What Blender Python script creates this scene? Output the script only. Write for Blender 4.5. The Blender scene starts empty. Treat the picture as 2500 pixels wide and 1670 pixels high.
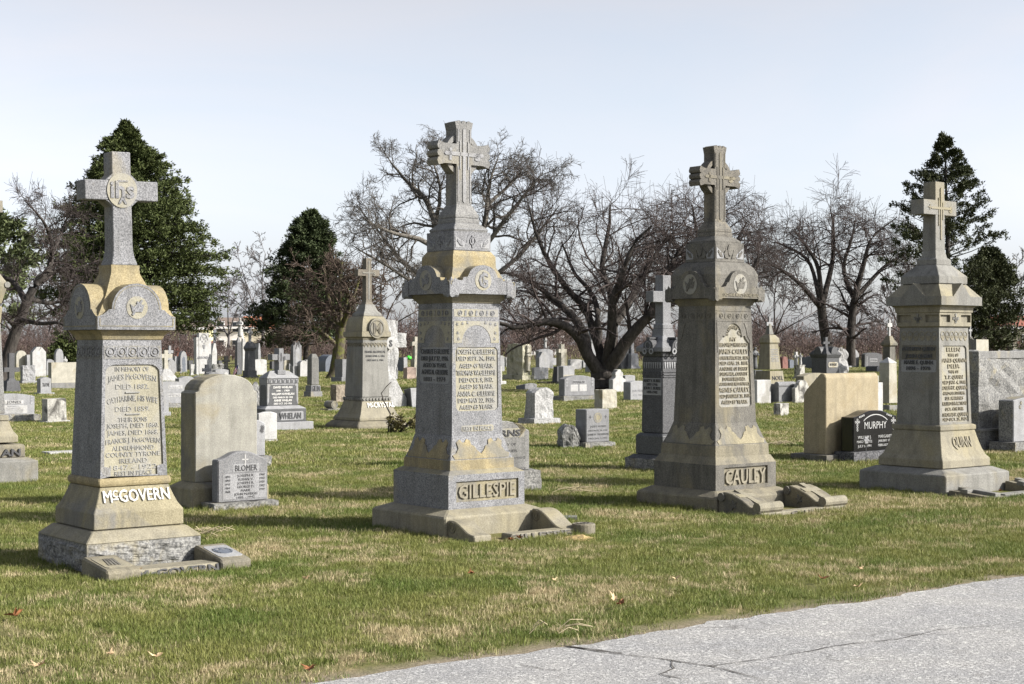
import bpy, bmesh, math, random
import numpy as np
from mathutils import Vector, Matrix, noise
from mathutils.geometry import tessellate_polygon
R = math.radians
SC = bpy.context.scene
COL = SC.collection
# ---------------------------------------------------------------- camera, sky, sun, exposure
F, CX, HY, EYE = 3819.0, 1250.0, 840.0, 1.6       # focal length, centre, horizon of the photograph (its own pixels), eye height
cam = bpy.data.cameras.new('camera'); cam.lens = 55.0; cam.sensor_width = 36.0; cam.clip_end = 4000; cam.clip_start = .1
camo = bpy.data.objects.new('camera', cam); COL.objects.link(camo)
camo.location = (0, 0, EYE); camo.rotation_euler = (R(90) + math.atan(5 / F), 0, 0)
SC.camera = camo
SUN_EL, SUN_AZ = 30.0, -11.0                        # elevation; azimuth counter-clockwise from +X
sd = Vector((math.cos(R(SUN_EL)) * math.cos(R(SUN_AZ)), math.cos(R(SUN_EL)) * math.sin(R(SUN_AZ)), math.sin(R(SUN_EL))))
sun = bpy.data.lights.new('sun', 'SUN'); sun.energy = 5.0; sun.angle = R(.5); sun.color = (1, .95, .87)
suno = bpy.data.objects.new('sun', sun); COL.objects.link(suno)
suno.rotation_euler = sd.to_track_quat('Z', 'Y').to_euler(); suno.location = (30, -20, 40)
W = bpy.data.worlds.new('World'); SC.world = W; W.use_nodes = True
wt = W.node_tree; wt.nodes.clear()
def wn(t): return wt.nodes.new(t)
sky = wn('ShaderNodeTexSky'); sky.sky_type = 'NISHITA'; sky.sun_disc = False
sky.sun_elevation = R(SUN_EL); sky.sun_rotation = R(90 - SUN_AZ); sky.altitude = 60
sky.air_density = 1.0; sky.dust_density = 1.9; sky.ozone_density = 1.3
tc = wn('ShaderNodeTexCoord'); mp = wn('ShaderNodeMapping'); mp.inputs['Scale'].default_value = (1.3, 1.3, 4.5)
nz = wn('ShaderNodeTexNoise'); nz.inputs['Scale'].default_value = 1.7; nz.inputs['Detail'].default_value = 7; nz.inputs['Roughness'].default_value = .55
nz.inputs['Distortion'].default_value = .6
rp = wn('ShaderNodeMapRange'); rp.inputs[1].default_value = .34; rp.inputs[2].default_value = .70; rp.inputs[3].default_value = .60; rp.inputs[4].default_value = 1.0
bwn = wn('ShaderNodeRGBToBW'); tn = wn('ShaderNodeMix'); tn.data_type = 'RGBA'; tn.blend_type = 'MULTIPLY'; tn.inputs[0].default_value = 1; tn.inputs[7].default_value = (1.15, 1.18, 1.29, 1)
mx = wn('ShaderNodeMix'); mx.data_type = 'RGBA'                     # thin high veil whitening the blue
bg = wn('ShaderNodeBackground'); bg.inputs['Strength'].default_value = .106
wo = wn('ShaderNodeOutputWorld')
L = wt.links.new
L(tc.outputs['Generated'], mp.inputs[0]); L(mp.outputs[0], nz.inputs['Vector']); L(nz.outputs[0], rp.inputs[0])
L(sky.outputs[0], bwn.inputs[0]); L(bwn.outputs[0], tn.inputs[6])
L(rp.outputs[0], mx.inputs[0]); L(sky.outputs[0], mx.inputs[6]); L(tn.outputs[2], mx.inputs[7]); L(mx.outputs[2], bg.inputs[0]); L(bg.outputs[0], wo.inputs[0])
SC.view_settings.view_transform = 'Standard'; SC.view_settings.look = 'None'; SC.view_settings.gamma = 1
SC.view_settings.exposure = 1.1; SC.view_settings.use_curve_mapping = False
SC.cycles.max_bounces = 5; SC.cycles.diffuse_bounces = 2; SC.cycles.glossy_bounces = 2; SC.cycles.transparent_max_bounces = 6

# ---------------------------------------------------------------- helpers
TH = R(38.5)                                       # the burial rows, the lane and every stone share this bearing
UX, UY = math.cos(TH), math.sin(TH)
U = Vector((UX, UY, 0)); V = Vector((-UY, UX, 0))
def depth(y): return F * EYE / (y - HY)
def gp(x, y):
    d = depth(y); return Vector(((x - CX) / F * d, d, 0))
def at(x, y, d): return Vector(((x - CX) / F * d, d, EYE - (y - HY) / F * d))

def tag(o, label, cat, group=None, kind=None):
    if label: o['label'] = label
    if cat: o['category'] = cat
    if group: o['group'] = group
    if kind: o['kind'] = kind
    return o
def thing(name, label, cat, loc=(0, 0, 0), rz=0.0, group=None, tilt=(0, 0)):
    o = bpy.data.objects.new(name, None); COL.objects.link(o)
    o.location = loc; o.rotation_euler = (tilt[0], tilt[1], rz); o.empty_display_size = .2
    return tag(o, label, cat, group)

class MB:
    def __init__(s): s.v = []; s.f = []; s.m = []
    def add(s, vs, fs, mi=0):
        b = len(s.v); s.v += [tuple(p) for p in vs]
        for f in fs: s.f.append(tuple(i + b for i in f)); s.m.append(mi)
    def box(s, x0, x1, y0, y1, z0, z1, mi=0):
        s.add([(x0, y0, z0), (x1, y0, z0), (x1, y1, z0), (x0, y1, z0), (x0, y0, z1), (x1, y0, z1), (x1, y1, z1), (x0, y1, z1)],
              [(0, 3, 2, 1), (4, 5, 6, 7), (0, 1, 5, 4), (1, 2, 6, 5), (2, 3, 7, 6), (3, 0, 4, 7)], mi)
    def stack(s, lv, skip=(), ay=None, mi=0, caps=True):
        """lv: (z, ax[, ay]) square rings from the bottom up; skip: (ring, side) faces left open (side 0 = -y, 3 = -x)"""
        b = len(s.v)
        for l in lv:
            z, a = l[0], l[1]; c = l[2] if len(l) > 2 else a
            s.v += [(-a, -c, z), (a, -c, z), (a, c, z), (-a, c, z)]
        for i in range(len(lv) - 1):
            for k in range(4):
                if (i, k) in skip: continue
                p = b + 4 * i; q = (k + 1) % 4
                s.f.append((p + k, p + q, p + 4 + q, p + 4 + k)); s.m.append(mi)
        if caps:
            s.f.append((b + 3, b + 2, b + 1, b)); e = b + 4 * (len(lv) - 1)
            s.f.append((e, e + 1, e + 2, e + 3)); s.m += [mi, mi]
    def prism(s, out, M, d0, d1, mi=0, ms=None):
        n = len(out); b = len(s.v)
        for d in (d0, d1): s.v += [tuple(M @ Vector((x, y, d))) for x, y in out]
        s.f.append(tuple(b + n + i for i in range(n))); s.m.append(mi)
        s.f.append(tuple(b + n - 1 - i for i in range(n))); s.m.append(mi)
        for i in range(n):
            j = (i + 1) % n
            s.f.append((b + i, b + j, b + n + j, b + n + i)); s.m.append(mi if ms is None else ms)
    def recess(s, M, outer, inner, dep, mi=0, mw=None, mf=None):
        """flat face with a sunk panel: ring, walls, floor"""
        mw = mi if mw is None else mw; mf = mw if mf is None else mf
        tri = tessellate_polygon([[Vector((x, y, 0)) for x, y in outer], [Vector((x, y, 0)) for x, y in inner]])
        pts = list(outer) + list(inner); b = len(s.v)
        s.v += [tuple(M @ Vector((x, y, 0))) for x, y in pts]
        for t in tri:
            a, c, d = [Vector(pts[i]) for i in t]
            w = (c - a).x * (d - a).y - (c - a).y * (d - a).x
            s.f.append(tuple(b + i for i in (t if w > 0 else t[::-1]))); s.m.append(mi)
        n = len(inner); b2 = len(s.v)
        for d in (0, -dep): s.v += [tuple(M @ Vector((x, y, d))) for x, y in inner]
        for i in range(n):
            j = (i + 1) % n
            s.f.append((b2 + i, b2 + j, b2 + n + j, b2 + n + i)[::-1]); s.m.append(mw)
        s.f.append(tuple(b2 + n + i for i in range(n))); s.m.append(mf)
    def tube(s, pts, rad, n=6, mi=0, cap=True):
        b = len(s.v); K = len(pts); pts = [Vector(p) for p in pts]
        for k in range(K):
            t = (pts[min(k + 1, K - 1)] - pts[max(k - 1, 0)]).normalized()
            ref = Vector((0, 0, 1)) if abs(t.z) < .9 else Vector((1, 0, 0))
            a = t.cross(ref).normalized(); c = t.cross(a)
            r = rad[k] if hasattr(rad, '__len__') else rad
            for i in range(n):
                g = 2 * math.pi * i / n
                s.v.append(tuple(pts[k] + a * (r * math.cos(g)) + c * (r * math.sin(g))))
        for k in range(K - 1):
            for i in range(n):
                j = (i + 1) % n; p = b + k * n
                s.f.append((p + i, p + n + i, p + n + j, p + j)); s.m.append(mi)
        if cap:
            s.f.append(tuple(b + i for i in range(n))); s.f.append(tuple(b + (K - 1) * n + n - 1 - i for i in range(n))); s.m += [mi, mi]
    def lathe(s, prof, n=12, cx=0, cy=0, sx=1, sy=1, mi=0):
        b = len(s.v); K = len(prof)
        for z, r in prof:
            for i in range(n):
                g = 2 * math.pi * i / n; s.v.append((cx + r * sx * math.cos(g), cy + r * sy * math.sin(g), z))
        for k in range(K - 1):
            for i in range(n):
                j = (i + 1) % n; p = b + k * n
                s.f.append((p + i, p + j, p + n + j, p + n + i)); s.m.append(mi)
        s.f.append(tuple(b + n - 1 - i for i in range(n))); s.f.append(tuple(b + (K - 1) * n + i for i in range(n))); s.m += [mi, mi]
    def ring(s, M, r0, r1, d0, d1, n=32, mi=0):
        b = len(s.v)
        for i in range(n):
            c, q = math.cos(2 * math.pi * i / n), math.sin(2 * math.pi * i / n)
            for r, d in ((r0, d0), (r1, d0), (r1, d1), (r0, d1)): s.v.append(tuple(M @ Vector((r * c, r * q, d))))
        for i in range(n):
            j = (i + 1) % n
            for k in range(4):
                l = (k + 1) % 4
                s.f.append((b + 4 * i + k, b + 4 * i + l, b + 4 * j + l, b + 4 * j + k)[::-1]); s.m.append(mi)
    def text(s, M, x, y, txt, h, w=None, d=.004, arch=0.0, mi=0, bold=.0, arc=None):
        """raised letters; (x, y) is the middle of the line in face coordinates, h cap height, w line width"""
        vs, fs, bw = glyphs(txt, bold)
        sy = h / .70; sx = sy if w is None else w / bw
        b = len(s.v)
        for p in vs:
            px, py, pz = p[0] * sx, (p[1] - .35) * sy, (d if p[2] > 0 else -.003)
            if arc:
                g = px / arc; q = Vector(((arc + py) * math.sin(g) + x, (arc + py) * math.cos(g) + y, pz))
            else: q = Vector((px + x, py + y - arch * (px / (w or 1) * 2) ** 2, pz))
            s.v.append(tuple(M @ q))
        for f in fs: s.f.append(tuple(i + b for i in f)); s.m.append(mi)
    def build(s, name, mats, parent=None, bevel=0, smooth=False):
        me = bpy.data.meshes.new(name)
        me.from_pydata(s.v, [], s.f)
        if not isinstance(mats, (list, tuple)): mats = [mats]
        for m in mats: me.materials.append(m)
        if any(s.m): me.polygons.foreach_set('material_index', s.m)
        if bevel:
            bm = bmesh.new(); bm.from_mesh(me)
            bmesh.ops.recalc_face_normals(bm, faces=bm.faces)
            es = [e for e in bm.edges if len(e.link_faces) == 2 and e.calc_face_angle(0) > .45]
            try: bmesh.ops.bevel(bm, geom=es, offset=bevel, offset_type='OFFSET', segments=1, affect='EDGES', clamp_overlap=True)
            except Exception: pass
            bm.to_mesh(me); bm.free()
        if smooth: me.polygons.foreach_set('use_smooth', [True] * len(me.polygons))
        me.update()
        o = bpy.data.objects.new(name, me); COL.objects.link(o)
        if parent: o.parent = parent
        return o
_gc = {}
def glyphs(txt, bold):
    k = (txt, bold)
    if k not in _gc:
        cu = bpy.data.curves.new('lettering', 'FONT'); cu.body = txt; cu.align_x = 'CENTER'; cu.extrude = .02; cu.resolution_u = 2; cu.offset = bold
        o = bpy.data.objects.new('lettering', cu); COL.objects.link(o)
        dg = bpy.context.evaluated_depsgraph_get()
        me = bpy.data.meshes.new_from_object(o.evaluated_get(dg))
        vs = [tuple(v.co) for v in me.vertices]; fs = [tuple(p.vertices) for p in me.polygons]
        x0 = min(v[0] for v in vs); x1 = max(v[0] for v in vs); m = (x0 + x1) / 2
        vs = [(v[0] - m, v[1], v[2]) for v in vs]
        bpy.data.objects.remove(o); bpy.data.curves.remove(cu); bpy.data.meshes.remove(me)
        _gc[k] = (vs, fs, x1 - x0)
    return _gc[k]
def frame(o, ex, ey):
    ex = Vector(ex).normalized(); ey = Vector(ey).normalized(); ez = ex.cross(ey)
    return Matrix(((ex.x, ey.x, ez.x, o[0]), (ex.y, ey.y, ez.y, o[1]), (ex.z, ey.z, ez.z, o[2]), (0, 0, 0, 1)))
def front(y, z=0): return frame((0, y, z), (1, 0, 0), (0, 0, 1))       # upright face looking along -y
def side(x, z=0): return frame((x, 0, z), (0, -1, 0), (0, 0, 1))       # upright face looking along -x
def face(z0, a0, z1, a1, left=False):
    """frame of the sloping face of a square tier: origin at its foot; returns frame, slant length"""
    ln = math.hypot(z1 - z0, a0 - a1)
    if left: return frame((-a0, 0, z0), (0, -1, 0), (a0 - a1, 0, z1 - z0)), ln
    return frame((0, -a0, z0), (1, 0, 0), (0, a0 - a1, z1 - z0)), ln
def arcpts(cx, cy, rx, ry, a0, a1, n):
    return [(cx + rx * math.cos(R(a0 + (a1 - a0) * i / n)), cy + ry * math.sin(R(a0 + (a1 - a0) * i / n))) for i in range(n + 1)]
def mirror(half):
    """half outline from the right foot up to the middle -> whole outline, counter-clockwise"""
    r = list(half); l = [(-x, y) for x, y in reversed(half) if abs(x) > 1e-6]
    return r + l

# ---------------------------------------------------------------- materials
_mats = {}
KS = .66                                            # weathered stone is a little darker than fresh
def newmat(name):
    m = bpy.data.materials.new(name); m.use_nodes = True; nt = m.node_tree
    return m, nt, nt.nodes['Principled BSDF']
def nd(nt, t, **k):
    n = nt.nodes.new(t)
    for a, b in k.items():
        if a in n.inputs: n.inputs[a].default_value = b
        else: setattr(n, a, b)
    return n
def mixc(nt, fac, a, b, mode='MIX'):
    n = nt.nodes.new('ShaderNodeMix'); n.data_type = 'RGBA'; n.blend_type = mode
    for i, x in ((0, fac), (6, a), (7, b)):
        if hasattr(x, 'is_output'): nt.links.new(x, n.inputs[i])
        elif i == 0: n.inputs[0].default_value = x
        else: n.inputs[i].default_value = (*x, 1) if len(x) == 3 else x
    return n.outputs[2]
def rng_(nt, src, a, b, c=0., d=1.):
    n = nt.nodes.new('ShaderNodeMapRange'); nt.links.new(src, n.inputs[0])
    for i, x in enumerate((a, b, c, d)): n.inputs[i + 1].default_value = x
    return n.outputs[0]
def noise_(nt, scale, detail=3, rough=.55, sz=None, pos=None, dist=0):
    if pos is None: pos = nt.nodes.new('ShaderNodeNewGeometry').outputs['Position']
    if sz:
        m = nt.nodes.new('ShaderNodeMapping'); m.inputs['Scale'].default_value = sz; nt.links.new(pos, m.inputs[0]); pos = m.outputs[0]
    n = nt.nodes.new('ShaderNodeTexNoise'); n.inputs['Scale'].default_value = scale; n.inputs['Detail'].default_value = detail
    n.inputs['Roughness'].default_value = rough; n.inputs['Distortion'].default_value = dist
    nt.links.new(pos, n.inputs['Vector']); return n.outputs[0]
def stone(name, c1, c2, speck=90, stain=None, amt=.4, ss=2.2, grime=.25, rough=.85, bump=.25, gcol=(.05, .048, .043)):
    """weathered stone: speckle c1-c2, patches of lichen or rust stain, dark vertical run-off streaks"""
    if name in _mats: return _mats[name]
    m, nt, bs = newmat(name)
    pos = nt.nodes.new('ShaderNodeNewGeometry').outputs['Position']
    sp = rng_(nt, noise_(nt, speck, 3, .8, pos=pos), .40, .60)
    c1, c2 = [x * KS for x in c1], [x * KS for x in c2]; stain = [x * KS for x in stain] if stain else None
    col = mixc(nt, sp, c1, c2)
    col = mixc(nt, .8, col, mixc(nt, rng_(nt, noise_(nt, 6, 5, .6, pos=pos), .3, .7), (.78, .78, .78), (1.12, 1.12, 1.12)), 'MULTIPLY')
    if stain:
        s = rng_(nt, noise_(nt, ss, 6, .62, sz=(1, 1, .75), pos=pos, dist=.5), .62 - amt * .35, .76 - amt * .35)
        col = mixc(nt, s, col, mixc(nt, sp, [x * .82 for x in stain], [min(1, x * 1.12) for x in stain]))
    if grime:
        g = rng_(nt, noise_(nt, 3.6, 6, .68, sz=(2.6, 2.6, .30), pos=pos), .47, .72, 0, grime)
        col = mixc(nt, g, col, gcol)
    nt.links.new(col, bs.inputs['Base Color']); bs.inputs['Roughness'].default_value = rough
    bs.inputs['Specular IOR Level'].default_value = .3
    if bump:
        b = nt.nodes.new('ShaderNodeBump'); b.inputs['Strength'].default_value = bump; b.inputs['Distance'].default_value = .01
        nt.links.new(noise_(nt, speck * .55, 4, .7, pos=pos), b.inputs['Height']); nt.links.new(b.outputs[0], bs.inputs['Normal'])
    _mats[name] = m; return m
def plain(name, c, rough=.7, var=.25, scale=8, spec=.3):
    if name in _mats: return _mats[name]
    m, nt, bs = newmat(name)
    k = rng_(nt, noise_(nt, scale, 4), .3, .7)
    nt.links.new(mixc(nt, k, [x * (1 - var) for x in c], [x * (1 + var) for x in c]), bs.inputs['Base Color'])
    bs.inputs['Roughness'].default_value = rough; bs.inputs['Specular IOR Level'].default_value = spec
    _mats[name] = m; return m
GRAN = stone('grey granite', (.125, .128, .136), (.36, .361, .372), 100, (.33, .30, .23), .16, 2.2, .42)
OCHRE = stone('ochre lichen stain', (.265, .215, .115), (.43, .36, .21), 100, (.22, .205, .165), .28, 2.6, .45)
GRAND = stone('weathered granite', (.14, .14, .138), (.33, .325, .31), 100, (.31, .28, .205), .30, 2.2, .48)
TAN = stone('ochre stained granite', (.235, .207, .132), (.385, .342, .225), 110, (.21, .20, .175), .40, 2.6, .5)
PANEL = stone('sunk panel stain', (.30, .28, .205), (.43, .40, .305), 110, (.33, .32, .29), .50, 3.2, .22)
PANELD = stone('grey panel', (.27, .275, .285), (.42, .42, .42), 110, None, grime=.1)
SAND = stone('brown sandstone granite', (.115, .11, .096), (.215, .202, .175), 80, (.22, .195, .135), .25, 1.8, .7, gcol=(.035, .033, .03))
SANDT = stone('tan sandstone', (.20, .178, .125), (.30, .27, .195), 80, (.15, .14, .118), .42, 2.2, .5)
BUFF = stone('buff granite', (.245, .222, .162), (.355, .325, .245), 85, (.31, .275, .18), .35, 1.7, .46)
BUFFG = stone('grey buff granite', (.20, .197, .18), (.31, .302, .275), 85, (.28, .255, .19), .25, 1.7, .5)
ROCK = stone('rock faced granite', (.12, .12, .118), (.36, .355, .335), 40, (.33, .29, .19), .2, 3, .5, bump=.8)
LGRAN = stone('pale grey granite', (.24, .244, .255), (.42, .42, .425), 110, (.30, .295, .28), .2, 3, .25)
MGRAN = stone('mid grey granite', (.15, .153, .162), (.32, .32, .325), 110, None, grime=.28)
PBUFF = stone('pale buff granite', (.285, .275, .235), (.41, .40, .35), 120, (.33, .29, .20), .18, 2, .3)
WHITE = stone('white marble', (.44, .436, .425), (.56, .555, .545), 50, (.34, .33, .30), .22, 3, .3, gcol=(.16, .155, .145))
CREAM = stone('cream marble', (.38, .36, .30), (.50, .475, .40), 50, (.34, .30, .21), .3, 2, .25, gcol=(.14, .13, .10))
ROUGHM = stone('rough white marble', (.27, .27, .266), (.52, .515, .505), 35, (.30, .29, .27), .2, 4, .35, bump=.7)
DGRAN = stone('dark granite', (.035, .038, .042), (.14, .142, .145), 100, None, grime=.1, rough=.55)
DGREY = stone('dark grey granite', (.035, .037, .042), (.17, .17, .175), 110, None, grime=.2)
SLATE = stone('blue grey granite', (.10, .115, .145), (.17, .19, .225), 90, None, grime=.1, rough=.5)
BLACK = stone('polished black granite', (.006, .006, .007), (.016, .016, .017), 120, None, grime=0, rough=.16, bump=0)
REDG = stone('red granite', (.16, .06, .045), (.27, .11, .085), 90, None, grime=.15, rough=.5)
PINK = stone('pink granite', (.42, .31, .25), (.58, .45, .38), 90, None, grime=.12)
BROWN = stone('brown stone', (.20, .165, .125), (.40, .34, .265), 30, (.15, .12, .09), .3, 4, .4, bump=.6)
WEATH = stone('stained marble', (.40, .39, .35), (.62, .60, .55), 40, (.10, .095, .085), .42, 4.5, .6)
LET = plain('dark carved lettering', (.06, .06, .062), .9)
LETD = plain('dull white engraving', (.33, .33, .325), .8, .1)
LETW = plain('white lettering', (.64, .63, .60), .8, .06)
LETG = stone('grey raised lettering', (.27, .268, .255), (.40, .395, .375), 120, None, grime=0, bump=0)
LETT = plain('tan raised lettering', (.185, .168, .128), .9, .2, 20)
LETP = plain('faint lettering', (.24, .24, .25), .9)
# ---------------------------------------------------------------- ground, lane, lawn
RA = gp(800, 1670); RB = gp(2500, 1410)
RD = (RB - RA).normalized(); RN = Vector((-RD.y, RD.x, 0))      # along the lane edge; from the lane into the lawn
def edge_dist(x, y): return (x - RA.x) * RN.x + (y - RA.y) * RN.y
def edge_wob(s): return .085 * noise.noise((s * 1.1, 3.7, 0)) + .05 * noise.noise((s * 4.1, 9.2, 0)) + .03 * noise.noise((s * 13.1, 2.2, 0))
def lawn_patch(nt, pos):
    a = noise_(nt, .8, 6, .68, sz=(1, 1, 0), pos=pos, dist=.5); b = noise_(nt, 4.3, 5, .7, sz=(1, 1, 0), pos=pos)
    ad = nt.nodes.new('ShaderNodeMath'); ad.operation = 'MULTIPLY_ADD'; ad.inputs[1].default_value = .75
    nt.links.new(b, ad.inputs[0]); nt.links.new(a, ad.inputs[2])
    return rng_(nt, ad.outputs[0], .86, 1.10)
def ground_mat():
    m, nt, bs = newmat('lawn soil')
    pos = nt.nodes.new('ShaderNodeNewGeometry').outputs['Position']
    f = lawn_patch(nt, pos)
    g = mixc(nt, rng_(nt, noise_(nt, 60, 3, .7, pos=pos), .3, .7), (.052, .062, .016), (.14, .135, .05))
    s = mixc(nt, rng_(nt, noise_(nt, 70, 3, .7, pos=pos), .3, .7), (.13, .10, .055), (.31, .25, .145))
    col = mixc(nt, f, g, s)
    d = nt.nodes.new('ShaderNodeVectorMath'); d.operation = 'DOT_PRODUCT'; d.inputs[1].default_value = RN
    nt.links.new(pos, d.inputs[0])
    o = nt.nodes.new('ShaderNodeMath'); o.operation = 'SUBTRACT'; o.inputs[1].default_value = RA.dot(RN); nt.links.new(d.outputs['Value'], o.inputs[0])
    nz2 = nt.nodes.new('ShaderNodeMath'); nz2.operation = 'MULTIPLY_ADD'; nz2.inputs[1].default_value = .5; nt.links.new(noise_(nt, 2.5, 4, pos=pos), nz2.inputs[0]); nt.links.new(o.outputs[0], nz2.inputs[2])
    k = rng_(nt, nz2.outputs[0], .30, .52, 1, 0)
    soil = mixc(nt, rng_(nt, noise_(nt, 45, 4, .7, pos=pos), .3, .7), (.10, .08, .055), (.27, .23, .17))
    nt.links.new(mixc(nt, k, col, soil), bs.inputs['Base Color']); bs.inputs['Roughness'].default_value = .95; bs.inputs['Specular IOR Level'].default_value = .1
    b = nt.nodes.new('ShaderNodeBump'); b.inputs['Strength'].default_value = .6; b.inputs['Distance'].default_value = .03
    nt.links.new(noise_(nt, 25, 5, .7, pos=pos), b.inputs['Height']); nt.links.new(b.outputs[0], bs.inputs['Normal'])
    return m
g = MB(); g.add([(-900, -40, 0), (900, -40, 0), (900, 2200, 0), (-900, 2200, 0)], [(0, 1, 2, 3)])
go = g.build('ground', ground_mat()); tag(go, None, None, kind='structure')

def road_mat():
    m, nt, bs = newmat('worn asphalt')
    pos = nt.nodes.new('ShaderNodeNewGeometry').outputs['Position']
    col = mixc(nt, rng_(nt, noise_(nt, 85, 4, .85, pos=pos), .40, .60), (.15, .15, .152), (.385, .38, .37))
    col = mixc(nt, rng_(nt, noise_(nt, 48, 2, .6, pos=pos), .56, .62), col, (.45, .445, .43))
    col = mixc(nt, rng_(nt, noise_(nt, 70, 2, .6, pos=pos), .60, .66), col, (.075, .075, .08))
    col = mixc(nt, .8, col, mixc(nt, rng_(nt, noise_(nt, 1.3, 5, .6, pos=pos), .3, .7), (.74, .75, .78), (1.12, 1.10, 1.06)), 'MULTIPLY')
    col = mixc(nt, rng_(nt, noise_(nt, 5, 5, .7, pos=pos), .58, .75, 0, .5), col, (.15, .14, .12))
    vo = nt.nodes.new('ShaderNodeTexVoronoi'); vo.feature = 'DISTANCE_TO_EDGE'; vo.inputs['Scale'].default_value = .42
    ds = nt.nodes.new('ShaderNodeVectorMath'); ds.operation = 'ADD'
    nn = nt.nodes.new('ShaderNodeTexNoise'); nn.inputs['Scale'].default_value = 2.2; nn.inputs['Detail'].default_value = 6; nt.links.new(pos, nn.inputs['Vector'])
    sc = nt.nodes.new('ShaderNodeVectorMath'); sc.operation = 'SCALE'; sc.inputs['Scale'].default_value = .7; nt.links.new(nn.outputs['Color'], sc.inputs[0])
    nt.links.new(pos, ds.inputs[0]); nt.links.new(sc.outputs[0], ds.inputs[1]); nt.links.new(ds.outputs[0], vo.inputs['Vector'])
    ck = mixc(nt, rng_(nt, noise_(nt, 1.5, 3, pos=pos), .45, .6), (0, 0, 0), (1, 1, 1))
    mu = nt.nodes.new('ShaderNodeMath'); mu.operation = 'MULTIPLY'
    nt.links.new(rng_(nt, vo.outputs['Distance'], .0, .006, .55, 0), mu.inputs[0]); nt.links.new(ck, mu.inputs[1])
    col = mixc(nt, mu.outputs[0], col, (.07, .065, .06))
    nt.links.new(col, bs.inputs['Base Color']); bs.inputs['Roughness'].default_value = .9; bs.inputs['Specular IOR Level'].default_value = .2
    b = nt.nodes.new('ShaderNodeBump'); b.inputs['Strength'].default_value = .9; b.inputs['Distance'].default_value = .008
    nt.links.new(noise_(nt, 70, 4, .8, pos=pos), b.inputs['Height']); nt.links.new(b.outputs[0], bs.inputs['Normal'])
    return m
rd = MB(); n = 420; vs = []; fs = []
for i in range(n):
    s = -9 + i * .07 if i < n - 1 else 90
    p = RA + RD * s + RN * edge_wob(s); q = RA + RD * s - RN * 4.4
    vs += [(p.x, p.y, -.01), (p.x, p.y, .012), (q.x, q.y, .012)]
    if i: a = 3 * i; fs += [(a - 3, a - 2, a + 1, a), (a - 2, a - 1, a + 2, a + 1)]
rd.add(vs, [f[::-1] for f in fs])
road = rd.build('road', road_mat()); tag(road, None, None, kind='structure')
CRK = plain('crack dirt', (.045, .04, .034), .95, .4, 30)
def crack(px, w, seed):
    rnd = random.Random(seed); c = MB(); pts = []
    P = [gp(*p) for p in px]
    for a, b in zip(P, P[1:]):
        m = max(3, int((b - a).length / .05))
        for i in range(m): pts.append(a.lerp(b, i / m))
    pts.append(P[-1]); vs = []; fs = []; off = Vector((0, 0, 0))
    for i, p in enumerate(pts):
        off = off * .9 + Vector((rnd.uniform(-1, 1), rnd.uniform(-1, 1), 0)) * .008
        t = (pts[min(i + 1, len(pts) - 1)] - pts[max(i - 1, 0)]).normalized(); nn = Vector((-t.y, t.x, 0))
        ww = w * rnd.uniform(.35, 1.5) * min(1, 4 * (1 - i / len(pts)) + .1); q = p + off
        vs += [(q + nn * ww)[:2] + (.016,), (q - nn * ww)[:2] + (.016,)]
        if i: fs.append((2 * i - 2, 2 * i - 1, 2 * i + 1, 2 * i))
    c.add(vs, fs); c.build('crack', CRK, road)
crack([(1370, 1582), (1420, 1590), (1500, 1602), (1600, 1612), (1735, 1634), (1800, 1650), (1880, 1672)], .006, 1)
crack([(1735, 1634), (1900, 1610), (2050, 1583), (2190, 1568), (2300, 1545), (2500, 1525)], .0035, 2)
crack([(1640, 1618), (1650, 1640), (1620, 1655), (1690, 1668)], .004, 3)
crack([(1270, 1628), (1330, 1640), (1370, 1643)], .003, 4)
crack([(1380, 1585), (1440, 1592), (1520, 1602)], .010, 5)

FOOT = []                                           # footprints the lawn keeps clear of: centre, half sizes, bearing
def foot(c, hx, hy, th=TH): FOOT.append((c[0], c[1], hx, hy, math.cos(th), math.sin(th)))

def blade_mat():
    m, nt, bs = newmat('grass blades')
    pos = nt.nodes.new('ShaderNodeNewGeometry').outputs['Position']
    f = lawn_patch(nt, pos)
    at_ = nt.nodes.new('ShaderNodeAttribute'); at_.attribute_name = 'tone'
    r = at_.outputs['Fac']
    ad = nt.nodes.new('ShaderNodeMath'); ad.operation = 'MULTIPLY_ADD'; ad.inputs[1].default_value = .75; nt.links.new(r, ad.inputs[0]); nt.links.new(f, ad.inputs[2])
    k = rng_(nt, ad.outputs[0], .64, 1.08)
    gn = mixc(nt, r, (.095, .112, .022), (.235, .235, .072))
    gn = mixc(nt, rng_(nt, noise_(nt, .9, 3, sz=(1, 1, 0), pos=pos), .4, .68), gn, mixc(nt, r, (.050, .085, .012), (.135, .175, .038)))
    st = mixc(nt, r, (.24, .19, .10), (.50, .42, .26))
    nt.links.new(mixc(nt, k, gn, st), bs.inputs['Base Color']); bs.inputs['Roughness'].default_value = .6; bs.inputs['Specular IOR Level'].default_value = .25
    tr = nt.nodes.new('ShaderNodeBsdfTranslucent'); nt.links.new(mixc(nt, k, gn, st), tr.inputs['Color'])
    ms = nt.nodes.new('ShaderNodeMixShader'); ms.inputs[0].default_value = .25
    nt.links.new(bs.outputs[0], ms.inputs[1]); nt.links.new(tr.outputs[0], ms.inputs[2]); nt.links.new(ms.outputs[0], nt.nodes['Material Output'].inputs[0])
    return m
BL = blade_mat()
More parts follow.
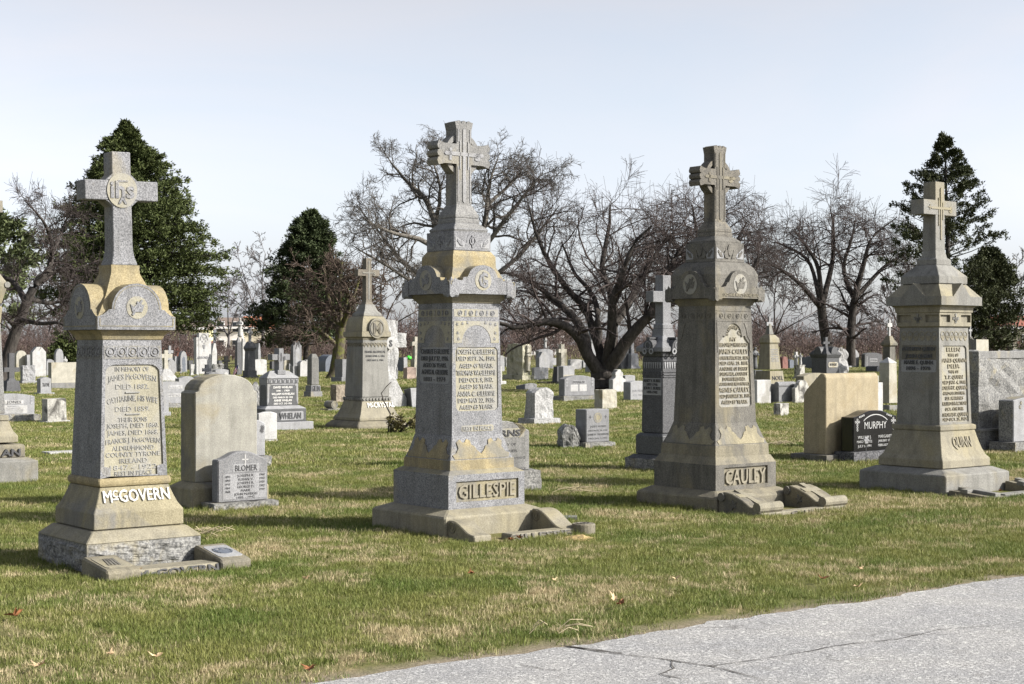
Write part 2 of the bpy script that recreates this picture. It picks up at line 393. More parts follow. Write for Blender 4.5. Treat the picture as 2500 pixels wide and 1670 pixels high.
def clump(seed, nb, rad, h0, h1, w, flat=.7):
    rg = np.random.default_rng(seed)
    r = rad * np.sqrt(rg.random(nb)); a = rg.random(nb) * 2 * np.pi
    base = np.stack([r * np.cos(a), r * np.sin(a), np.full(nb, -.004)], 1)
    b = rg.random(nb) * 2 * np.pi; lean = rg.random(nb) ** 1.2 * flat
    h = h0 + (h1 - h0) * rg.random(nb)
    d = np.stack([np.cos(b) * np.sin(lean), np.sin(b) * np.sin(lean), np.cos(lean)], 1)
    l2 = np.minimum(lean * 1.5 + .35 * rg.random(nb), 1.5)
    d2 = np.stack([np.cos(b) * np.sin(l2), np.sin(b) * np.sin(l2), np.cos(l2)], 1)
    c = rg.random(nb) * np.pi; sx = np.stack([np.cos(c), np.sin(c), np.zeros(nb)], 1) * (w * (.6 + .8 * rg.random(nb)))[:, None]
    m = base + d * (h * .55)[:, None]; t = m + d2 * (h * .5)[:, None]
    vs = np.stack([base - sx, base + sx, m + sx * .7, m - sx * .7, t], 1).reshape(-1, 3)
    i = np.arange(nb)[:, None] * 5
    tris = np.concatenate([i + [0, 1, 2], i + [0, 2, 3], i + [3, 2, 4]], 1).reshape(-1, 3)
    me = bpy.data.meshes.new('blades')
    me.from_pydata(vs.tolist(), [], tris.tolist()); me.materials.append(BL)
    at_ = me.attributes.new('tone', 'FLOAT', 'POINT'); at_.data.foreach_set('value', np.repeat(rg.random(nb), 5).astype(np.float32))
    return bpy.data.objects.new('blades', me)
def make_lawn():
    gc = bpy.data.collections.new('blade tufts')
    for k in range(5): gc.objects.link(clump(k, 84, .10, .014, .044, .0019))
    for k in range(2): gc.objects.link(clump(20 + k, 40, .05, .04, .10, .0022, .6))      # taller tufts
    for k in range(3): gc.objects.link(clump(40 + k, 70, .16, .018, .050, .0040))        # wider ones for the distance
    rg = np.random.default_rng(5); P = []; PK = []; S = []
    def band(d0, d1, dens, kinds, s0, s1):
        n = int(.5 * .74 * (d1 * d1 - d0 * d0) * dens)
        d = np.sqrt(rg.random(n) * (d1 * d1 - d0 * d0) + d0 * d0); x = (rg.random(n) - .5) * .74 * d
        P.append(np.stack([x, d], 1)); PK.append(rg.integers(kinds[0], kinds[1], n)); S.append(s0 + (s1 - s0) * rg.random(n))
    band(6.8, 13, 150, (0, 5), .75, 1.2); band(13, 20, 100, (0, 5), .85, 1.4); band(20, 34, 34, (7, 10), .8, 1.3); band(34, 62, 14, (7, 10), 1.1, 1.7); band(62, 120, 3.5, (7, 10), 1.8, 2.6)
    band(6.8, 20, 1.3, (5, 7), .45, .8)
    for cx, cy, hx, hy, c, s in FOOT:                # longer grass the mower misses at the foot of near stones
        if cy > 26: continue
        m = int((hx + hy) * 4 * 13); t = rg.random(m) * 2 - 1; sd_ = rg.integers(0, 4, m); o = .02 + .05 * rg.random(m)
        lx = np.where(sd_ == 0, t * hx, np.where(sd_ == 1, t * hx, np.where(sd_ == 2, -hx - o, hx + o)))
        ly = np.where(sd_ == 0, -hy - o, np.where(sd_ == 1, hy + o, t * hy))
        P.append(np.stack([cx + lx * c - ly * s, cy + lx * s + ly * c], 1)); PK.append(rg.integers(5, 7, m)); S.append(.35 + .4 * rg.random(m))
    P = np.concatenate(P); PK = np.concatenate(PK); S = np.concatenate(S)
    ed = (P[:, 0] - RA.x) * RN.x + (P[:, 1] - RA.y) * RN.y
    sl = (P[:, 0] - RA.x) * RD.x + (P[:, 1] - RA.y) * RD.y
    wob = np.array([edge_wob(s) + .09 * max(0, noise.noise((s * 2.3, 1.1, 0))) for s in sl])
    keep = (ed - wob > .02 + .26 * rg.random(len(P)) ** 2)
    thin = (ed - wob < .35) & (rg.random(len(P)) < .45); keep &= ~thin
    for cx, cy, hx, hy, c, s in FOOT:
        dx = P[:, 0] - cx; dy = P[:, 1] - cy
        keep &= ~((np.abs(dx * c + dy * s) < hx + .01) & (np.abs(-dx * s + dy * c) < hy + .01))
    P = P[keep]; PK = PK[keep]; S = S[keep]; n = len(P)
    me = bpy.data.meshes.new('grass'); me.vertices.add(n)
    co = np.zeros((n, 3), np.float32); co[:, :2] = P; me.vertices.foreach_set('co', co.ravel())
    a = me.attributes.new('pick', 'INT', 'POINT'); a.data.foreach_set('value', PK.astype(np.int32))
    a = me.attributes.new('size', 'FLOAT', 'POINT'); a.data.foreach_set('value', S.astype(np.float32))
    rot = np.zeros((n, 3), np.float32); rot[:, 2] = rg.random(n) * 6.283
    a = me.attributes.new('turn', 'FLOAT_VECTOR', 'POINT'); a.data.foreach_set('vector', rot.ravel())
    o = bpy.data.objects.new('grass', me); COL.objects.link(o); me.materials.append(BL)
    ng = bpy.data.node_groups.new('lawn scatter', 'GeometryNodeTree')
    ng.interface.new_socket('Geometry', in_out='INPUT', socket_type='NodeSocketGeometry'); ng.interface.new_socket('Geometry', in_out='OUTPUT', socket_type='NodeSocketGeometry')
    gi = ng.nodes.new('NodeGroupInput'); gout = ng.nodes.new('NodeGroupOutput'); ip = ng.nodes.new('GeometryNodeInstanceOnPoints')
    ci = ng.nodes.new('GeometryNodeCollectionInfo'); ci.inputs['Collection'].default_value = gc; ci.inputs['Separate Children'].default_value = True; ci.inputs['Reset Children'].default_value = True
    def attr(nm, t):
        x = ng.nodes.new('GeometryNodeInputNamedAttribute'); x.data_type = t; x.inputs['Name'].default_value = nm; return [q for q in x.outputs if q.enabled][0]
    K = ng.links.new
    K(gi.outputs[0], ip.inputs['Points']); K(ci.outputs[0], ip.inputs['Instance']); ip.inputs['Pick Instance'].default_value = True
    K(attr('pick', 'INT'), ip.inputs['Instance Index']); K(attr('turn', 'FLOAT_VECTOR'), ip.inputs['Rotation']); K(attr('size', 'FLOAT'), ip.inputs['Scale'])
    K(ip.outputs[0], gout.inputs[0])
    md = o.modifiers.new('scatter', 'NODES'); md.node_group = ng
    tag(o, 'short patchy green and straw coloured lawn', 'grass', kind='stuff')

# ---------------------------------------------------------------- trees
def bark(name, c, moss=None):
    m, nt, bs = newmat(name)
    pos = nt.nodes.new('ShaderNodeNewGeometry').outputs['Position']
    col = mixc(nt, rng_(nt, noise_(nt, 9, 5, .7, sz=(1, 1, .4), pos=pos), .3, .7), [x * .5 for x in c], [x * 1.6 for x in c])
    if moss: col = mixc(nt, rng_(nt, noise_(nt, 4, 4, .6, pos=pos), .45, .62), col, moss)
    nt.links.new(col, bs.inputs['Base Color']); bs.inputs['Roughness'].default_value = .9; bs.inputs['Specular IOR Level'].default_value = .1
    b = nt.nodes.new('ShaderNodeBump'); b.inputs['Strength'].default_value = .8; b.inputs['Distance'].default_value = .05
    nt.links.new(noise_(nt, 14, 4, .7, sz=(1, 1, .35), pos=pos), b.inputs['Height']); nt.links.new(b.outputs[0], bs.inputs['Normal'])
    return m
def mesh_np(name, vs, faces, mat, parent=None, smooth=True, k=None):
    me = bpy.data.meshes.new(name); nv = len(vs); nf, w = faces.shape
    me.vertices.add(nv); me.vertices.foreach_set('co', np.asarray(vs, np.float32).ravel())
    me.loops.add(nf * w); me.loops.foreach_set('vertex_index', faces.astype(np.int32).ravel())
    me.polygons.add(nf); me.polygons.foreach_set('loop_start', np.arange(nf, dtype=np.int32) * w); me.polygons.foreach_set('loop_total', np.full(nf, w, np.int32))
    if smooth: me.polygons.foreach_set('use_smooth', np.ones(nf, bool))
    me.materials.append(mat); me.update(calc_edges=True)
    o = bpy.data.objects.new(name, me); COL.objects.link(o)
    if parent: o.parent = parent
    return o
def nrm(a): return a / np.maximum(np.linalg.norm(a, axis=-1, keepdims=True), 1e-9)
def tubes(P, Rr, n):
    """P (N,K,3), Rr (N,K): vertex array and quad array of N tapered tubes"""
    N, K, _ = P.shape
    T = np.empty_like(P); T[:, 1:-1] = P[:, 2:] - P[:, :-2]; T[:, 0] = P[:, 1] - P[:, 0]; T[:, -1] = P[:, -1] - P[:, -2]; T = nrm(T)
    ref = np.where(np.abs(T[..., 2:3]) < .85, np.array([0, 0, 1.]), np.array([1., 0, 0]))
    A = nrm(np.cross(T, ref)); B = np.cross(T, A)
    g = 2 * np.pi * np.arange(n) / n
    vs = P[:, :, None] + Rr[:, :, None, None] * (A[:, :, None] * np.cos(g)[None, None, :, None] + B[:, :, None] * np.sin(g)[None, None, :, None])
    b = (np.arange(N)[:, None, None] * K + np.arange(K - 1)[None, :, None]) * n; i = np.arange(n)[None, None, :]; j = (i + 1) % n
    q = np.stack([b + i, b + n + i, b + n + j, b + j], -1).reshape(-1, 4)
    return vs.reshape(-1, 3), q
def grow(rg, st, d, ln, K, wander, trop):
    N = len(st); P = np.zeros((N, K, 3)); P[:, 0] = st; d = nrm(d); step = ln / (K - 1)
    for k in range(1, K):
        d = nrm(d + wander * rg.normal(size=(N, 3)) + np.array(trop)); P[:, k] = P[:, k - 1] + d * step[:, None]
    return P
def spawn(rg, P, Rr, ln, m, t0, t1, a0, a1, lr, rr, flat=1.0):
    N, K, _ = P.shape
    t = t0 + (t1 - t0) * ((np.arange(m)[None] + rg.random((N, m))) / m)
    x = t * (K - 1); i = np.minimum(x.astype(int), K - 2); f = (x - i)[..., None]; ix = np.arange(N)[:, None]
    st = P[ix, i] * (1 - f) + P[ix, i + 1] * f; tan = nrm(P[ix, i + 1] - P[ix, i])
    rad = (Rr[ix, i] * (1 - f[..., 0]) + Rr[ix, i + 1] * f[..., 0]) * rr
    q = rg.normal(size=(N, m, 3)); q[..., 2] *= flat; q = nrm(np.cross(tan, q)); ang = np.radians(a0 + (a1 - a0) * rg.random((N, m)))[..., None]
    d = tan * np.cos(ang) + q * np.sin(ang)
    l = ln[:, None] * lr * (1.15 - .6 * t) * (.6 + .7 * rg.random((N, m)))
    return st.reshape(-1, 3), d.reshape(-1, 3), l.ravel(), rad.ravel()
def smooth_path(pts, rads, K):
    pts = np.array([tuple(p) for p in pts]); rads = np.array(rads, float); n = len(pts)
    e = np.concatenate([[2 * pts[0] - pts[1]], pts, [2 * pts[-1] - pts[-2]]]); out = []; ro = []
    for x in np.linspace(0, n - 1, K):
        i = min(int(x), n - 2); t = x - i; a, b, c, d = e[i:i + 4]
        out.append(.5 * (2 * b + (c - a) * t + (2 * a - 5 * b + 4 * c - d) * t * t + (3 * b - a - 3 * c + d) * t ** 3)); ro.append(rads[i] * (1 - t) + rads[i + 1] * t)
    return np.array(out), np.array(ro)
def bare_tree(name, label, limbs, D, seed, levels, mbark, mtwig, rmin=.010, group=None, sprouts=0, loc=None, jit=.0, lowest=1.3):
    """limbs: list of ([(px, py, sideways depth)...], r0, r1), the first ones being the trunk; levels: dicts of twig orders"""
    rg = np.random.default_rng(seed)
    b = limbs[0][0][0]; base = gp(b[0], b[1]) if D is None else at(b[0], b[1], D); base.z = 0
    D = base.y if D is None else D
    root = thing(name, label, 'tree', base, 0, group)
    LP = []; LR = []
    for pts, r0, r1 in limbs:
        q = [at(p[0], p[1], D + (p[2] if len(p) > 2 else 0)) - base for p in pts]
        q[0].z = max(q[0].z, -.05) if q[0].z < .3 else q[0].z
        a, r = smooth_path(q, np.linspace(r0, r1, len(q)), 14)
        a[1:] += rg.normal(size=a[1:].shape) * (jit * 2.2 * r0 if len(LP) else jit * r0)
        LP.append(a); LR.append(r)
    P = np.array(LP); Rr = np.array(LR); r2 = Rr.copy()
    if P[0, 0, 2] < .2: r2[0, 0] *= 1.45; r2[0, 1] *= 1.12
    vs, q = tubes(P, r2, 9); mesh_np('trunk', vs, q, mbark, root)
    ln = np.linalg.norm(np.diff(P, axis=1), axis=2).sum(1)
    VS, Q, off = [], [], 0
    for li, lv in enumerate(levels):
        if li == 0 and len(P) > 1: P, Rr, ln = P[1:], Rr[1:], ln[1:]
        st, d, l, r = spawn(rg, P, Rr, ln if li else np.maximum(ln, lv.get('lmin', 0)), lv['m'], lv.get('t0', .25), lv.get('t1', 1), *lv['ang'], lv['lr'], lv.get('rr', .55), lv.get('flat', 1))
        if 'lmax' in lv: l = np.minimum(l, lv['lmax'] * (.6 + .4 * rg.random(len(l))))
        d = d + np.array([0, 0, lv.get('lift', 0)])
        P = grow(rg, st, d, l, lv['K'], lv.get('w', .15), (0, 0, lv.get('trop', 0)))
        ok = P[:, :, 2].min(1) > lowest * (.8 + .4 * rg.random(len(P))); P, r, l = P[ok], r[ok], l[ok]
        Rr = np.maximum(np.linspace(1, .35, lv['K'])[None] * r[:, None], rmin * (1 if li == len(levels) - 1 else 1.25)); ln = l
        v, q = tubes(P, Rr, lv.get('n', 3)); VS.append(v); Q.append(q + off); off += len(v)
        if sprouts and li == 0:
            s0, d0, l0, r0_ = spawn(rg, P, Rr, ln, sprouts, .2, 1, 20, 70, .8, .5)
            d0 = d0 * .25 + np.array([0, 0, 1.]); k = P.shape[1]
            SP = grow(rg, s0, d0, np.minimum(l0, 1.3) * (.4 + .8 * rg.random(len(l0))), 4, .07, (0, 0, .1))
            v, q = tubes(SP, np.full(SP.shape[:2], rmin * .9), 3); VS.append(v); Q.append(q + off); off += len(v)
    mesh_np('crown', np.concatenate(VS), np.concatenate(Q), mtwig, root)
    return root
def leaf_mat(name, a, b):
    m, nt, bs = newmat(name)
    pos = nt.nodes.new('ShaderNodeNewGeometry').outputs['Position']
    k = rng_(nt, noise_(nt, 3.5, 5, .75, pos=pos), .3, .7)
    nt.links.new(mixc(nt, k, a, b), bs.inputs['Base Color']); bs.inputs['Roughness'].default_value = .7; bs.inputs['Specular IOR Level'].default_value = .2
    return m
def conifer(name, label, px, py_base, py_top, prof, D, seed, nbr, mleaf, mbark, per=16, sz=.24, droop=-.05, lean=0.0, gap=0.0, clear=.04, fil=9, group=None):
    """prof: (height fraction, half width in photograph pixels) list"""
    rg = np.random.default_rng(seed)
    base = at(px, py_base, D); base.z = 0; H = at(px, py_top, D).z
    root = thing(name, label, 'tree', base, 0, group)
    pz = np.array([p[0] for p in prof]); pw = np.array([p[1] for p in prof]) * D / F
    tp = np.array([[[0, 0, -.05], [lean * .3, 0, H * .35], [lean * .7, 0, H * .7], [lean, 0, H * .97]]])
    v, q = tubes(tp, np.array([[H * .016, H * .012, H * .007, .02]]), 8); 
    z = clear + (1 - clear) * rg.random(nbr) ** .8; az = rg.random(nbr) * 2 * np.pi
    lum = 1 + .16 * np.sin(az * 3 + z * 17) + .14 * rg.normal(size=nbr)              # uneven outline
    Lb = np.interp(z, pz, pw) * np.clip(lum, .55, 1.3)
    st = np.stack([lean * z, 0 * z, z * H], 1); d = np.stack([np.cos(az), np.sin(az), np.full(nbr, .18)], 1)
    P = grow(rg, st, d, np.maximum(Lb, .15), 6, .06, (0, 0, droop))
    bv, bq = tubes(P, np.linspace(1, .25, 6)[None] * np.maximum(.012 * Lb, .012)[:, None], 3)
    mesh_np('trunk', np.concatenate([v, bv]), np.concatenate([q, bq + len(v)]), mbark, root)
    t = gap + (1.03 - gap) * rg.random((nbr, per)) ** .7; x = np.clip(t, 0, 1) * 5; i = np.minimum(x.astype(int), 4); f = (x - i)[..., None]; ix = np.arange(nbr)[:, None]
    c = P[ix, i] * (1 - f) + P[ix, i + 1] * f; tan = nrm(P[ix, i + 1] - P[ix, i])
    w = np.maximum(Lb, .25)[:, None, None] * .17 * (1.25 - t[..., None])
    c = c + rg.normal(size=c.shape) * w * np.array([1, 1, .30])
    c = c.reshape(-1, 3); tan = tan.reshape(-1, 3); n = len(c)
    cc = np.repeat(c, fil, 0); dd = nrm(np.repeat(tan, fil, 0) * .9 + rg.normal(size=(n * fil, 3)) * .75 + np.array([0, 0, .25]))
    cc = cc + rg.normal(size=cc.shape) * sz * .45
    l = sz * (.5 + .9 * rg.random((n * fil, 1))); sdv = nrm(np.cross(dd, rg.normal(size=dd.shape))) * l * .2
    vs = np.stack([cc - sdv * .7, cc + dd * l * .5 - sdv, cc + dd * l, cc + dd * l * .45 + sdv], 1).reshape(-1, 3)
    mesh_np('crown', vs, np.arange(len(vs)).reshape(-1, 4), mleaf, root, smooth=False)
    return root
BK = bark('dark cherry bark', (.045, .040, .036)); BKG = bark('grey bark', (.115, .106, .092)); BKM = bark('mossy bark', (.07, .058, .045), (.10, .105, .03))
TWR = bark('reddish twigs', (.060, .049, .046)); TWG = bark('grey brown twigs', (.080, .072, .064)); TWB = bark('brown twigs', (.082, .062, .050)); TWD = bark('distant twigs', (.115, .105, .105))
EVG = leaf_mat('evergreen needles', (.020, .031, .010), (.085, .102, .030)); EVD = leaf_mat('dark needles', (.014, .023, .010), (.062, .080, .030)); CED = leaf_mat('cedar needles', (.012, .017, .007), (.055, .062, .021))
PIN = leaf_mat('pine needles', (.03, .04, .016), (.11, .13, .055))
def make_trees():
    # large evergreen behind the first monument
    conifer('spruce_tree', 'largest dense dark green evergreen, behind the monument with the IHS cross', 345, 898, 303, [(0, 130), (.12, 175), (.2, 198), (.3, 196), (.47, 172), (.66, 130), (.78, 92), (.9, 46), (.97, 15), (1, 2)], 103, 1, 820, EVG, BK, per=17, sz=.19, droop=-.03, lean=-1.0, gap=.35, clear=.13, fil=15)
    conifer('spruce_tree', 'smaller dark evergreen standing behind the bare mossy tree', 745, 889, 519, [(0, 60), (.15, 120), (.35, 112), (.6, 85), (.8, 55), (.92, 32), (1, 4)], 125, 2, 480, EVD, BK, per=14, sz=.23, droop=-.02, lean=.5, gap=.3, clear=.1, fil=12)
    conifer('cedar_tree', 'ragged open cedar rising behind the monument with the Quinn name', 2321, 918, 333, [(0, 60), (.2, 115), (.4, 130), (.55, 125), (.7, 100), (.8, 68), (.9, 36), (1, 3)], 82, 3, 165, CED, BK, per=13, sz=.14, droop=.055, lean=-.3, gap=.38, clear=.12, fil=20)
    conifer('cedar_tree', 'low broad dark evergreen at the right, beside the ragged cedar', 2415, 915, 610, [(0, 85), (.3, 100), (.6, 85), (.85, 45), (1, 8)], 88, 4, 330, CED, BK, per=12, sz=.16, droop=.0, gap=.2, clear=.08, fil=12)
    conifer('pine_tree', 'green pine at the left edge with layered level boughs', -35, 945, 520, [(0, 40), (.3, 120), (.6, 130), (.85, 95), (1, 20)], 66, 5, 90, PIN, BK, per=12, sz=.24, droop=.01, gap=.5, clear=.3, fil=12)
    conifer('yew_tree', 'small green evergreen just left of the first monument, behind the pointed white stone', 170, 893, 822, [(0, 50), (.4, 48), (.8, 26), (1, 6)], 116, 6, 150, EVG, BK, per=10, sz=.26, gap=.2, clear=.03, fil=8)
    fine = lambda **k: k
    # big plane tree behind the Gillespie monument
    lev = [fine(m=17, K=9, ang=(30, 75), lr=.55, w=.24, trop=.02, n=4, rr=.5, t0=.18, lmax=3.4), fine(m=9, K=6, ang=(25, 65), lr=.5, w=.26, trop=.01, n=3, rr=.5, t0=.15, lmax=1.5), fine(m=8, K=5, ang=(20, 60), lr=.6, w=.26, n=3, rr=.6, t0=.1, lmax=.85)]
    bare_tree('plane_tree', 'tall bare tree with pale mottled limbs, behind the Gillespie monument', [([(1125, 895), (1127, 760), (1125, 640)], .62, .44),
        ([(1125, 660), (1070, 565, 1), (1040, 490, 2), (1000, 450, 3), (965, 410, 3), (945, 385, 3)], .26, .03), ([(1112, 660), (1040, 592, -2), (970, 572, -3), (915, 550, -4), (885, 530, -4)], .22, .03),
        ([(1128, 650), (1180, 560, 1), (1190, 480, 2), (1200, 430, 1), (1220, 375, 1)], .26, .03), ([(1135, 670), (1230, 540, -1), (1285, 470, -2), (1325, 420, -2)], .2, .03),
        ([(1118, 720), (1000, 655, 2), (950, 600, 3), (920, 560, 3), (870, 500, 3)], .2, .03), ([(1132, 720), (1250, 640, -1), (1320, 560, -1), (1365, 500, -2)], .2, .03),
        ([(1124, 640), (1110, 540, 1), (1128, 450, 0), (1118, 372, 0)], .26, .03), ([(1122, 690), (1020, 690, -3), (930, 640, -4), (860, 600, -4)], .18, .03), ([(1060, 560, 2), (1075, 470, 2), (1062, 410, 2), (1045, 375, 2)], .16, .02), ([(1190, 500, 2), (1255, 440, 3), (1280, 405, 3)], .14, .02)],
        105, 11, lev, BKG, TWG, .0095, jit=.05)
    # cherry in the middle, low fork and wide arching limbs
    lev = [fine(m=14, K=9, ang=(25, 75), lr=.6, w=.18, trop=-.03, n=4, rr=.40, t0=.30, lmin=3.2, lmax=2.6), fine(m=8, K=7, ang=(20, 65), lr=.62, w=.18, trop=-.05, n=3, rr=.45, t0=.1, lmax=1.5), fine(m=7, K=5, ang=(15, 55), lr=.65, w=.12, trop=-.05, n=3, rr=.5, t0=.05, lmax=.9)]
    bare_tree('cherry_tree', 'bare dark cherry with a low fork and wide arching limbs, between Gillespie and Burke', [([(1475, 956), (1473, 925), (1470, 900)], .48, .38), 
        ([(1468, 915), (1440, 880, -.3), (1415, 825, -.5), (1370, 794, -.8), (1314, 787, -1), (1257, 800, -1.2), (1215, 785, -1.3)], .25, .04), ([(1440, 880, -.3), (1418, 800, .3), (1370, 745, .8), (1312, 700, 1), (1262, 675, 1)], .2, .03),
        ([(1470, 900), (1462, 850, .5), (1458, 780, .8), (1452, 730, 1.5), (1400, 660, 2), (1370, 590, 2.5)], .17, .03), ([(1478, 905), (1495, 800, -.5), (1495, 735, -.8), (1525, 662, -1), (1545, 600, -1.2), (1590, 552, -1.4)], .20, .03),
        ([(1482, 905), (1515, 855, -.5), (1560, 795, -.8), (1600, 765, -1), (1650, 735, -1.2), (1690, 700, -1.4)], .27, .05), ([(1590, 775, -1), (1615, 690, -1), (1640, 640, -1.2), (1680, 580, -1.2)], .2, .03),
        ([(1480, 890), (1500, 800, .8), (1490, 710, 1.2), (1470, 655, 1.6), (1485, 560, 1.9), (1490, 500, 2)], .2, .03), ([(1465, 860, .5), (1430, 760, 1.5), (1350, 660, 2.2), (1310, 570, 2.5), (1290, 500, 2.5)], .16, .03), ([(1500, 790, .8), (1560, 700, 1.5), (1600, 620, 2), (1650, 560, 2)], .16, .03)],
        None, 12, lev, BK, TWR, .0050, sprouts=4, jit=.04)
    # weeping crown behind Cauley
    lev = [fine(m=14, K=9, ang=(25, 75), lr=.65, w=.14, trop=-.07, n=4, rr=.40, t0=.25, lmin=3.0, lmax=3.0), fine(m=8, K=7, ang=(20, 60), lr=.65, w=.14, trop=-.09, n=3, rr=.45, t0=.05, lmax=1.8), fine(m=7, K=5, ang=(15, 50), lr=.65, w=.11, trop=-.09, n=3, rr=.6, t0=.05, lmax=1.1)]
    bare_tree('weeping_tree', 'bare weeping tree half hidden behind the Cauley monument', [([(1735, 935), (1735, 850), (1730, 760)], .32, .25), ([(1730, 770), (1690, 660, 1), (1640, 590, 1.5), (1590, 540, 2)], .17, .03), ([(1732, 770), (1720, 650, -1), (1700, 560, -1), (1690, 500, -1)], .17, .03), ([(1733, 780), (1780, 680, 1), (1800, 590, 1), (1825, 540, 1)], .17, .03), ([(1733, 790), (1800, 720, -1), (1840, 650, -1.5), (1855, 620, -1.5)], .15, .03), ([(1730, 780), (1750, 640, 0), (1755, 540, 0), (1770, 500, 0)], .15, .03), ([(1733, 800), (1670, 740, -1), (1610, 690, -1), (1570, 670, -1)], .15, .03)],
        69, 13, lev, BK, TWR, .0062, sprouts=4)
    bare_tree('weeping_tree', 'wide bare weeping tree between the Cauley and Quinn monuments', [([(2032, 893), (2012, 800), (2003, 720)], .36, .26), ([(2078, 893, -1), (2078, 800, -1), (2090, 710, -1)], .30, .22), ([(2005, 730), (1996, 650), (1960, 590), (1935, 560, -1)], .18, .03), ([(2008, 740), (2032, 640, 1), (2035, 560, 1), (2026, 505, 1)], .2, .03), ([(2088, 720, -1), (2110, 640, -1), (2130, 580, -1), (2190, 530, -1)], .2, .03), ([(2090, 740), (2060, 660, 2), (2080, 580, 2), (2090, 530, 2)], .18, .03), ([(2003, 750), (1950, 690, -2), (1890, 650, -2), (1850, 650, -3)], .18, .03), ([(2095, 720), (2160, 650, 1), (2210, 620, 1)], .16, .03), ([(2003, 740), (1975, 640, 2), (1915, 600, 3), (1880, 590, 3)], .15, .03)],
        96, 14, lev, BK, TWR, .0085, sprouts=6)
    # leaning cherry on the left
    lev = [fine(m=13, K=9, ang=(25, 75), lr=.6, w=.18, trop=.0, n=4, rr=.40, t0=.2, lmin=2.4, lmax=2.2), fine(m=7, K=7, ang=(20, 65), lr=.6, w=.15, trop=-.04, n=3, rr=.42, t0=.1, lmax=1.3), fine(m=7, K=5, ang=(15, 55), lr=.65, w=.12, trop=-.04, n=3, rr=.6, t0=.05, lmax=.9)]
    bare_tree('cherry_tree', 'bare leaning tree at the left, its trunk slanting up towards the first monument', [([(2, 935), (22, 860), (42, 800), (66, 735)], .25, .18), ([(66, 735), (90, 690), (114, 668), (128, 620), (126, 588)], .17, .05), ([(128, 620), (148, 572, 1), (172, 510, 1)], .09, .02), ([(126, 588), (104, 538, -1), (58, 487, -1)], .08, .02), ([(112, 670), (160, 655, 1), (215, 668, 1)], .1, .02), ([(64, 738), (34, 690, 1), (0, 672, 1), (-30, 640, 1)], .13, .03), ([(70, 730), (120, 740, 2), (170, 735, 2), (215, 760, 2)], .1, .02), ([(50, 780), (100, 790, -2), (150, 790, -3), (180, 830, -3)], .1, .02), ([(40, 800), (10, 770, -1), (-20, 740, -1)], .1, .02)],
        58, 15, lev, BK, TWR, .0055, sprouts=3)
    # bushy tree with mossy trunk
    bare_tree('hawthorn_tree', 'bushy brown bare tree with a mossy green trunk, left of the McCrystal monument', [([(815, 926), (826, 860), (834, 800)], .30, .24), ([(828, 830), (845, 740, 1), (850, 690, 1)], .15, .03), ([(834, 800), (860, 730, -1), (885, 660, -1)], .14, .03), ([(832, 805), (800, 720, 0), (790, 640, 0)], .14, .03), ([(830, 812), (770, 740, 1), (730, 700, 1)], .13, .03), ([(833, 802), (880, 760, 1), (925, 720, 1)], .13, .03), ([(826, 845), (770, 800, -1), (715, 790, -1)], .1, .02), ([(832, 800), (830, 700, 0), (835, 640, 0)], .12, .03)],
        None, 16, [fine(m=11, K=7, ang=(30, 80), lr=.6, w=.15, trop=-.01, n=4, rr=.5, t0=.15, lmin=2, lmax=2.0), fine(m=9, K=5, ang=(25, 70), lr=.55, w=.15, trop=-.03, n=3, rr=.5, t0=.1, lmax=1.0), fine(m=7, K=4, ang=(20, 60), lr=.55, w=.13, trop=-.02, n=3, rr=.6, t0=.1, lmax=.6)], BKM, TWB, .010)
    # tree behind the McCrystal cross, right
    lev = [fine(m=8, K=7, ang=(25, 60), lr=.5, w=.12, trop=.03, n=4, rr=.5, t0=.3, lmax=4), fine(m=7, K=5, ang=(25, 60), lr=.5, w=.14, trop=.02, n=3, rr=.5, t0=.2, lmax=2), fine(m=6, K=4, ang=(20, 55), lr=.5, w=.12, n=3, rr=.6, t0=.2, lmax=1)]
    def far_tree(px, py, D, top, seed, label, wide=1.0, mk=TWD, rmin=.022):
        hgt = py - top; w = wide * hgt * .3
        bare_tree('bare_tree', label, [([(px, py), (px + 3, py - hgt * .3)], hgt * D / F * .02, hgt * D / F * .014), ([(px + 2, py - hgt * .25), (px - w * .4, py - hgt * .6, 1), (px - w * .7, py - hgt * .9, 1)], hgt * D / F * .01, .03), ([(px + 2, py - hgt * .28), (px + w * .3, py - hgt * .6, -1), (px + w * .8, py - hgt * .88, -1)], hgt * D / F * .01, .03), ([(px + 3, py - hgt * .3), (px, py - hgt * .7), (px + w * .1, top, 0)], hgt * D / F * .01, .03), ([(px + 2, py - hgt * .3), (px - w * .7, py - hgt * .5, 2), (px - w * 1.3, py - hgt * .65, 2)], hgt * D / F * .007, .03), ([(px + 2, py - hgt * .3), (px + w * .8, py - hgt * .5, -2), (px + w * 1.3, py - hgt * .62, 2)], hgt * D / F * .007, .03)],
            D, seed, lev, mk, mk, rmin)
    far_tree(640, 872, 180, 618, 21, 'thin grey bare tree in the distance, left of the smaller evergreen', 1.0)
    far_tree(556, 872, 185, 690, 22, 'small grey bare tree in the distance, before the long white house', 1.2)
    far_tree(930, 880, 150, 640, 23, 'brown bare tree behind the McCrystal monument', 1.5, TWB, .020)
    far_tree(1290, 882, 140, 690, 24, 'brown bare tree in the distance behind the arching cherry limbs', 1.8, TWB, .02)
    far_tree(1600, 882, 145, 640, 25, 'brown bare tree in the distance behind the Burke monument', 1.6, TWB, .02)
    far_tree(1890, 880, 150, 670, 26, 'brown bare tree behind the small Noel monument', 1.5, TWR, .02)
    far_tree(2475, 885, 135, 650, 27, 'grey bare tree at the right edge beside the low evergreen', 1.2, TWG, .018)
    far_tree(2215, 882, 145, 690, 28, 'brown bare tree behind the Quinn monument', 1.5, TWR, .02)
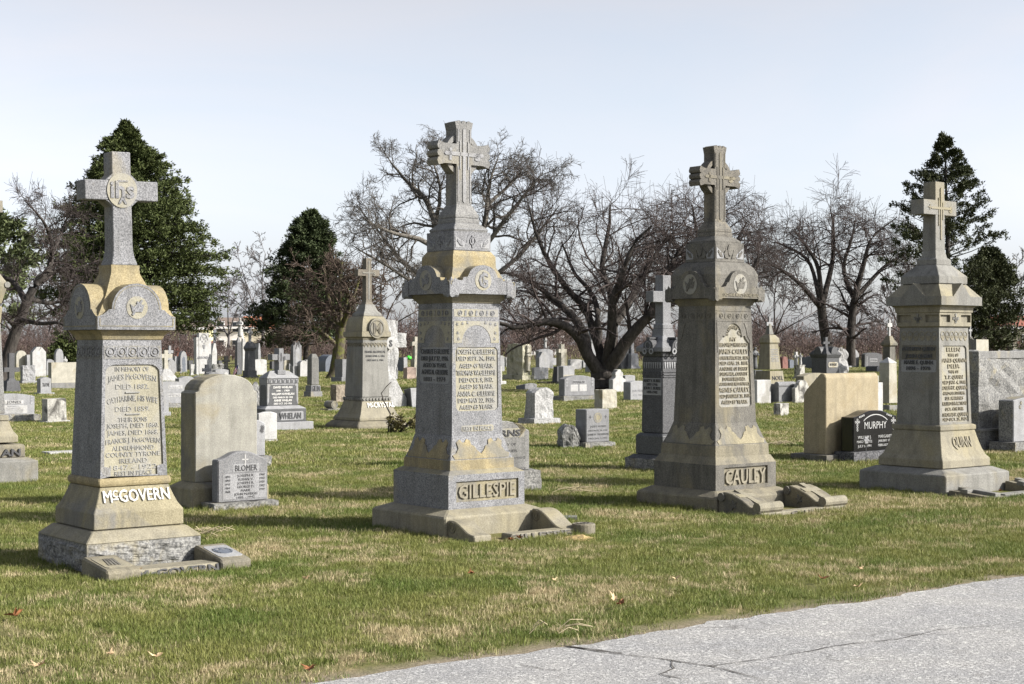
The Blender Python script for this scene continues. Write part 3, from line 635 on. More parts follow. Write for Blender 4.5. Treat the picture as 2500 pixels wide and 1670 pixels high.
    far_tree(230, 880, 140, 640, 29, 'brown bare tree behind the first monument, under the largest evergreen', 1.5, TWB, .02)
    far_tree(30, 880, 140, 640, 30, 'brown bare tree at the left edge behind the leaning cherry', 1.6, TWR, .02)
    # undergrowth along the far boundary
    rg = np.random.default_rng(77); N = 3400
    x0 = (rg.random(N) - .5) * .8; D = 150 + 45 * rg.random(N); st = np.stack([x0 * D, D, np.zeros(N)], 1)
    hh = (3.2 + 2.4 * np.array([noise.noise((v * 22, 0, 0)) for v in x0])) * (.5 + .8 * rg.random(N))
    gapf = np.exp(-((x0 - (595 - CX) / F) / .022) ** 2) + .7 * np.exp(-((x0 - (2480 - CX) / F) / .02) ** 2); hh *= (1 - .72 * gapf)
    P = grow(rg, st, np.stack([rg.normal(size=N) * .25, rg.normal(size=N) * .2, np.ones(N)], 1), np.maximum(hh, .6), 5, .12, (0, 0, 0)); Rr = np.linspace(1, .5, 5)[None] * np.full((N, 1), .035)
    v1, q1 = tubes(P, Rr, 3)
    s2, d2, l2, r2 = spawn(rg, P, Rr, hh, 7, .15, 1, 25, 70, .5, .7)
    P2 = grow(rg, s2, d2, l2, 4, .15, (0, 0, -.02)); P2[:, :, 2] = np.maximum(P2[:, :, 2], .1); v2, q2 = tubes(P2, np.full(P2.shape[:2], .022), 3)
    o = mesh_np('thicket', np.concatenate([v1, v2]), np.concatenate([q1, q2 + len(v1)]), bark('thicket twigs', (.092, .068, .062)))
    tag(o, 'brown leafless thicket along the far edge of the cemetery', 'thicket', kind='stuff')
# ---------------------------------------------------------------- tall square monuments
class Mon:
    """a square monument on the burial grid; tiers are read off as (y of the near corner, silhouette width)"""
    def __init__(s, px, py, w, name, label, cat='monument', group=None, tilt=(0, 0)):
        s.c = gp(px, py); a = .5
        for _ in range(30):
            s.c = gp(px, py) + U * a + V * a; a = s.half(w)
        s.root = thing(name, label, cat, s.c, TH, group, tilt); s.a0 = a
        foot(s.c, a, a)
    def half(s, w):
        lo, hi = .005, 4.
        for _ in range(50):
            a = (lo + hi) / 2; r = s.c + U * a - V * a; l = s.c - U * a + V * a
            if F * (r.x / r.y - l.x / l.y) < w: lo = a
            else: hi = a
        return a
    def z(s, y, a):
        d = (s.c - U * a - V * a).y; return EYE - (y - HY) / F * d
    def lv(s, y, w):
        a = s.half(w); return (s.z(y, a), a)
    def k(s, a=0): return F / (s.c - V * a).y            # photograph pixels per metre at the lit face
    def tier(s, name, mats, lv, bevel=.008, rings=None, skip=()):
        m = MB(); lv = list(lv); z0, a0 = lv[0][:2]
        if z0 > .05 and a0 > .12 and lv[1][0] - z0 > .02 and s.c.y < 40:      # open joint under each course
            m.stack([(z0 - .001, a0 - .016), (z0 + .009, a0 - .016)]); lv[0] = (z0 + .007, a0)
        m.stack(lv, skip); return m.build(name, mats, s.root, bevel)
def box_panel(x0, x1, y0, y1, ch=0):
    if not ch: return [(x0, y0), (x1, y0), (x1, y1), (x0, y1)]
    return [(x0 + ch, y0), (x1 - ch, y0), (x1, y0 + ch), (x1, y1 - ch), (x1 - ch, y1), (x0 + ch, y1), (x0, y1 - ch), (x0, y0 + ch)]
def trapez(a0, a1, ln): return [(-a0, 0), (a0, 0), (a1, ln), (-a1, ln)]
def word(mb, M, y, txt, h, w, d, x=0, bold=.03, mi=0, slope=0):
    """a family name with a small raised C after the M when it starts with Mc"""
    if not txt.startswith('Mc'): return mb.text(M, x, y, txt, h, w, d, bold=bold, mi=mi)
    rest = txt[2:]; wm, wc, wr = glyphs('M', bold)[2], glyphs('C', bold)[2] * .62, glyphs(rest, bold)[2]; g = .10
    k = w / (wm + wc + wr + 2 * g); X = x - w / 2
    mb.text(M, X + k * wm / 2, y, 'M', h, k * wm, d, bold=bold, mi=mi)
    xc = X + k * (wm + g + wc / 2); mb.text(M, xc, y + h * .19, 'C', h * .6, k * wc, d, bold=bold, mi=mi)
    mb.prism([(xc - k * wc / 2, y - h * .32), (xc + k * wc / 2, y - h * .32), (xc + k * wc / 2, y - h * .22), (xc - k * wc / 2, y - h * .22)], M, -.002, d, mi)
    mb.text(M, X + w - k * wr / 2, y, rest, h, k * wr, d, bold=bold, mi=mi)
def crown_emblem(mb, M, x, y, r, d, cross=True):
    """a crown with a slanting cross laid through it"""
    mb.prism([(x - r * .50, y - r * .42), (x + r * .50, y - r * .42), (x + r * .72, y + r * .32), (x + r * .36, y + r * .02), (x + r * .02, y + r * .42), (x - r * .34, y + r * .02), (x - r * .72, y + r * .32)], M, -.002, d)
    if cross:
        q = Matrix.Translation((x, y, 0)) @ Matrix.Rotation(-.6, 4, 'Z')
        mb.prism(box_panel(-r * .10, r * .10, -r * .85, r * .85), M @ q, -.002, d * 1.3); mb.prism(box_panel(-r * .34, r * .34, r * .30, r * .50), M @ q, -.002, d * 1.2)
def oval(x, y, rx, ry, n=28): return arcpts(x, y, rx, ry, 0, 360 - 360 / n, n - 1)
def frieze(mb, M, x0, x1, y, h, n, d):
    """running vine: circles joined by an S stem, with leaves"""
    p = (x1 - x0) / n
    for i in range(n):
        cx = x0 + p * (i + .5); r = min(h * .42, p * .42)
        mb.ring(M @ Matrix.Translation((cx, y, 0)), r * .74, r, -.002, d, 14)
        mb.prism(oval(cx, y, r * .42, r * .5, 7), M, -.002, d)
        if i: mb.prism([(cx - p * .5 - p * .1, y - h * .4), (cx - p * .5 + p * .06, y - h * .4), (cx - p * .5 + p * .1, y + h * .4), (cx - p * .5 - p * .06, y + h * .4)], M, -.002, d * .8)
def ihs(mb, M, x, y, h, d, bold=.05):
    mb.text(M, x, y, 'I', h * .8, h * .10, d, bold=0); mb.text(M, x - h * .30, y - h * .05, 'i', h * .7, h * .12, d, bold=.03)
    mb.text(M, x + h * .32, y - h * .05, 's', h * .55, h * .26, d, bold=.04)
def long_cross(mb, M, x, y0, y1, ya, w, t, d):
    mb.prism([(x - t, y0 + t), (x, y0), (x + t, y0 + t), (x + t, ya - t), (x + w - t, ya - t), (x + w, ya), (x + w - t, ya + t), (x + t, ya + t), (x + t, y1 - t), (x, y1), (x - t, y1 - t), (x - t, ya + t), (x - w + t, ya + t), (x - w, ya), (x - w + t, ya - t), (x - t, ya - t)], M, -.002, d)
def latin(s0, s1, A, z0, z1, za, zb, top=None):
    """outline of a plain cross: half stem, half arm span, foot, top, arm bottom, arm top"""
    return [(s0, z0), (s1, za), (A, za), (A, zb), (s1, zb), (s1, z1), (-s1, z1), (-s1, zb), (-A, zb), (-A, za), (-s1, za), (-s0, z0)]

# ---- first monument from the left: plain cross with IHS
def mcgovern():
    m = Mon(212, 1399, 397, 'cross_monument', 'granite monument lettered McGovern, with an IHS disc on its plain grey cross', tilt=(0, 0))
    r = m.root; L_ = m.lv
    zt, a = L_(1326.5, 396); zs, a2 = L_(1298, 316)
    # rock-faced base with sloped margin
    bm = bmesh.new(); bmesh.ops.create_cube(bm, size=2)
    for v in bm.verts: v.co = Vector((v.co.x * a, v.co.y * a, -.04 if v.co.z < 0 else zt - .014))
    bmesh.ops.subdivide_edges(bm, edges=bm.edges, cuts=15, use_grid_fill=True)
    for v in bm.verts:
        p = v.co.copy(); ed = max(abs(p.x), abs(p.y)) > a - 1e-4
        if ed and p.z < zt - .03:
            corner = min(abs(p.x), abs(p.y)) > a - .03
            q = noise.fractal(p * 7, .8, 2., 4) * .040 + noise.noise(p * 3.1) * .028
            if abs(p.x) < a - .035: v.co.y += math.copysign(q * (1 if abs(p.y) > a - 1e-4 else 0), p.y)
            if abs(p.y) < a - .035: v.co.x += math.copysign(q * (1 if abs(p.x) > a - 1e-4 else 0), p.x)
    me = bpy.data.meshes.new('base'); bm.to_mesh(me); bm.free(); me.materials.append(ROCK)
    b = bpy.data.objects.new('base', me); COL.objects.link(b); b.parent = r
    m.tier('base_top', BUFF, [(zt - .0145, a + .004), (zt - .002, a + .002), (zs, a2 + .015)])
    pl = [L_(1297.7, 314), L_(1255.7, 313)]; z1, a1 = L_(1191, 241)
    z0, a0 = pl[1]; cv = [(z0 + (z1 - z0) * t, a0 + (a1 - a0) * (t ** .72)) for t in (.25, .5, .75, 1)]
    pl[0] = (zs, pl[0][1]); m.tier('plinth', TAN, pl + cv, 0.006)
    l0 = L_(1189, 254.5); l1 = L_(1174.5, 254.5); s0 = L_(1169, 234.6); s1 = L_(829.8, 204.6)
    m.tier('ledge', OCHRE, [(z1, l0[1] - .012), (z1 + .014, l0[1]), l1, (s0[0], s0[1] + .012)])
    # shaft with a sunk panel on the lit face
    sh = MB(); sh.stack([s0, s1], skip=[(0, 0)]); M, ln = face(*s0, *s1)
    w0 = s0[1] * .885; w1 = s1[1] * .885
    def xw(t): return (s0[1] + (s1[1] - s0[1]) * t) * .895
    inner = [(-xw(.03) + .05, ln * .012), (xw(.03) - .05, ln * .012), (xw(.06) - .05, ln * .075), (xw(.09), ln * .085), (xw(.76), ln * .76)] + [(xw(.76) * (.62 + .38 * math.cos(R(t))), ln * (.765 + .055 * math.sin(R(t)))) for t in (20, 45, 70, 90)] 
    inner = inner + [(-x, y) for x, y in reversed(inner)]; inner = [p for i, p in enumerate(inner) if i == 0 or (Vector(p) - Vector(inner[i - 1])).length > 1e-4]
    if (Vector(inner[0]) - Vector(inner[-1])).length < 1e-4: inner.pop()
    sh.recess(M, trapez(s0[1], s1[1], ln), inner, .012, 0, 1, 1); sh.build('shaft', [GRAN, PANEL], r)
    t = MB(); Mp = M @ Matrix.Translation((0, 0, -.012)); PW = s0[1] * .9 * 2
    for s, y, h, w, arch in (('IN MEMORY OF', .788, .034, .62, 0), ('JAMES McGOVERN', .735, .042, .88, .022), ('DIED 1882.', .66, .036, .60, 0), ('CATHARINE, HIS WIFE', .575, .042, .90, .022), ('DIED 1859.', .497, .036, .61, 0), ('THEIR SONS', .42, .033, .51, 0), ('JOSEPH, DIED 1860.', .376, .034, .91, 0), ('JAMES, DIED 1868.', .325, .034, .88, 0), ('FRANCIS J. McGOVERN', .272, .036, .93, .014), ('ALDRUMMOND', .213, .034, .71, 0), ('COUNTY TYRONE', .167, .034, .92, 0), ('IRELAND', .12, .034, .47, 0), ('1847 ― 1922'.replace('―', '-'), .073, .034, .78, 0), ('REST IN PEACE', .031, .030, .63, 0)):
        t.text(Mp, 0, y * ln, s, h * ln, w * PW * (1 - .12 * y), .0045, arch * ln, bold=.0)
    for y in (.617, .459): t.prism(box_panel(-.055, .055, y * ln - .004, y * ln + .004), Mp, -.001, .009)
    t.build('inscription', LETG, r)
    f = MB(); f2 = MB(); y = ln * .905
    f.prism(box_panel(-s1[1] * .97, s1[1] * .97, ln * .862, ln * .958), M, -.002, .004); frieze(f2, M @ Matrix.Translation((0, 0, .004)), -s1[1] * .95, s1[1] * .95, y + .008, ln * .092, 5, .006)
    Ml, _ = face(*s0, *s1, True); f.prism(box_panel(-s1[1] * .97, s1[1] * .97, ln * .862, ln * .958), Ml, -.002, .004); frieze(f2, Ml @ Matrix.Translation((0, 0, .004)), -s1[1] * .95, s1[1] * .95, y + .008, ln * .092, 5, .006)
    f.build('frieze', GRAND, r); f2.build('vine_carving', GRAN, r)
    # cap: parapet with round gables, hipped roof rising to a collar
    cb = L_(804.5, 275); ct = L_(772, 275); s1z = s1[0]
    m.tier('moulding', OCHRE, [(s1z, s1[1] + .006), (s1z + .015, s1[1] + .012), ((s1z + cb[0]) / 2, s1[1] + (cb[1] - s1[1]) * .28), (cb[0] - .002, cb[1] - .022)], .004)
    a = cb[1]; zb = cb[0]; hb = ct[0] - zb; rg_ = a * .635; sc = m.k(a)
    zs_ = zb + hb + (1235 - 1190) * .3825 / sc
    half = [(a - .004, zb), (a - .004, zb + hb)] + [(a - (a - rg_ - .02) * q, zb + hb + (zs_ - zb - hb) * (q ** 1.9)) for q in (.25, .5, .75, 1)] + [(rg_, zs_)] + [(rg_ * math.cos(R(t)), zs_ + rg_ * .98 * math.sin(R(t))) for t in (15, 30, 45, 60, 75, 90)]
    out = mirror(half); c = MB(); c.prism(out, front(0), -a, a, 0, 1); c.prism(out, side(0), -a, a, 0, 1)
    nk = L_(667, 101); nt = L_(646, 100)
    c.stack([(zb + hb - .05, a - .012), (zb + hb, a - .012), (zb + hb + (nk[0] - zb - hb) * .5, a * .60), nk, ((nk[0] + nt[0]) / 2, nt[1] * .985), nt], mi=1); c.build('cap', [GRAN, OCHRE], r)
    e = MB(); em = MB(); ln_ = MB()
    for Mf in (front(-a), side(-a)):
        e.prism(oval(0, zs_ + .015, a * .27, a * .27), Mf, -.002, .003); crown_emblem(em, Mf @ Matrix.Translation((0, 0, .003)), 0, zs_ + .015, a * .25, .006)
        ln_.prism(box_panel(-a * .93, a * .93, zb + .022, zb + .030), Mf, -.001, .002)
        for q in (-1, 1): ln_.prism(box_panel(q * a * .93 - .004, q * a * .93 + .004, zb + .026, zb + hb - .01), Mf, -.001, .0025)
        ac = arcpts(0, zs_, rg_ * .925, rg_ * .91, 0, 180, 18); ln_.prism(ac + [(x * .97, zs_ + (y - zs_) * .97) for x, y in reversed(ac)], Mf, -.001, .002)
    e.build('medallion', PANEL, r); em.build('crown_emblem', GRAN, r); ln_.build('edge_line', TAN, r)
    # cross
    f0 = L_(645, 90); f1 = L_(598, 69); f2_ = L_(369, 66); k = m.k(f1[1]); zA0 = EYE - (489 - HY) / k; zA1 = EYE - (441 - HY) / k
    x = MB(); w = f1[1]; x.stack([(nt[0], f0[1]), (f0[0] + .01, f0[1] * .985), (f0[0] + .05, f1[1] * 1.13), (f0[0] + .10, f1[1] * 1.03), f1, (f2_[0], f2_[1])])
    A = 174 / .915 / k / 2; x.box(-A, A, -w * .985, w * .985, zA0, zA1)
    g = .05
    for q in (-1, 1):
        for z_, d in ((zA0, -1), (zA1, 1)): x.prism([(q * w * .9, z_), (q * (w + g), z_ + .0001 * d), (q * w * .9, z_ + d * g)][:: int(q * d)], front(0), -w * .98, w * .98)
    cr = x.build('cross', GRAN, r, .005); 
    d = MB(); zc = (zA0 + zA1) / 2; d.prism(oval(0, zc, .118, .128, 32), front(-w), -.002, .006); dd = d.build('medallion', PANEL, cr)
    t = MB(); Mf = front(-w - .006); t.text(Mf, 0, zc + .008, 'ihs', .12, .185, .006, bold=.03); t.prism(box_panel(-.035, .045, zc + .062, zc + .076), Mf, -.001, .005); t.prism([(-.01, zc - .05), (.012, zc - .05), (.035, zc - .10), (.018, zc - .10), (0, zc - .07), (-.018, zc - .1), (-.035, zc - .1)], Mf, -.001, .006); t.build('ihs_letters', GRAN, cr)
    cr.rotation_euler = (0, R(-1.3), 0); cr.location = (nt[0] * math.sin(R(1.3)), 0, 0)
    # family name on the sloping plinth
    i0, i1 = cv[1], cv[3]; M2, ln2 = face(*cv[0], *cv[3]); M2 = M2 @ Matrix.Translation((0, 0, -.004))
    t = MB(); word(t, M2, ln2 * .50, 'McGOVERN', .090, .51, .016, x=.0, bold=.0); t.build('family_name', LETW, r)
    b = MB(); b.prism(oval(a0 * 1.04, 0, .03, .02, 12), frame((0, -(a2 + .05), (zt + zs) / 2 + .002), (1, 0, 0), (0, a - a2, zs - zt)), -.004, .003)
    return m
# ---- grave kerbs
def kerb(m, label, rows, w):
    k = thing('grave_kerb', label, 'grave kerb', m.c - V * m.a0, TH); return k

# ---- second monument
def scroll_cap(m, bot, top, hb_y, arch, mats, zb, a, roof, band_text=None):
    pass
def stepped_cross(m, r, z0, base, mats, st, thick, zA0, zA1, A, ztop, flare, ring, tilt=0, orn=None, torus=True):
    """wheel cross with flared, scalloped ends"""
    x = MB(); fl = .035
    if torus: x.stack([(z0, base * .99), (z0 + .02, base), (z0 + .035, base * .99), (z0 + .042, base * .93), (z0 + .05, base * .97), (z0 + .072, base * .96), (flare[0], flare[1])])
    else: x.stack([(z0, base), (z0 + .05, base), (z0 + .062, base * .96), (z0 + .085, st * 1.18), (flare[0], flare[1])])
    h = (zA1 - zA0) / 2; zc = (zA0 + zA1) / 2
    def end(c, r0, n=3):  # scalloped tip, three bumps
        o = []
        for i in range(n):
            cc = -r0 + r0 * 2 * (i + .5) / n; o += [(cc + r0 / n * math.cos(R(t)), .028 * math.sin(R(t))) for t in (180, 135, 90, 45)]
        return o + [(r0, 0)]
    arm = [(st, zA0), (A - .06, zA0), (A, zA0 - .018)] + [(A - .012 + e[1], zc + e[0] * 1.1) for e in end(0, h)][1:-1] + [(A, zA1 + .018), (A - .06, zA1), (st, zA1)]
    up = [(st, ztop - .07), (st + .018, ztop)] + [(-e[0], ztop - .014 + e[1]) for e in end(0, st)][1:-1] + [(-st - .018, ztop), (-st, ztop - .07)]
    out = [(-st * 1.02, flare[0] - .01), (st * 1.02, flare[0] - .01)] + arm + up + [(-p[0], p[1]) for p in reversed(arm)]
    x.prism(out, front(0), -thick, thick)
    if ring: x.ring(frame((0, 0, zc), (1, 0, 0), (0, 0, 1)), ring[0], ring[1], -ring[2], ring[2], 40)
    c = x.build('cross', mats[0], r)
    o = MB(); Mf = front(-thick)
    long_cross(o, Mf, 0, flare[0] + .02, ztop - .05, zc, A * .80, st * .20, .006)
    for q in (-1, 1): o.prism(box_panel(q * st * .8 - .004, q * st * .8 + .004, flare[0] + .03, zA0 - .02), Mf, -.001, .005); o.prism(box_panel(q * st * .8 - .004, q * st * .8 + .004, zA1 + .02, ztop - .06), Mf, -.001, .005)
    o.text(Mf, -A * .55, zc, 'i', h * 1.2, h * .35, .006, bold=.04); o.text(Mf, A * .55, zc, 's', h * 1.0, h * .7, .006, bold=.04)
    for q in (-1, 1): o.prism(box_panel(q * .0 + (-st * .55 if q < 0 else st * .55) - .006, (-st * .55 if q < 0 else st * .55) + .006, zc - h * 1.5, zc + h * 1.3), Mf, -.001, .006)
    o.build('relief', mats[1], c)
    return c
def cap_outline(a, zb, px, pts):
    return mirror([(f * a, zb + d / px) for f, d in pts])
def horns(c, a, zb, px, pts):
    """a pointed acroterion with a scroll foot on each corner of the cap: highest at the very corner, falling off along both faces"""
    up = sorted({round(f, 3): d for f, d in pts[len(pts) // 2:]}.items()); lo = sorted({round(f, 3): d for f, d in pts[:len(pts) // 2 + 1]}.items())
    fs = [.74, .80, .86, .90, .94, .98, 1.012]; n = len(fs)
    hi = [float(np.interp(f, [p[0] for p in up], [p[1] for p in up])) for f in fs]; lw = [float(np.interp(f, [.72, .80, .86, .90, .96, 1.012], [0, 0, -.006 * px, -.028 * px, -.034 * px, -.012 * px])) for f in fs]
    for qx in (-1, 1):
        for qy in (-1, 1):
            vs = []; F_ = []
            for top in (1, 0):
                for i in range(n):
                    for j in range(n): vs.append((qx * fs[i] * a, qy * fs[j] * a, zb + (min(hi[i], hi[j]) if top else max(lw[i], lw[j]) if False else min(lw[i], lw[j])) / px))
            for i in range(n - 1):
                for j in range(n - 1):
                    p = i * n + j; F_ += [(p, p + n, p + n + 1, p + 1), (n * n + p, n * n + p + 1, n * n + p + n + 1, n * n + p + n)]
            rim = [i * n for i in range(n)] + [(n - 1) * n + j for j in range(1, n)] + [i * n + n - 1 for i in range(n - 2, -1, -1)] + [j for j in range(n - 2, 0, -1)]
            for i in range(len(rim)): p, q = rim[i], rim[(i + 1) % len(rim)]; F_.append((p, n * n + p, n * n + q, q))
            if qx * qy < 0: F_ = [f[::-1] for f in F_]
            c.add(vs, F_)
def acroter(m, r, lo, hi, dome, mats, wing):
    """upper block with leaf corners and a domed top"""
    b = MB(); z0, a0 = lo; z1, a1 = hi
    b.stack([(z0, a0), (z1 - .06, a1 - .012), (z1 - .02, a1 - .03), (dome[0] * .5 + z1 * .5 - .01, (a1 + dome[1]) / 2 + .02), (dome[0], dome[1])], mi=1)
    top = z1 + .012; h = z1 - z0
    out = mirror([(a1 - .004, z0 + .004), (a1 - .004, top), (a1 * .62, z1 - h * .42), (a1 * .34, z1 - h * .55), (a1 * .26, z1 - h * .15), (a1 * .12, z1 + h * .06), (0, z1 + h * .10)])
    b.prism(out, front(0), -a1 + .0, a1 - .0); b.prism(out, side(0), -a1 + .0, a1 - .0)
    o = b.build('crown_block', [mats[0], mats[1]], r, .004)
    l = MB()
    for Mf in (front(-a1), side(-a1)):
        if wing == 'tulip':
            l.prism(oval(0, z0 + h * .66, a1 * .17, h * .34, 14), Mf, -.002, .010)
            for q in (-1, 1): l.prism([(q * a1 * p, z0 + h * y) for p, y in ((.10, .18), (.34, .22), (.44, .42), (.34, .6), (.22, .66), (.16, .4))][::q], Mf, -.002, .009)
        else: l.ring(Mf @ Matrix.Translation((0, z0 + h * .55, 0)), a1 * .12, a1 * .17, -.002, .008, 16); l.prism(box_panel(-a1 * .05, a1 * .05, z0 + h * .2, z0 + h * .85), Mf, -.002, .008)
    l.build('leaf_carving', mats[0], o)
    p = MB()
    for Mf in (front(-a1), side(-a1)):
        for q in (-1, 1): p.prism([(q * a1 * x, z0 + h * y) for x, y in ((.90, .16), (.92, .80), (.58, .52), (.40, .40), (.46, .18))][::q], Mf, -.002, .003)
    p.build('panel', mats[2], o)
    w = MB()
    for Mf in (front(-a1), side(-a1)):
        for q in (-1, 1): w.prism([(q * a1 * x, z0 + h * y) for x, y in ((.52, .25), (.66, .28), (.84, .55), (.80, .64), (.68, .5), (.60, .52))][::q], Mf, .001, .009)
    w.build('leaf_carving', mats[0], o)
def leaf_band(m, r, lo, hi, matp, n=2):
    """zigzag of broad leaves in a contrasting stain, on both seen faces"""
    p = MB()
    for left in (False, True):
        M, ln = face(*lo, *hi, left); w = lo[1] * .9
        for q in (-1, 1):
            c = q * w * .48
            p.prism([(c + w * .44 * x, ln * y) for x, y in ((-1, .10), (-.6, .06), (0, .04), (.6, .06), (1, .10), (.92, .34), (.66, .42), (.62, .70), (.36, .80), (.22, .66), (0, .72), (-.2, .66), (-.36, .80), (-.62, .70), (-.66, .42), (-.92, .34))], M, -.006, .004) if 0 else None
        hf = ((.95, .05), (1.0, .22), (.86, .30), (.76, .50), (.80, .74), (.68, .86), (.60, .72), (.52, .72), (.44, .86), (.32, .80), (.30, .62), (.20, .56), (.13, .40), (0, .24))
        p.prism(mirror([(w * x, ln * y) for x, y in hf]), M, -.006, .003)
    p.build('leaf_band', matp, r)
def lines(mb, M, ln, aw, rows, d=.008, bold=.022):
    for s, y, h, w in rows: mb.text(M, 0, y * ln, s, h * ln, w * aw, d, bold=bold)

def gillespie():
    m = Mon(1086, 1314, 428, 'cross_monument', 'tall granite monument lettered Gillespie with a wheel cross and letter G medallion'); r = m.root; L_ = m.lv
    b0 = (-.04, m.a0); bt = L_(1264.7, 428); t2b = L_(1245, 319.5)
    m.tier('base', BUFF, [b0, bt, (t2b[0], t2b[1] + .02)], .012)
    t2 = L_(1161.5, 319.5); t3b = L_(1149.6, 267); t2b = (t2b[0], t2[1])
    q = MB(); q.stack([t2b, t2], skip=[(0, 0)]); M, ln = face(*t2b, *t2)
    inner = box_panel(-t2[1] * .80, t2[1] * .84, ln * .20, ln * .80)
    q.recess(M, trapez(t2b[1], t2[1], ln), inner, .016, 0, 1, 1); q.stack([t2, (t3b[0], t3b[1] + .012)], mi=1); q.build('plinth', [GRAN, TAN], r)
    t = MB(); word(t, M @ Matrix.Translation((0, 0, -.016)), ln * .50, 'GILLESPIE', ln * .40, t2[1] * 1.50, .014, x=t2[1] * .02, bold=.008); t.build('family_name', LETT, r)
    s0 = L_(1065, 213); s1 = L_(739.6, 196.7); t3 = L_(1126, 265)
    cv = [(t3[0] + (s0[0] - t3[0]) * u, t3[1] + (s0[1] + .004 - t3[1]) * (u ** .75)) for u in (.3, .6, 1)]
    m.tier('pedestal', [GRAN], [(t3b[0], t3b[1]), t3] + cv, .006)
    st = MB(); st.stack([(t3b[0], t3b[1] + .003), (t3[0], t3[1] + .003), (t3[0] + .004, t3[1])], caps=False); st.build('pedestal_band', OCHRE, r)
    leaf_band(m, r, t3, (cv[2][0], cv[2][1] + .002), OCHRE)
    sh = MB(); sh.stack([s0, s1], skip=[(0, 0), (0, 3)])
    M, ln = face(*s0, *s1); ml, _ = face(*s0, *s1, True); av = (s0[1] + s1[1]) / 2
    sh.recess(M, trapez(s0[1], s1[1], ln), box_panel(-av * .86, av * .88, ln * .185, ln * .668, .028), .008, 0, 1, 1)
    sh.recess(ml, trapez(s0[1], s1[1], ln), box_panel(-av * .86, av * .86, ln * .39, ln * .668, .028), .006, 0, 2, 2)
    sh.build('shaft', [GRAN, PANEL, PANELD], r)
    t = MB(); lines(t, M @ Matrix.Translation((0, 0, -.008)), ln, av * 1.68, (('JOSEPH C.GILLESPIE', .634, .037, .97), ('DIED SEPT. 24, 1909.', .583, .033, .95), ('AGED 49 YEARS.', .527, .033, .82), ('THOMAS W.GILLESPIE', .474, .037, .97), ('DIED OCT. 9, 1917.', .420, .034, .83), ('AGED 58 YEARS.', .370, .033, .82), ('ANNA C. GILLESPIE', .316, .037, .92), ('DIED MAY 22, 1926.', .265, .033, .90), ('AGED 63 YEARS.', .215, .033, .83)), .007, .01)
    t.build('inscription', LETG, r)
    t = MB(); lines(t, ml @ Matrix.Translation((0, 0, -.006)), ln, av * 1.64, (('CHARLES E.GILLESPIE', .635, .037, .96), ('DIED JULY 27, 1926.', .582, .033, .93), ('AGED 26 YEARS.', .530, .033, .80), ('AGNES M. GILLESPIE', .478, .037, .90), ('1883 - 1974', .424, .033, .74)), .006, .01)
    t.build('inscription', DGRAN, r)
    p = MB(); p.prism(box_panel(-av * .66, av * .66, ln * .030, ln * .076, .012), M, -.002, .003); p.build('motto_panel', PANEL, r)
    t = MB(); t.text(M, 0, ln * .053, 'REST IN PEACE', ln * .028, av * 1.2, .009, bold=.03); t.build('motto', LETG, r)
    # arched spandrels and vine frieze
    p = MB(); v = MB()
    for Mx in (M, ml):
        w = av * .93; cx = 0; rr = av * .60
        ar = arcpts(0, ln * .70, rr, ln * .135, 0, 180, 14)
        p.prism([(w, ln * .70), (w * .985, ln * .865), (-w * .985, ln * .865), (-w, ln * .70)] + [(x, y) for x, y in reversed(ar)], Mx, -.002, .003)
        p.prism(box_panel(-w * .98, w * .98, ln * .898, ln * .955), Mx, -.002, .003)
        frieze(v, Mx @ Matrix.Translation((0, 0, .003)), -w * .96, w * .96, ln * .926, ln * .050, 4, .005)
        for q in (-1, 1):
            for i, (fx, fy) in enumerate(((.85, .84), (.62, .845), (.84, .775), (.40, .852), (.80, .73))): 
                v.prism([(q * w * fx + .016 * math.cos(g) * (1 if j % 2 else .4), ln * fy + .016 * math.sin(g) * (1 if j % 2 else .4)) for j, g in enumerate(np.arange(10) * .6283)], Mx @ Matrix.Translation((0, 0, .003)), -.001, .004)
    p.build('spandrel', PANEL, r); v.build('vine_carving', GRAN, r)
    cb = L_(716, 275); a = cb[1]; zb = cb[0]; px = m.k(a)
    m.tier('moulding', SANDT, [(s1[0], s1[1] + .005), (s1[0] + .012, s1[1] + .012), ((s1[0] + zb) / 2, s1[1] + (a - s1[1]) * .34), (zb - .002, a * .93)], .004)
    k_ = .319; Y = lambda y: (1392 - y) * k_
    horn = [(.74, Y(1392)), (.80, Y(1392)), (.86, Y(1398)), (.90, Y(1422)), (.96, Y(1424)), (1.02, Y(1405)), (.985, Y(1350)), (1.02, Y(1245)), (.86, Y(1262)), (.78, Y(1290)), (.74, Y(1290))]
    pts = [(.985, Y(1392)), (.985, Y(1300)), (.78, Y(1290)), (.62, Y(1290)), (.60, Y(1268)), (.46, Y(1262))] + [(.44 * math.cos(R(q)), Y(1262) + 92 * k_ * math.sin(R(q))) for q in (15, 30, 45, 60, 75, 90)]
    out = cap_outline(a, zb, px, pts); c = MB(); c.prism(out, front(0), -a, a, 0, 1); c.prism([(x * .996, y) for x, y in out], side(0), -a * .996, a * .996, 0, 1)
    horns(c, a, zb, px, horn)
    rf = L_(611, 156); zr = zb + Y(1262) / px
    c.stack([(zb + .01, a * .9), (zr - .05, a * .84), (zr + (rf[0] - zr) * .40, a * .66), (zr + (rf[0] - zr) * .8, rf[1] + .03), rf], mi=1); c.build('cap', [GRAN, OCHRE], r)
    e = MB(); em = MB(); zm = zb + Y(1285) / px
    e.prism(oval(0, zm, a * .25, a * .25), front(-a), -.002, .003); e.prism(oval(0, zm, a * .25, a * .25), side(-a), -.002, .003); e.build('medallion', PANEL, r)
    em.text(front(-a - .003), 0, zm, 'G', a * .34, a * .28, .006, bold=.03); em.prism(box_panel(-.006, .006, zm - a * .16, zm + a * .2), front(-a - .003), -.001, .005); crown_emblem(em, side(-a - .003), 0, zm, a * .22, .006); em.build('monogram', GRAN, r)
    sc = MB()
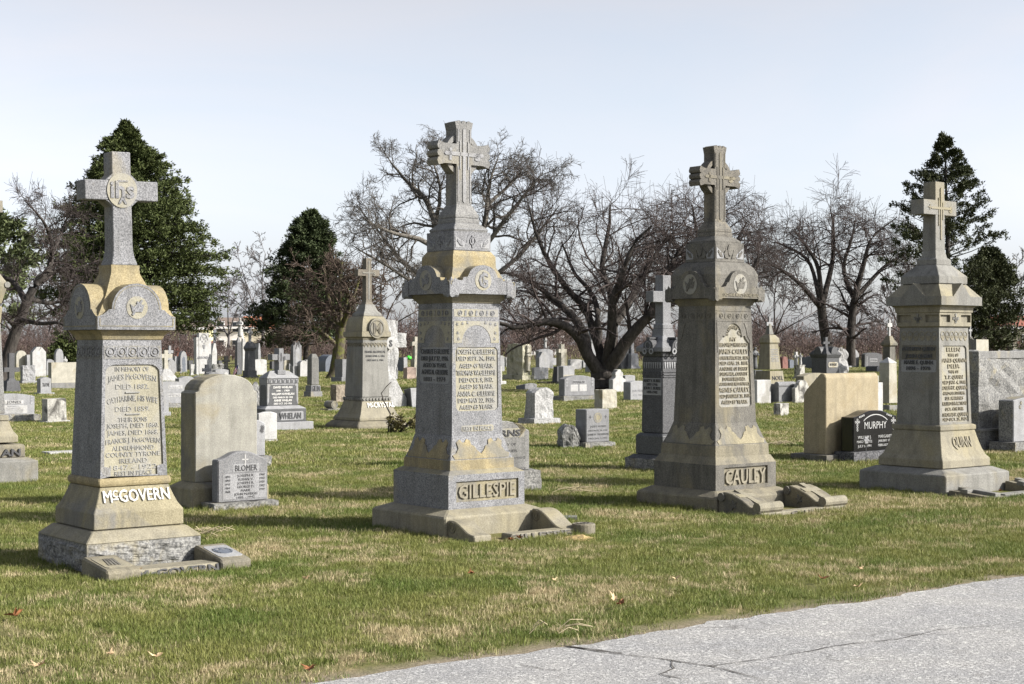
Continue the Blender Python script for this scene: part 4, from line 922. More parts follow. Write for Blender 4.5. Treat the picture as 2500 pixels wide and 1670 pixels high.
    for Mf in (front(-a), side(-a)):
        for q in (-1, 1):
            for zz in (Y(1310), Y(1375)): sc.ring(Mf @ Matrix.Translation((q * a * .93, zb + zz / px, 0)), .011, .019, -.002, .004, 14); 
    sc.build('corner_scroll', TAN, r)
    hi = L_(566, 158); dm = L_(543, 102)
    acroter(m, r, rf, hi, dm, [GRAN, GRAND, PANELD], 'ring')
    f1 = L_(500, 66); k = m.k(.1); zA0 = EYE - (401 - HY) / k; zA1 = EYE - (352 - HY) / k; stp = L_(420, 62)[1]
    stepped_cross(m, r, dm[0], dm[1], [GRAND, LGRAN], stp, stp * 1.0, zA0, zA1, 121 / .80 / k / 2, EYE - (298 - HY) / k, (f1[0], f1[1]), (.145, .185, .055))
    return m

def cauley():
    m = Mon(1748, 1250, 387, 'cross_monument', 'brownish monument lettered Cauley with a dark stained wheel cross'); r = m.root; L_ = m.lv
    bt = L_(1218, 387); t2b = L_(1199, 297); t2 = L_(1136.5, 297); t2b = (t2b[0], t2[1])
    m.tier('base', SANDT, [(-.04, m.a0), bt, (t2b[0], t2b[1] + .02)], .012)
    t3b = L_(1117, 261.6)
    q = MB(); q.stack([t2b, t2], skip=[(0, 0)]); M, ln = face(*t2b, *t2)
    q.recess(M, trapez(t2b[1], t2[1], ln), box_panel(-t2[1] * .72, t2[1] * .72, ln * .16, ln * .88), .02, 0, 1, 1); q.stack([t2, (t3b[0], t3b[1] + .012)], mi=1); q.build('plinth', [SAND, SANDT], r)
    t = MB(); word(t, M @ Matrix.Translation((0, 0, -.02)), ln * .50, 'CAULEY', ln * .56, t2[1] * 1.34, .017, bold=.012); t.build('family_name', LETT, r)
    s0 = L_(1034, 201); s1 = L_(746, 175.5); t3 = L_(1090, 258)
    cv = [(t3[0] + (s0[0] - t3[0]) * u, t3[1] + (s0[1] + .004 - t3[1]) * (u ** .85)) for u in (.3, .6, 1)]
    m.tier('pedestal', SAND, [t3b, t3] + cv, .006)
    st = MB(); st.stack([(t3b[0], t3b[1] + .003), (t3[0], t3[1] + .003), (t3[0] + .004, t3[1])], caps=False); st.build('pedestal_band', SANDT, r)
    leaf_band(m, r, t3, (cv[2][0], cv[2][1] + .002), TAN)
    sh = MB(); sh.stack([s0, s1], skip=[(0, 0)]); M, ln = face(*s0, *s1); ml, _ = face(*s0, *s1, True); av = (s0[1] + s1[1]) / 2
    def xw(t): return (s0[1] + (s1[1] - s0[1]) * t) * .82
    inner = [(-xw(.15) + .03, ln * .135), (xw(.15) - .03, ln * .135), (xw(.17), ln * .155), (xw(.68), ln * .68), (xw(.68) * .80, ln * .715), (xw(.68) * .72, ln * .745), (xw(.7) * .56, ln * .735)] 
    inner += [(xw(.7) * .52 * math.cos(R(t_)), ln * (.745 + .105 * math.sin(R(t_)))) for t_ in range(0, 181, 15)] + [(-xw(.7) * .56, ln * .735), (-xw(.68) * .72, ln * .745), (-xw(.68) * .8, ln * .715), (-xw(.68), ln * .68), (-xw(.17), ln * .155)]
    sh.recess(M, trapez(s0[1], s1[1], ln), inner, .014, 0, 1, 1); sh.build('shaft', [SAND, PANEL], r)
    t = MB(); Mp = M @ Matrix.Translation((0, 0, -.014))
    lines(t, Mp, ln, av * 1.6, (('MY', .715, .032, .20), ('BELOVED HUSBAND', .667, .032, .93), ('JAMES CAULEY', .610, .040, .96), ('BORN MARCH 22, 1829', .555, .030, .97), ('DIED AUG. 23. 1891.', .510, .030, .97), ('A NATIVE OF DERRY', .462, .030, .92), ('DROMARA, COUNTY', .418, .030, .90), ('DOWN IRELAND.', .374, .030, .74), ('MAY HIS SOUL REST IN PEACE', .332, .026, 1.02), ('AGNES CAULEY,', .282, .040, 1.02), ('DIED JANUARY 28, 1919', .228, .030, 1.02), ('AGED 87 YEARS.', .178, .032, .86)), .009, .008)
    t.text(Mp, 0, ln * .745, 'IN MEMORY OF', ln * .032, xw(.7) * 1.22, .009, bold=.0, arc=xw(.7) * .40)
    t.build('inscription', LETT, r)
    fr = MB(); vv = MB()
    for Mx in (M, ml):
        w = av * .9
        vv.prism(box_panel(-w, w, ln * .885, ln * .945), Mx, -.002, .002); frieze(fr, Mx @ Matrix.Translation((0, 0, .002)), -w * .96, w * .96, ln * .915, ln * .052, 4, .006)
        fr.prism(box_panel(-w, w, ln * .955, ln * .962), Mx, -.002, .005); fr.prism(box_panel(-w, w, ln * .868, ln * .875), Mx, -.002, .005)
        for q in (-1, 1):
            fr.prism([(q * w * x, ln * y) for x, y in ((.98, .86), (.60, .855), (.72, .80), (.78, .74), (.93, .70), (.90, .62), (.985, .60))][::-q], Mx, -.002, .005)
    vv.build('frieze', SAND, r); fr.build('vine_carving', SAND, r)
    ar = MB(); ar.ring(ml @ Matrix.Translation((0, ln * .72, 0)) @ Matrix.Scale(1.35, 4, (0, 1, 0)), av * .60, av * .63, -.01, .005, 40); 
    cb = L_(727, 241); a = cb[1]; zb = cb[0]; px = m.k(a)
    m.tier('moulding', SANDT, [(s1[0], s1[1] + .005), (s1[0] + .012, s1[1] + .012), ((s1[0] + zb) / 2, s1[1] + (a - s1[1]) * .30), (zb - .002, a * .9)], .004)
    k_ = .319; Y = lambda y: (1225 - y) * k_
    horn = [(.72, Y(1225)), (.78, Y(1225)), (.84, Y(1232)), (.90, Y(1250)), (.97, Y(1248)), (1.02, Y(1225)), (.985, Y(1170)), (1.02, Y(1098)), (.86, Y(1120)), (.78, Y(1148)), (.72, Y(1148))]
    pts = [(.985, Y(1225)), (.985, Y(1152)), (.78, Y(1148)), (.58, Y(1136)), (.52, Y(1110)), (.44, Y(1100))] + [(.41 * math.cos(R(q)), Y(1092) + 82 * k_ * math.sin(R(q))) for q in (10, 30, 45, 60, 75, 90)]
    out = cap_outline(a, zb, px, pts); c = MB(); c.prism(out, front(0), -a, a, 0, 1); c.prism([(x * .996, y) for x, y in out], side(0), -a * .996, a * .996, 0, 1)
    horns(c, a, zb, px, horn)
    rf = L_(638, 147); zr = zb + Y(1150) / px; rm = L_(668, 218)
    c.stack([(zb + .01, a * .9), (zr - .02, a * .86), (rm[0], rm[1] * .97), (rm[0] * .45 + rf[0] * .55, rm[1] * .62 + rf[1] * .38), (rf[0] - .012, rf[1] + .02), rf], mi=1); c.build('cap', [SAND, SAND], r)
    e = MB(); em = MB(); zm = zb + Y(1116) / px
    for Mf in (front(-a), side(-a)): e.prism(oval(0, zm, a * .27, a * .29), Mf, -.002, .003); crown_emblem(em, Mf @ Matrix.Translation((0, 0, .003)), 0, zm, a * .27, .006)
    e.build('medallion', PANEL, r); em.build('crown_emblem', SAND, r)
    t = MB(); t.text(front(-a), 0, zb + Y(1199) / px, 'LORD HAVE MERCY ON HIS SOUL', .030, a * 1.5, .006, bold=.02); t.build('motto', LETT, r)
    sc = MB()
    for Mf in (front(-a), side(-a)):
        for q in (-1, 1):
            for zz in (Y(1160), Y(1215)): sc.ring(Mf @ Matrix.Translation((q * a * .93, zb + zz / px, 0)), .010, .018, -.002, .006, 14)
    sc.build('corner_scroll', SAND, r)
    hi = L_(593, 145); dm = L_(575.6, 86)
    acroter(m, r, rf, hi, dm, [SAND, SAND, PANELD], 'tulip')
    f1 = L_(541, 56); k = m.k(.1); zA0 = EYE - (452 - HY) / k; zA1 = EYE - (413 - HY) / k; stp = L_(430, 52)[1]
    stepped_cross(m, r, dm[0], dm[1], [stone('blackened sandstone', (.10, .095, .085), (.24, .22, .18), 80, (.33, .28, .19), .3, 2.4, .6, gcol=(.02, .019, .018)), SANDT], stp, stp * 1.02, zA0, zA1, 95 / .71 / k / 2, EYE - (358 - HY) / k, (f1[0], f1[1]), (.145, .185, .055))
    return m

def quinn():
    m = Mon(2309, 1210, 368, 'cross_monument', 'buff monument lettered Quinn with a plain square cross and sharp gables'); r = m.root; L_ = m.lv
    bt = L_(1163, 368); t2b = L_(1147, 273); t2 = L_(1126, 273); t2b = (t2b[0], t2[1])
    m.tier('base', BUFFG, [(-.04, m.a0), bt, (t2b[0], t2b[1] + .02)], .010)
    c1 = L_(1054, 200); cv = [(t2[0] + (c1[0] - t2[0]) * u, t2[1] + (c1[1] - t2[1]) * (u ** .6)) for u in (.15, .35, .6, .8, 1)]
    m.tier('plinth', BUFF, [t2b, t2] + cv, .005)
    l1 = L_(1041.6, 206); s0 = L_(1038, 182.5); s1 = L_(798.5, 166)
    m.tier('ledge', BUFF, [(c1[0], l1[1] - .01), (c1[0] + .012, l1[1]), l1, (s0[0], s0[1] + .012)], .004)
    M2, ln2 = face(*cv[1], *cv[3]); M2 = M2 @ Matrix.Translation((0, 0, -.010))
    t = MB(); t.text(M2, .02, ln2 * .58, 'QUINN', .115, .33, .020, bold=.012); t.build('family_name', LETT, r)
    sh = MB(); sh.stack([s0, s1], skip=[(0, 0)]); M, ln = face(*s0, *s1); ml, _ = face(*s0, *s1, True); av = (s0[1] + s1[1]) / 2
    def xw(t): return (s0[1] + (s1[1] - s0[1]) * t) * .84
    sh.recess(M, trapez(s0[1], s1[1], ln), [(-xw(.02), ln * .025), (xw(.02), ln * .025), (xw(.78), ln * .785), (xw(.78) - .03, ln * .81), (-xw(.78) + .03, ln * .81), (-xw(.78), ln * .785)], .014, 0, 1, 1); sh.build('shaft', [BUFFG, PANEL], r)
    t = MB(); lines(t, M @ Matrix.Translation((0, 0, -.014)), ln, av * 1.68, (('ELLEN', .772, .042, .52), ('WIFE OF', .715, .030, .42), ('JAMES QUINN', .660, .040, .97), ('DELIA', .600, .042, .46), ('WIFE OF', .543, .030, .40), ('T. P. QUINN', .488, .038, .70), ('DIED JAN. 4, 1908.', .434, .034, .98), ('JOSEPH P. QUINN', .378, .038, 1.0), ('43RD CO. 5TH REG.', .322, .032, .88), ('U.S. MARINES', .270, .034, .70), ('KILLED IN ACTION', .216, .036, .93), ('OCT. 4TH 1918.', .160, .034, .72), ('THOMAS P. QUINN', .102, .038, 1.0), ('DIED OCT. 26, 1929.', .054, .034, 1.0)), .009, .006)
    t.build('inscription', LETT, r)
    p = MB(); p.prism([(-av * .84, ln * .665), (av * .84, ln * .665), (av * .82, ln * .815), (-av * .82, ln * .815)], ml, -.002, .003); p.build('plaque', SANDT, r)
    p = MB(); p.prism(box_panel(-av * .85, av * .85, ln * .537, ln * .664, .012), ml, -.002, .004); p.build('plaque', PANELD, r)
    t = MB(); lines(t, ml @ Matrix.Translation((0, 0, .003)), ln, av * 1.66, (('KATHRYN QUINN', .777, .036, .95), ('JOHN QUINN', .702, .038, .78), ('MARIE E. QUINN', .638, .038, .84), ('1896 - 1978', .577, .036, .70)), .009, .03); t.build('inscription', DGRAN, r)
    fr = MB()
    for Mx in (M, ml):
        w = s1[1] * .93
        for i in range(6):
            cx = -w + w * 2 * (i + .5) / 6; fr.ring(Mx @ Matrix.Translation((cx, ln * .925, 0)), w * .12, w * .15, -.003, .005, 12); fr.prism(oval(cx, ln * .892, w * .05, ln * .026, 8), Mx, -.002, .005)
            for q in (-1, 1): fr.prism([(cx, ln * .865), (cx + q * w * .04, ln * .862), (cx + q * w * .15, ln * .90), (cx + q * w * .12, ln * .908)][::q], Mx, -.002, .005)
    fr.build('vine_carving', BUFF, r)
    fz0 = L_(796, 182); fz1 = L_(763.4, 182); cb = L_(744, 235); mo = L_(747, 200); h = fz1[0] - fz0[0]; a = fz0[1]
    q = MB(); q.stack([(s1[0] - .002, s1[1] + .004), (fz0[0], a)], caps=False)
    q.stack([(fz0[0], a), (fz0[0] + h * .22, a)], caps=True)
    for left in (False, True):
        Mx, l2 = face(fz0[0] + h * .22, a, fz0[0] + h * .97, a, left)
    q.stack([(fz0[0] + h * .22, a), (fz0[0] + h * .98, a)], skip=[(0, 0), (0, 3)], caps=False)
    for left in (False, True):
        Mx, l2 = face(fz0[0] + h * .22, a, fz0[0] + h * .98, a, left); dp = .03
        for x0, x1 in ((-a * .96, -a * .34), (a * .34, a * .96)):
            oo = [(-a, 0), (0, 0), (0, l2), (-a, l2)] if x0 < 0 else [(0, 0), (a, 0), (a, l2), (0, l2)]
            q.recess(Mx, oo, box_panel(x0, x1, l2 * .10, l2 * .84), dp, 0, 0, 0)
    q.stack([(fz1[0] - h * .02, a), (fz1[0], a), (fz1[0] + .008, a + .012), (fz1[0] + .02, a + .012), (mo[0] - .01, mo[1] - .01), (cb[0] - .002, cb[1] * .90)], caps=False); q.build('entablature', BUFF, r)
    x = MB()
    for left in (False, True):
        Mx, l2 = face(fz0[0], a, fz1[0], a, left); c0 = l2 * .6; s = l2 * .34
        out = []
        for g in range(4):
            for u, v in ((.10, .14), (.34, 1.0), (0, 1.08), (-.34, 1.0), (-.10, .14)):
                ang = -R(90) * g; out.append((s * (u * math.cos(ang) - v * math.sin(ang)), c0 + s * (u * math.sin(ang) + v * math.cos(ang))))
        x.prism(out[::-1], Mx, -.002, .008)
    x.build('cross_carving', BUFFG, r)
    ct = L_(722.6, 235); rs = L_(693, 164); a = cb[1]; c = MB()
    out = mirror([(a - .003, cb[0]), (a - .003, ct[0]), (a * .42, ct[0]), (0, ct[0] + a * .40)])
    c.prism(out, front(0), -a, a, 0, 1); c.prism(out, side(0), -a, a, 0, 1); c.stack([(ct[0] - .02, a - .01), (ct[0], a - .01), (rs[0], rs[1] - .01)], mi=1); c.build('cap', [BUFFG, BUFF], r)
    u0 = L_(692, 164); u1 = L_(672.5, 164); v1 = L_(646, 86); w0 = L_(632.6, 84.5)
    m.tier('crown_block', BUFFG, [(rs[0], u1[1]), u1, (v1[0], v1[1] + .004)], .005)
    f1 = L_(612, 55); tp = L_(443, 52); k = m.k(.1); A = 80 / .61 / k / 2
    cr = MB(); cr.stack([(v1[0], w0[1]), (w0[0], w0[1]), (w0[0] + .02, f1[1] * 1.2), f1, tp]); cr.box(-A, A, -f1[1] * 1.0, f1[1] * 1.0, EYE - (525 - HY) / k, EYE - (489 - HY) / k); c = cr.build('cross', BUFFG, r, .004)
    o = MB(); Mf = front(-f1[1] - .001); zc = EYE - (507 - HY) / k
    long_cross(o, Mf, .012, f1[0] + .12, tp[0] - .06, zc - .005, A * .62, .013, .006); o.prism(box_panel(-.034, -.022, zc - .2, zc + .11), Mf, -.001, .005); o.prism(box_panel(.040, .052, zc - .13, zc + .06), Mf, -.001, .005)
    o.text(Mf, A * .62, zc, 's', .09, .06, .005, bold=.03); o.text(Mf, -A * .62, zc, '+', .09, .07, .005, bold=.0); o.build('relief', BUFF, c)
    return m
MG = mcgovern(); GI = gillespie(); CA = cauley(); QU = quinn()

def mccrystal():
    m = Mon(874, 1050, 206, 'cross_monument', 'mid-distance domed monument lettered McCrystal with a plain brown cross', ); r = m.root; L_ = m.lv
    t1 = L_(1029, 166); t1t = L_(1021.6, 166); c1 = L_(979, 114)
    m.tier('base', SANDT, [(-.04, m.a0), L_(1041, 206), (t1[0], t1[1] + .02)], .015)
    cv = [(t1t[0] + (c1[0] - t1t[0]) * u, t1t[1] + (c1[1] - t1t[1]) * (u ** .62)) for u in (.2, .45, .7, 1)]
    m.tier('plinth', BUFF, [(t1[0], t1t[1]), t1t] + cv, .008)
    b1 = L_(970.6, 116); q = MB(); q.stack([(c1[0], c1[1] + .01), (b1[0], c1[1] + .01)])
    for i in range(9):
        for Mx in (front(-c1[1] - .01), side(-c1[1] - .01)): q.prism(oval(c1[1] * (-.9 + 1.8 * i / 8), (c1[0] + b1[0]) / 2, .026, .026, 8), Mx, -.003, .018)
    q.build('bead_band', BUFFG, r)
    s0 = L_(968, 110); s1 = L_(830, 97); m.tier('shaft', BUFFG, [(b1[0], s0[1]), s1], .008)
    M, ln = face(*s0, *s1); t = MB(); lines(t, M, ln, s0[1] * 1.5, (('FRANK McCRYSTAL', .79, .038, 1.0), ('BORN APRIL 5, 1856', .715, .03, .92), ('DIED MAY 5, 1904.', .64, .03, .82)), .006, .01); t.build('inscription', LET, r)
    f = MB(); 
    for Mx in (M, face(*s0, *s1, True)[0]):
        for i in range(7):
            cx = s1[1] * (-.86 + 1.72 * i / 6); f.ring(Mx @ Matrix.Translation((cx, ln * .925, 0)), .022, .034, -.002, .01, 10); f.prism(oval(cx, ln * .90, .014, .03, 6), Mx, -.002, .01)
    f.build('frieze', SANDT, r)
    n0 = L_(809, 117); dm = L_(771.6, 71); e0 = L_(822, 117)
    m.tier('cornice', BUFF, [(s1[0], s1[1] + .01), (e0[0] - .03, e0[1] - .05), (e0[0], e0[1]), n0], .008)
    m.tier('dome', BUFF, [n0] + [(n0[0] + (dm[0] - n0[0]) * math.sin(R(q)), dm[1] + (n0[1] - .03 - dm[1]) * (math.cos(R(q)) if q else 1)) for q in (0, 20, 40, 60, 78, 90)], .0)
    em = MB(); a = n0[1]; zc = n0[0] + .06; em.prism(oval(.0, zc, .17, .19, 20), front(-a), -.16, .016); em.build('medallion', BUFFG, r)
    em = MB(); em.text(front(-a - .016), 0, zc, 'M', .20, .17, .012, bold=.02); em.ring(front(-a - .016) @ Matrix.Translation((0, zc, 0)), .14, .155, -.002, .01, 20); em.build('monogram', SANDT, r)
    nk = L_(765, 70); nt = L_(743, 36); m.tier('neck', BUFFG, [(dm[0], dm[1] + .005), (nk[0], nk[1])] + [(nk[0] + (nt[0] - nk[0]) * u, nk[1] + (nt[1] - nk[1]) * u ** .55) for u in (.25, .5, .75, 1)], 0)
    k = m.k(.1); st = L_(690, 22.5)[1]; cr = MB(); zt = EYE - (630 - HY) / k
    cr.stack([(nt[0], nt[1] * .9), (nt[0] + .05, st * 1.05), (zt, st)]); A = 53 / .84 / k / 2; za = EYE - (674 - HY) / k; zb = EYE - (658 - HY) / k; cr.box(-A, A, -st * .98, st * .98, za, zb)
    c = cr.build('cross', stone('brown cross stone', (.12, .105, .085), (.27, .24, .19), 80, None, grime=.5), r, .004)
    o = MB(); long_cross(o, front(-st), 0, za - .45, zt - .05, (za + zb) / 2, A * .6, .014, .008); o.text(front(-st), A * .5, (za + zb) / 2, 's', .1, .07, .008); o.build('relief', BUFFG, c)
    t = MB(); M2, l2 = face(*cv[1], *cv[3]); word(t, M2 @ Matrix.Translation((.02, 0, .0)), l2 * .52, 'McCRYSTAL', .10, .60, .015, x=.06, bold=-.004); t.build('family_name', LETW, r)
    return m
mccrystal()
def burke():
    m = Mon(1617, 1153, 186, 'cross_monument', 'dark granite monument lettered Burke, half hidden behind the Cauley monument'); r = m.root; L_ = m.lv
    bt = L_(1124, 184); k0 = L_(1113, 136); k1 = L_(1066, 134); s0 = L_(1059, 105.5); s1 = L_(872, 99)
    rough_part('base', ROCK, r, m.a0, m.a0, -.04, bt[0], .02); m.tier('base_top', DGREY, [(bt[0] - .002, bt[1] * .49 / .5 * 1), (k0[0], k0[1] + .02)] if False else [(bt[0] - .01, m.a0 * .99), (k0[0], k0[1] + .02)], .006)
    m.tier('plinth', BLACK if False else DGRAN, [(k0[0], k1[1]), k1, (s0[0], s0[1] + .015)], .006)
    m.tier('shaft', DGREY, [s0, s1], .006); M, ln = face(*s0, *s1); ml, _ = face(*s0, *s1, True)
    f = MB(); g = MB()
    for Mx in (M, ml):
        w = s1[1] * .97
        for y, h in ((.735, .012), (.765, .02), (.80, .012)): g.prism(box_panel(-w, w, ln * y, ln * (y + h)), Mx, -.002, .012)
        for i in range(8):
            cx = -w * .93 + w * 1.86 * (i + .5) / 8; f.prism([(cx - w * .085, ln * .935), (cx - w * .03, ln * .85), (cx + w * .03, ln * .85), (cx + w * .085, ln * .935)], Mx, -.002, .008); 
        g.prism(box_panel(-w, w, ln * .945, ln * .955), Mx, -.002, .008)
    f.build('frieze', LGRAN, r); g.build('band', DGREY, r)
    p = MB(); p.prism(box_panel(-s0[1] * .86, s0[1] * .86, ln * .50, ln * .725), ml, -.002, .004); p.build('plaque', PANELD, r)
    t = MB(); lines(t, ml @ Matrix.Translation((0, 0, .004)), ln, s0[1] * 1.66, (('MARY V. BURKE', .690, .038, .95), ('1897-1946', .640, .034, .6), ('JOHN F. BURKE', .592, .038, .95), ('1890-1942', .540, .034, .6)), .005, .02); t.build('inscription', LET, r)
    cb = L_(859, 134); ct = L_(848, 134); zb, a = cb
    m.tier('moulding', DGREY, [(s1[0], s1[1] + .01), (zb - .002, a * .88)], .004)
    up = L_(820, 56); ut = L_(803, 52); c = MB(); c.stack([(zb, a), ct, (ct[0] + (up[0] - ct[0]) * .6, a * .58), up, ut]); o = c.build('cap', MGRAN, r, .005)
    g = MB(); e = MB()
    for Mx in (front(-a - .004), side(-a - .004)):
        g.prism(mirror([(a * .36, zb + .01)] + [(a * .36 * math.cos(R(q)), ct[0] + a * .40 * math.sin(R(q))) for q in (0, 20, 40, 60, 80)] + [(.03, ct[0] + a * .44), (.03, ct[0] + a * .52)]), Mx, -a * .55, .012)
        e.ring(Mx @ Matrix.Translation((0, ct[0] + a * .1, .012)), a * .17, a * .2, -.002, .008, 18)
        for q in (-1, 1): e.ring(Mx @ Matrix.Translation((q * a * .24, ct[0] - .05, .012)), .02, .04, -.002, .008, 10)
    g.build('gable', DGREY, r); e.build('shield_carving', LGRAN, r)
    f0 = L_(800, 48); f1 = L_(790, 39); k = m.k(.1); zt = EYE - (672 - HY) / k; za = EYE - (738 - HY) / k; zb2 = EYE - (711 - HY) / k; st = f1[1]
    x = MB(); x.stack([(ut[0], f0[1]), (f0[0] + .04, f0[1]), f1, (zt, st)]); A = .24; x.box(-A, A, -st * .98, st * .98, za, zb2); x.build('cross', MGRAN, r, .005)
# ---------------------------------------------------------------- ordinary stones
def rough_mesh(hx, hy, z0, z1, amp, seed=0, top=None, cuts=7, freq=4.5, ox=0, oy=0):
    bm = bmesh.new(); bmesh.ops.create_cube(bm, size=2)
    for v in bm.verts: v.co = Vector((v.co.x * hx, v.co.y * hy, z0 if v.co.z < 0 else z1))
    bmesh.ops.subdivide_edges(bm, edges=bm.edges, cuts=cuts, use_grid_fill=True)
    off = Vector((seed * 3.7, seed * 1.3, seed * 2.1)); h = z1 - z0
    for v in bm.verts:
        p = v.co.copy()
        if top: p.z = z0 + (p.z - z0) * top(p.x / hx)
        n = noise.fractal(p * freq + off, .9, 2., 3) * amp + noise.noise(p * freq * .45 + off) * amp * .6
        d = Vector((p.x / hx if abs(v.co.x) > hx * .999 else 0, p.y / hy if abs(v.co.y) > hy * .999 else 0, (1 if v.co.z > z1 - 1e-4 else 0)))
        v.co = p + (d.normalized() * n if d.length else d) + Vector((ox, oy, 0))
    return bm
def rough_part(name, mt, parent, hx, hy, z0, z1, amp, seed=0, top=None, cuts=7, freq=4.5, ox=0, oy=0):
    bm = rough_mesh(hx, hy, z0, z1, amp, seed, top, cuts, freq, ox, oy)
    me = bpy.data.meshes.new(name); bm.to_mesh(me); bm.free(); me.materials.append(mt)
    o = bpy.data.objects.new(name, me); COL.objects.link(o)
    if parent: o.parent = parent
    return o
burke()
def top_profile(kind, w, H, rise):
    """half outline of a headstone front, right foot to middle of the top"""
    a = w / 2
    if kind == 'flat': return [(a, 0), (a, H), (0, H)]
    if kind == 'seg': return [(a, 0), (a, H - rise)] + [(a * (1 - q), H - rise * (1 - q) ** 2) for q in (.2, .4, .6, .8, 1)]
    if kind == 'round': return [(a, 0), (a, H - a)] + [(a * math.cos(R(t)), H - a + a * math.sin(R(t))) for t in (15, 30, 45, 60, 75, 90)]
    if kind == 'arch':                       # shoulders and a full arch
        s = a * .9; return [(a, 0), (a, H - rise), (s, H - rise + .004)] + [(s * math.cos(R(t)), H - rise + rise * math.sin(R(t))) for t in (12, 25, 40, 55, 70, 90)]
    if kind == 'serp': return [(a, 0), (a, H - rise)] + [(a * (1 - q), H - rise + rise * (.5 - .5 * math.cos(math.pi * min(1, q * 1.15)))) for q in (.15, .3, .45, .6, .75, .9, 1)]
    if kind == 'gothic': return [(a, 0), (a, H - rise)] + [(a * math.cos(R(t)) ** .9, H - rise + rise * math.sin(R(t)) ** .9 * .97) for t in (15, 30, 45, 60)] + [(0, H)]
    if kind == 'tablet': s = a * .62; return [(a, 0), (a, H - rise), (s * 1.25, H - rise + .02), (s, H - rise + .10)] + [(s * math.cos(R(t)), H - s * .8 + s * .8 * math.sin(R(t))) for t in (0, 30, 60, 90)]
    if kind == 'step': s = a * .6; return [(a, 0), (a, H - rise), (s, H - rise), (s, H), (0, H)]
    if kind == 'point': return [(a, 0), (a, H - rise), (a * .35, H), (0, H)]
    if kind == 'ornate':
        return [(a, 0), (a, H * .55)] + [(a * x, H * y) for x, y in ((.62, .62), (.52, .70), (.62, .76), (.58, .86), (.38, .90), (.28, .98), (0, 1))]
def solve(cx, by, lx, rx):
    D = depth(by); X = (cx - CX) / F * D; a = (rx - CX) / F; b = (lx - CX) / F
    w = (a * D - X) / (UX - a * UY); t = (X - b * D) / (UY + b * UX)
    c = Vector((X, D, 0)); return c, w, t
def headstone(name, label, lx, cx, rx, by, ty, kind='flat', rise=0.0, mt=LGRAN, base=None, rough=0, cat='headstone', group=None, tmin=0.0, tilt=(0, 0), bmt=None, wmin=0, seed=0, side_mt=None, bevel=.012, dieb=0, roughbase=True):
    """a slab whose near corner stands at (cx, by), seen from lx to rx, its top near corner at ty; base: (height in px, overhang m)"""
    c, w, t = solve(cx, by, lx, rx); t = max(t, tmin); w = max(w, wmin)
    k = F / c.y; H = (by - ty) / k; ctr = c + U * (w / 2) + V * (t / 2)
    root = thing(name, label, cat, ctr, TH, group, tilt); z0 = 0
    foot(ctr, w / 2 + (base[1] if base else 0), t / 2 + (base[1] if base else 0))
    if base:
        z0 = base[0] / k; o = base[1]
        if roughbase: rough_part('base', bmt or ROCK, root, w / 2 + o, t / 2 + o, -.03, z0, .012, seed + 3, cuts=5, freq=9)
        else:
            b = MB(); b.box(-w / 2 - o, w / 2 + o, -t / 2 - o, t / 2 + o, -.03, z0); b.build('base', bmt or mt, root, .012)
    if rough:
        prof = top_profile(kind, 2, H - z0, rise); 
        fn = (lambda x: 1 - rise / (H - z0) * x * x) if kind in ('seg', 'round', 'serp') else None
        rough_part('die', mt, root, w / 2, t / 2, z0 - (0 if base else .03), H, rough, seed, fn, cuts=8, freq=6)
    else:
        b = MB(); out = [(x, y + z0 - (0 if base or y > 0 else .03)) for x, y in mirror(top_profile(kind, w, H - z0, rise))]
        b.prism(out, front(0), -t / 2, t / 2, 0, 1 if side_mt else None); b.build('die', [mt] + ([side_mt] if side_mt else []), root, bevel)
    dims[root.name] = (w, t, H, z0, k); return root, w, t, H, z0
dims = {}
def panel(root, t, pts, mt, d=.004, name='panel'):
    b = MB(); b.prism(pts, front(-t / 2), -.002, d); return b.build(name, mt, root)
def legend(root, t, rows, mt, d=.004, off=.0, name='inscription', bold=.012, M=None):
    b = MB(); M = M or front(-t / 2 - off)
    for s, x, z, h, w in rows: b.text(M, x, z, s, h, w, d, bold=bold)
    return b.build(name, mt, root)
def flowers(root, t, pts, r, mt, name='flower_carving'):
    b = MB(); rnd = random.Random(len(pts))
    for x, z in pts:
        n = 8; b.prism([(x + r * (1 if i % 2 else .5) * math.cos(i * math.pi / n), z + r * (1 if i % 2 else .5) * math.sin(i * math.pi / n)) for i in range(2 * n)], front(-t / 2), -.002, .006)
    return b.build(name, mt, root)
# ---------------------------------------------------------------- near and middle stones
H = headstone
# tall buff arch-topped slab behind Blomer
c, w, t = solve(477, 1240, 441, 628); k = F / c.y
ctr = c + U * (w / 2) + V * (t / 2); s = thing('headstone', 'blank tall buff headstone with rounded top standing behind the Blomer stone', 'headstone', ctr, TH); foot(ctr, w / 2 + .07, t / 2 + .07)
b = MB(); zb = .245; b.stack([(-.03, w / 2 + .085, t / 2 + .085), (zb - .05, w / 2 + .085, t / 2 + .085), (zb, w / 2 + .004, t / 2 + .004)]); b.build('base', TAN, s, .008)
b = MB(); Hh = 1.29; a = w / 2; b.prism(mirror([(a, zb), (a, 1.125), (a * .90, 1.135)] + [(a * .9 * math.cos(R(q)), 1.135 + .165 * math.sin(R(q))) for q in (12, 25, 40, 55, 72, 90)]), front(0), -t / 2, t / 2, 0, 1); b.build('die', [PBUFF, TAN], s, .008)
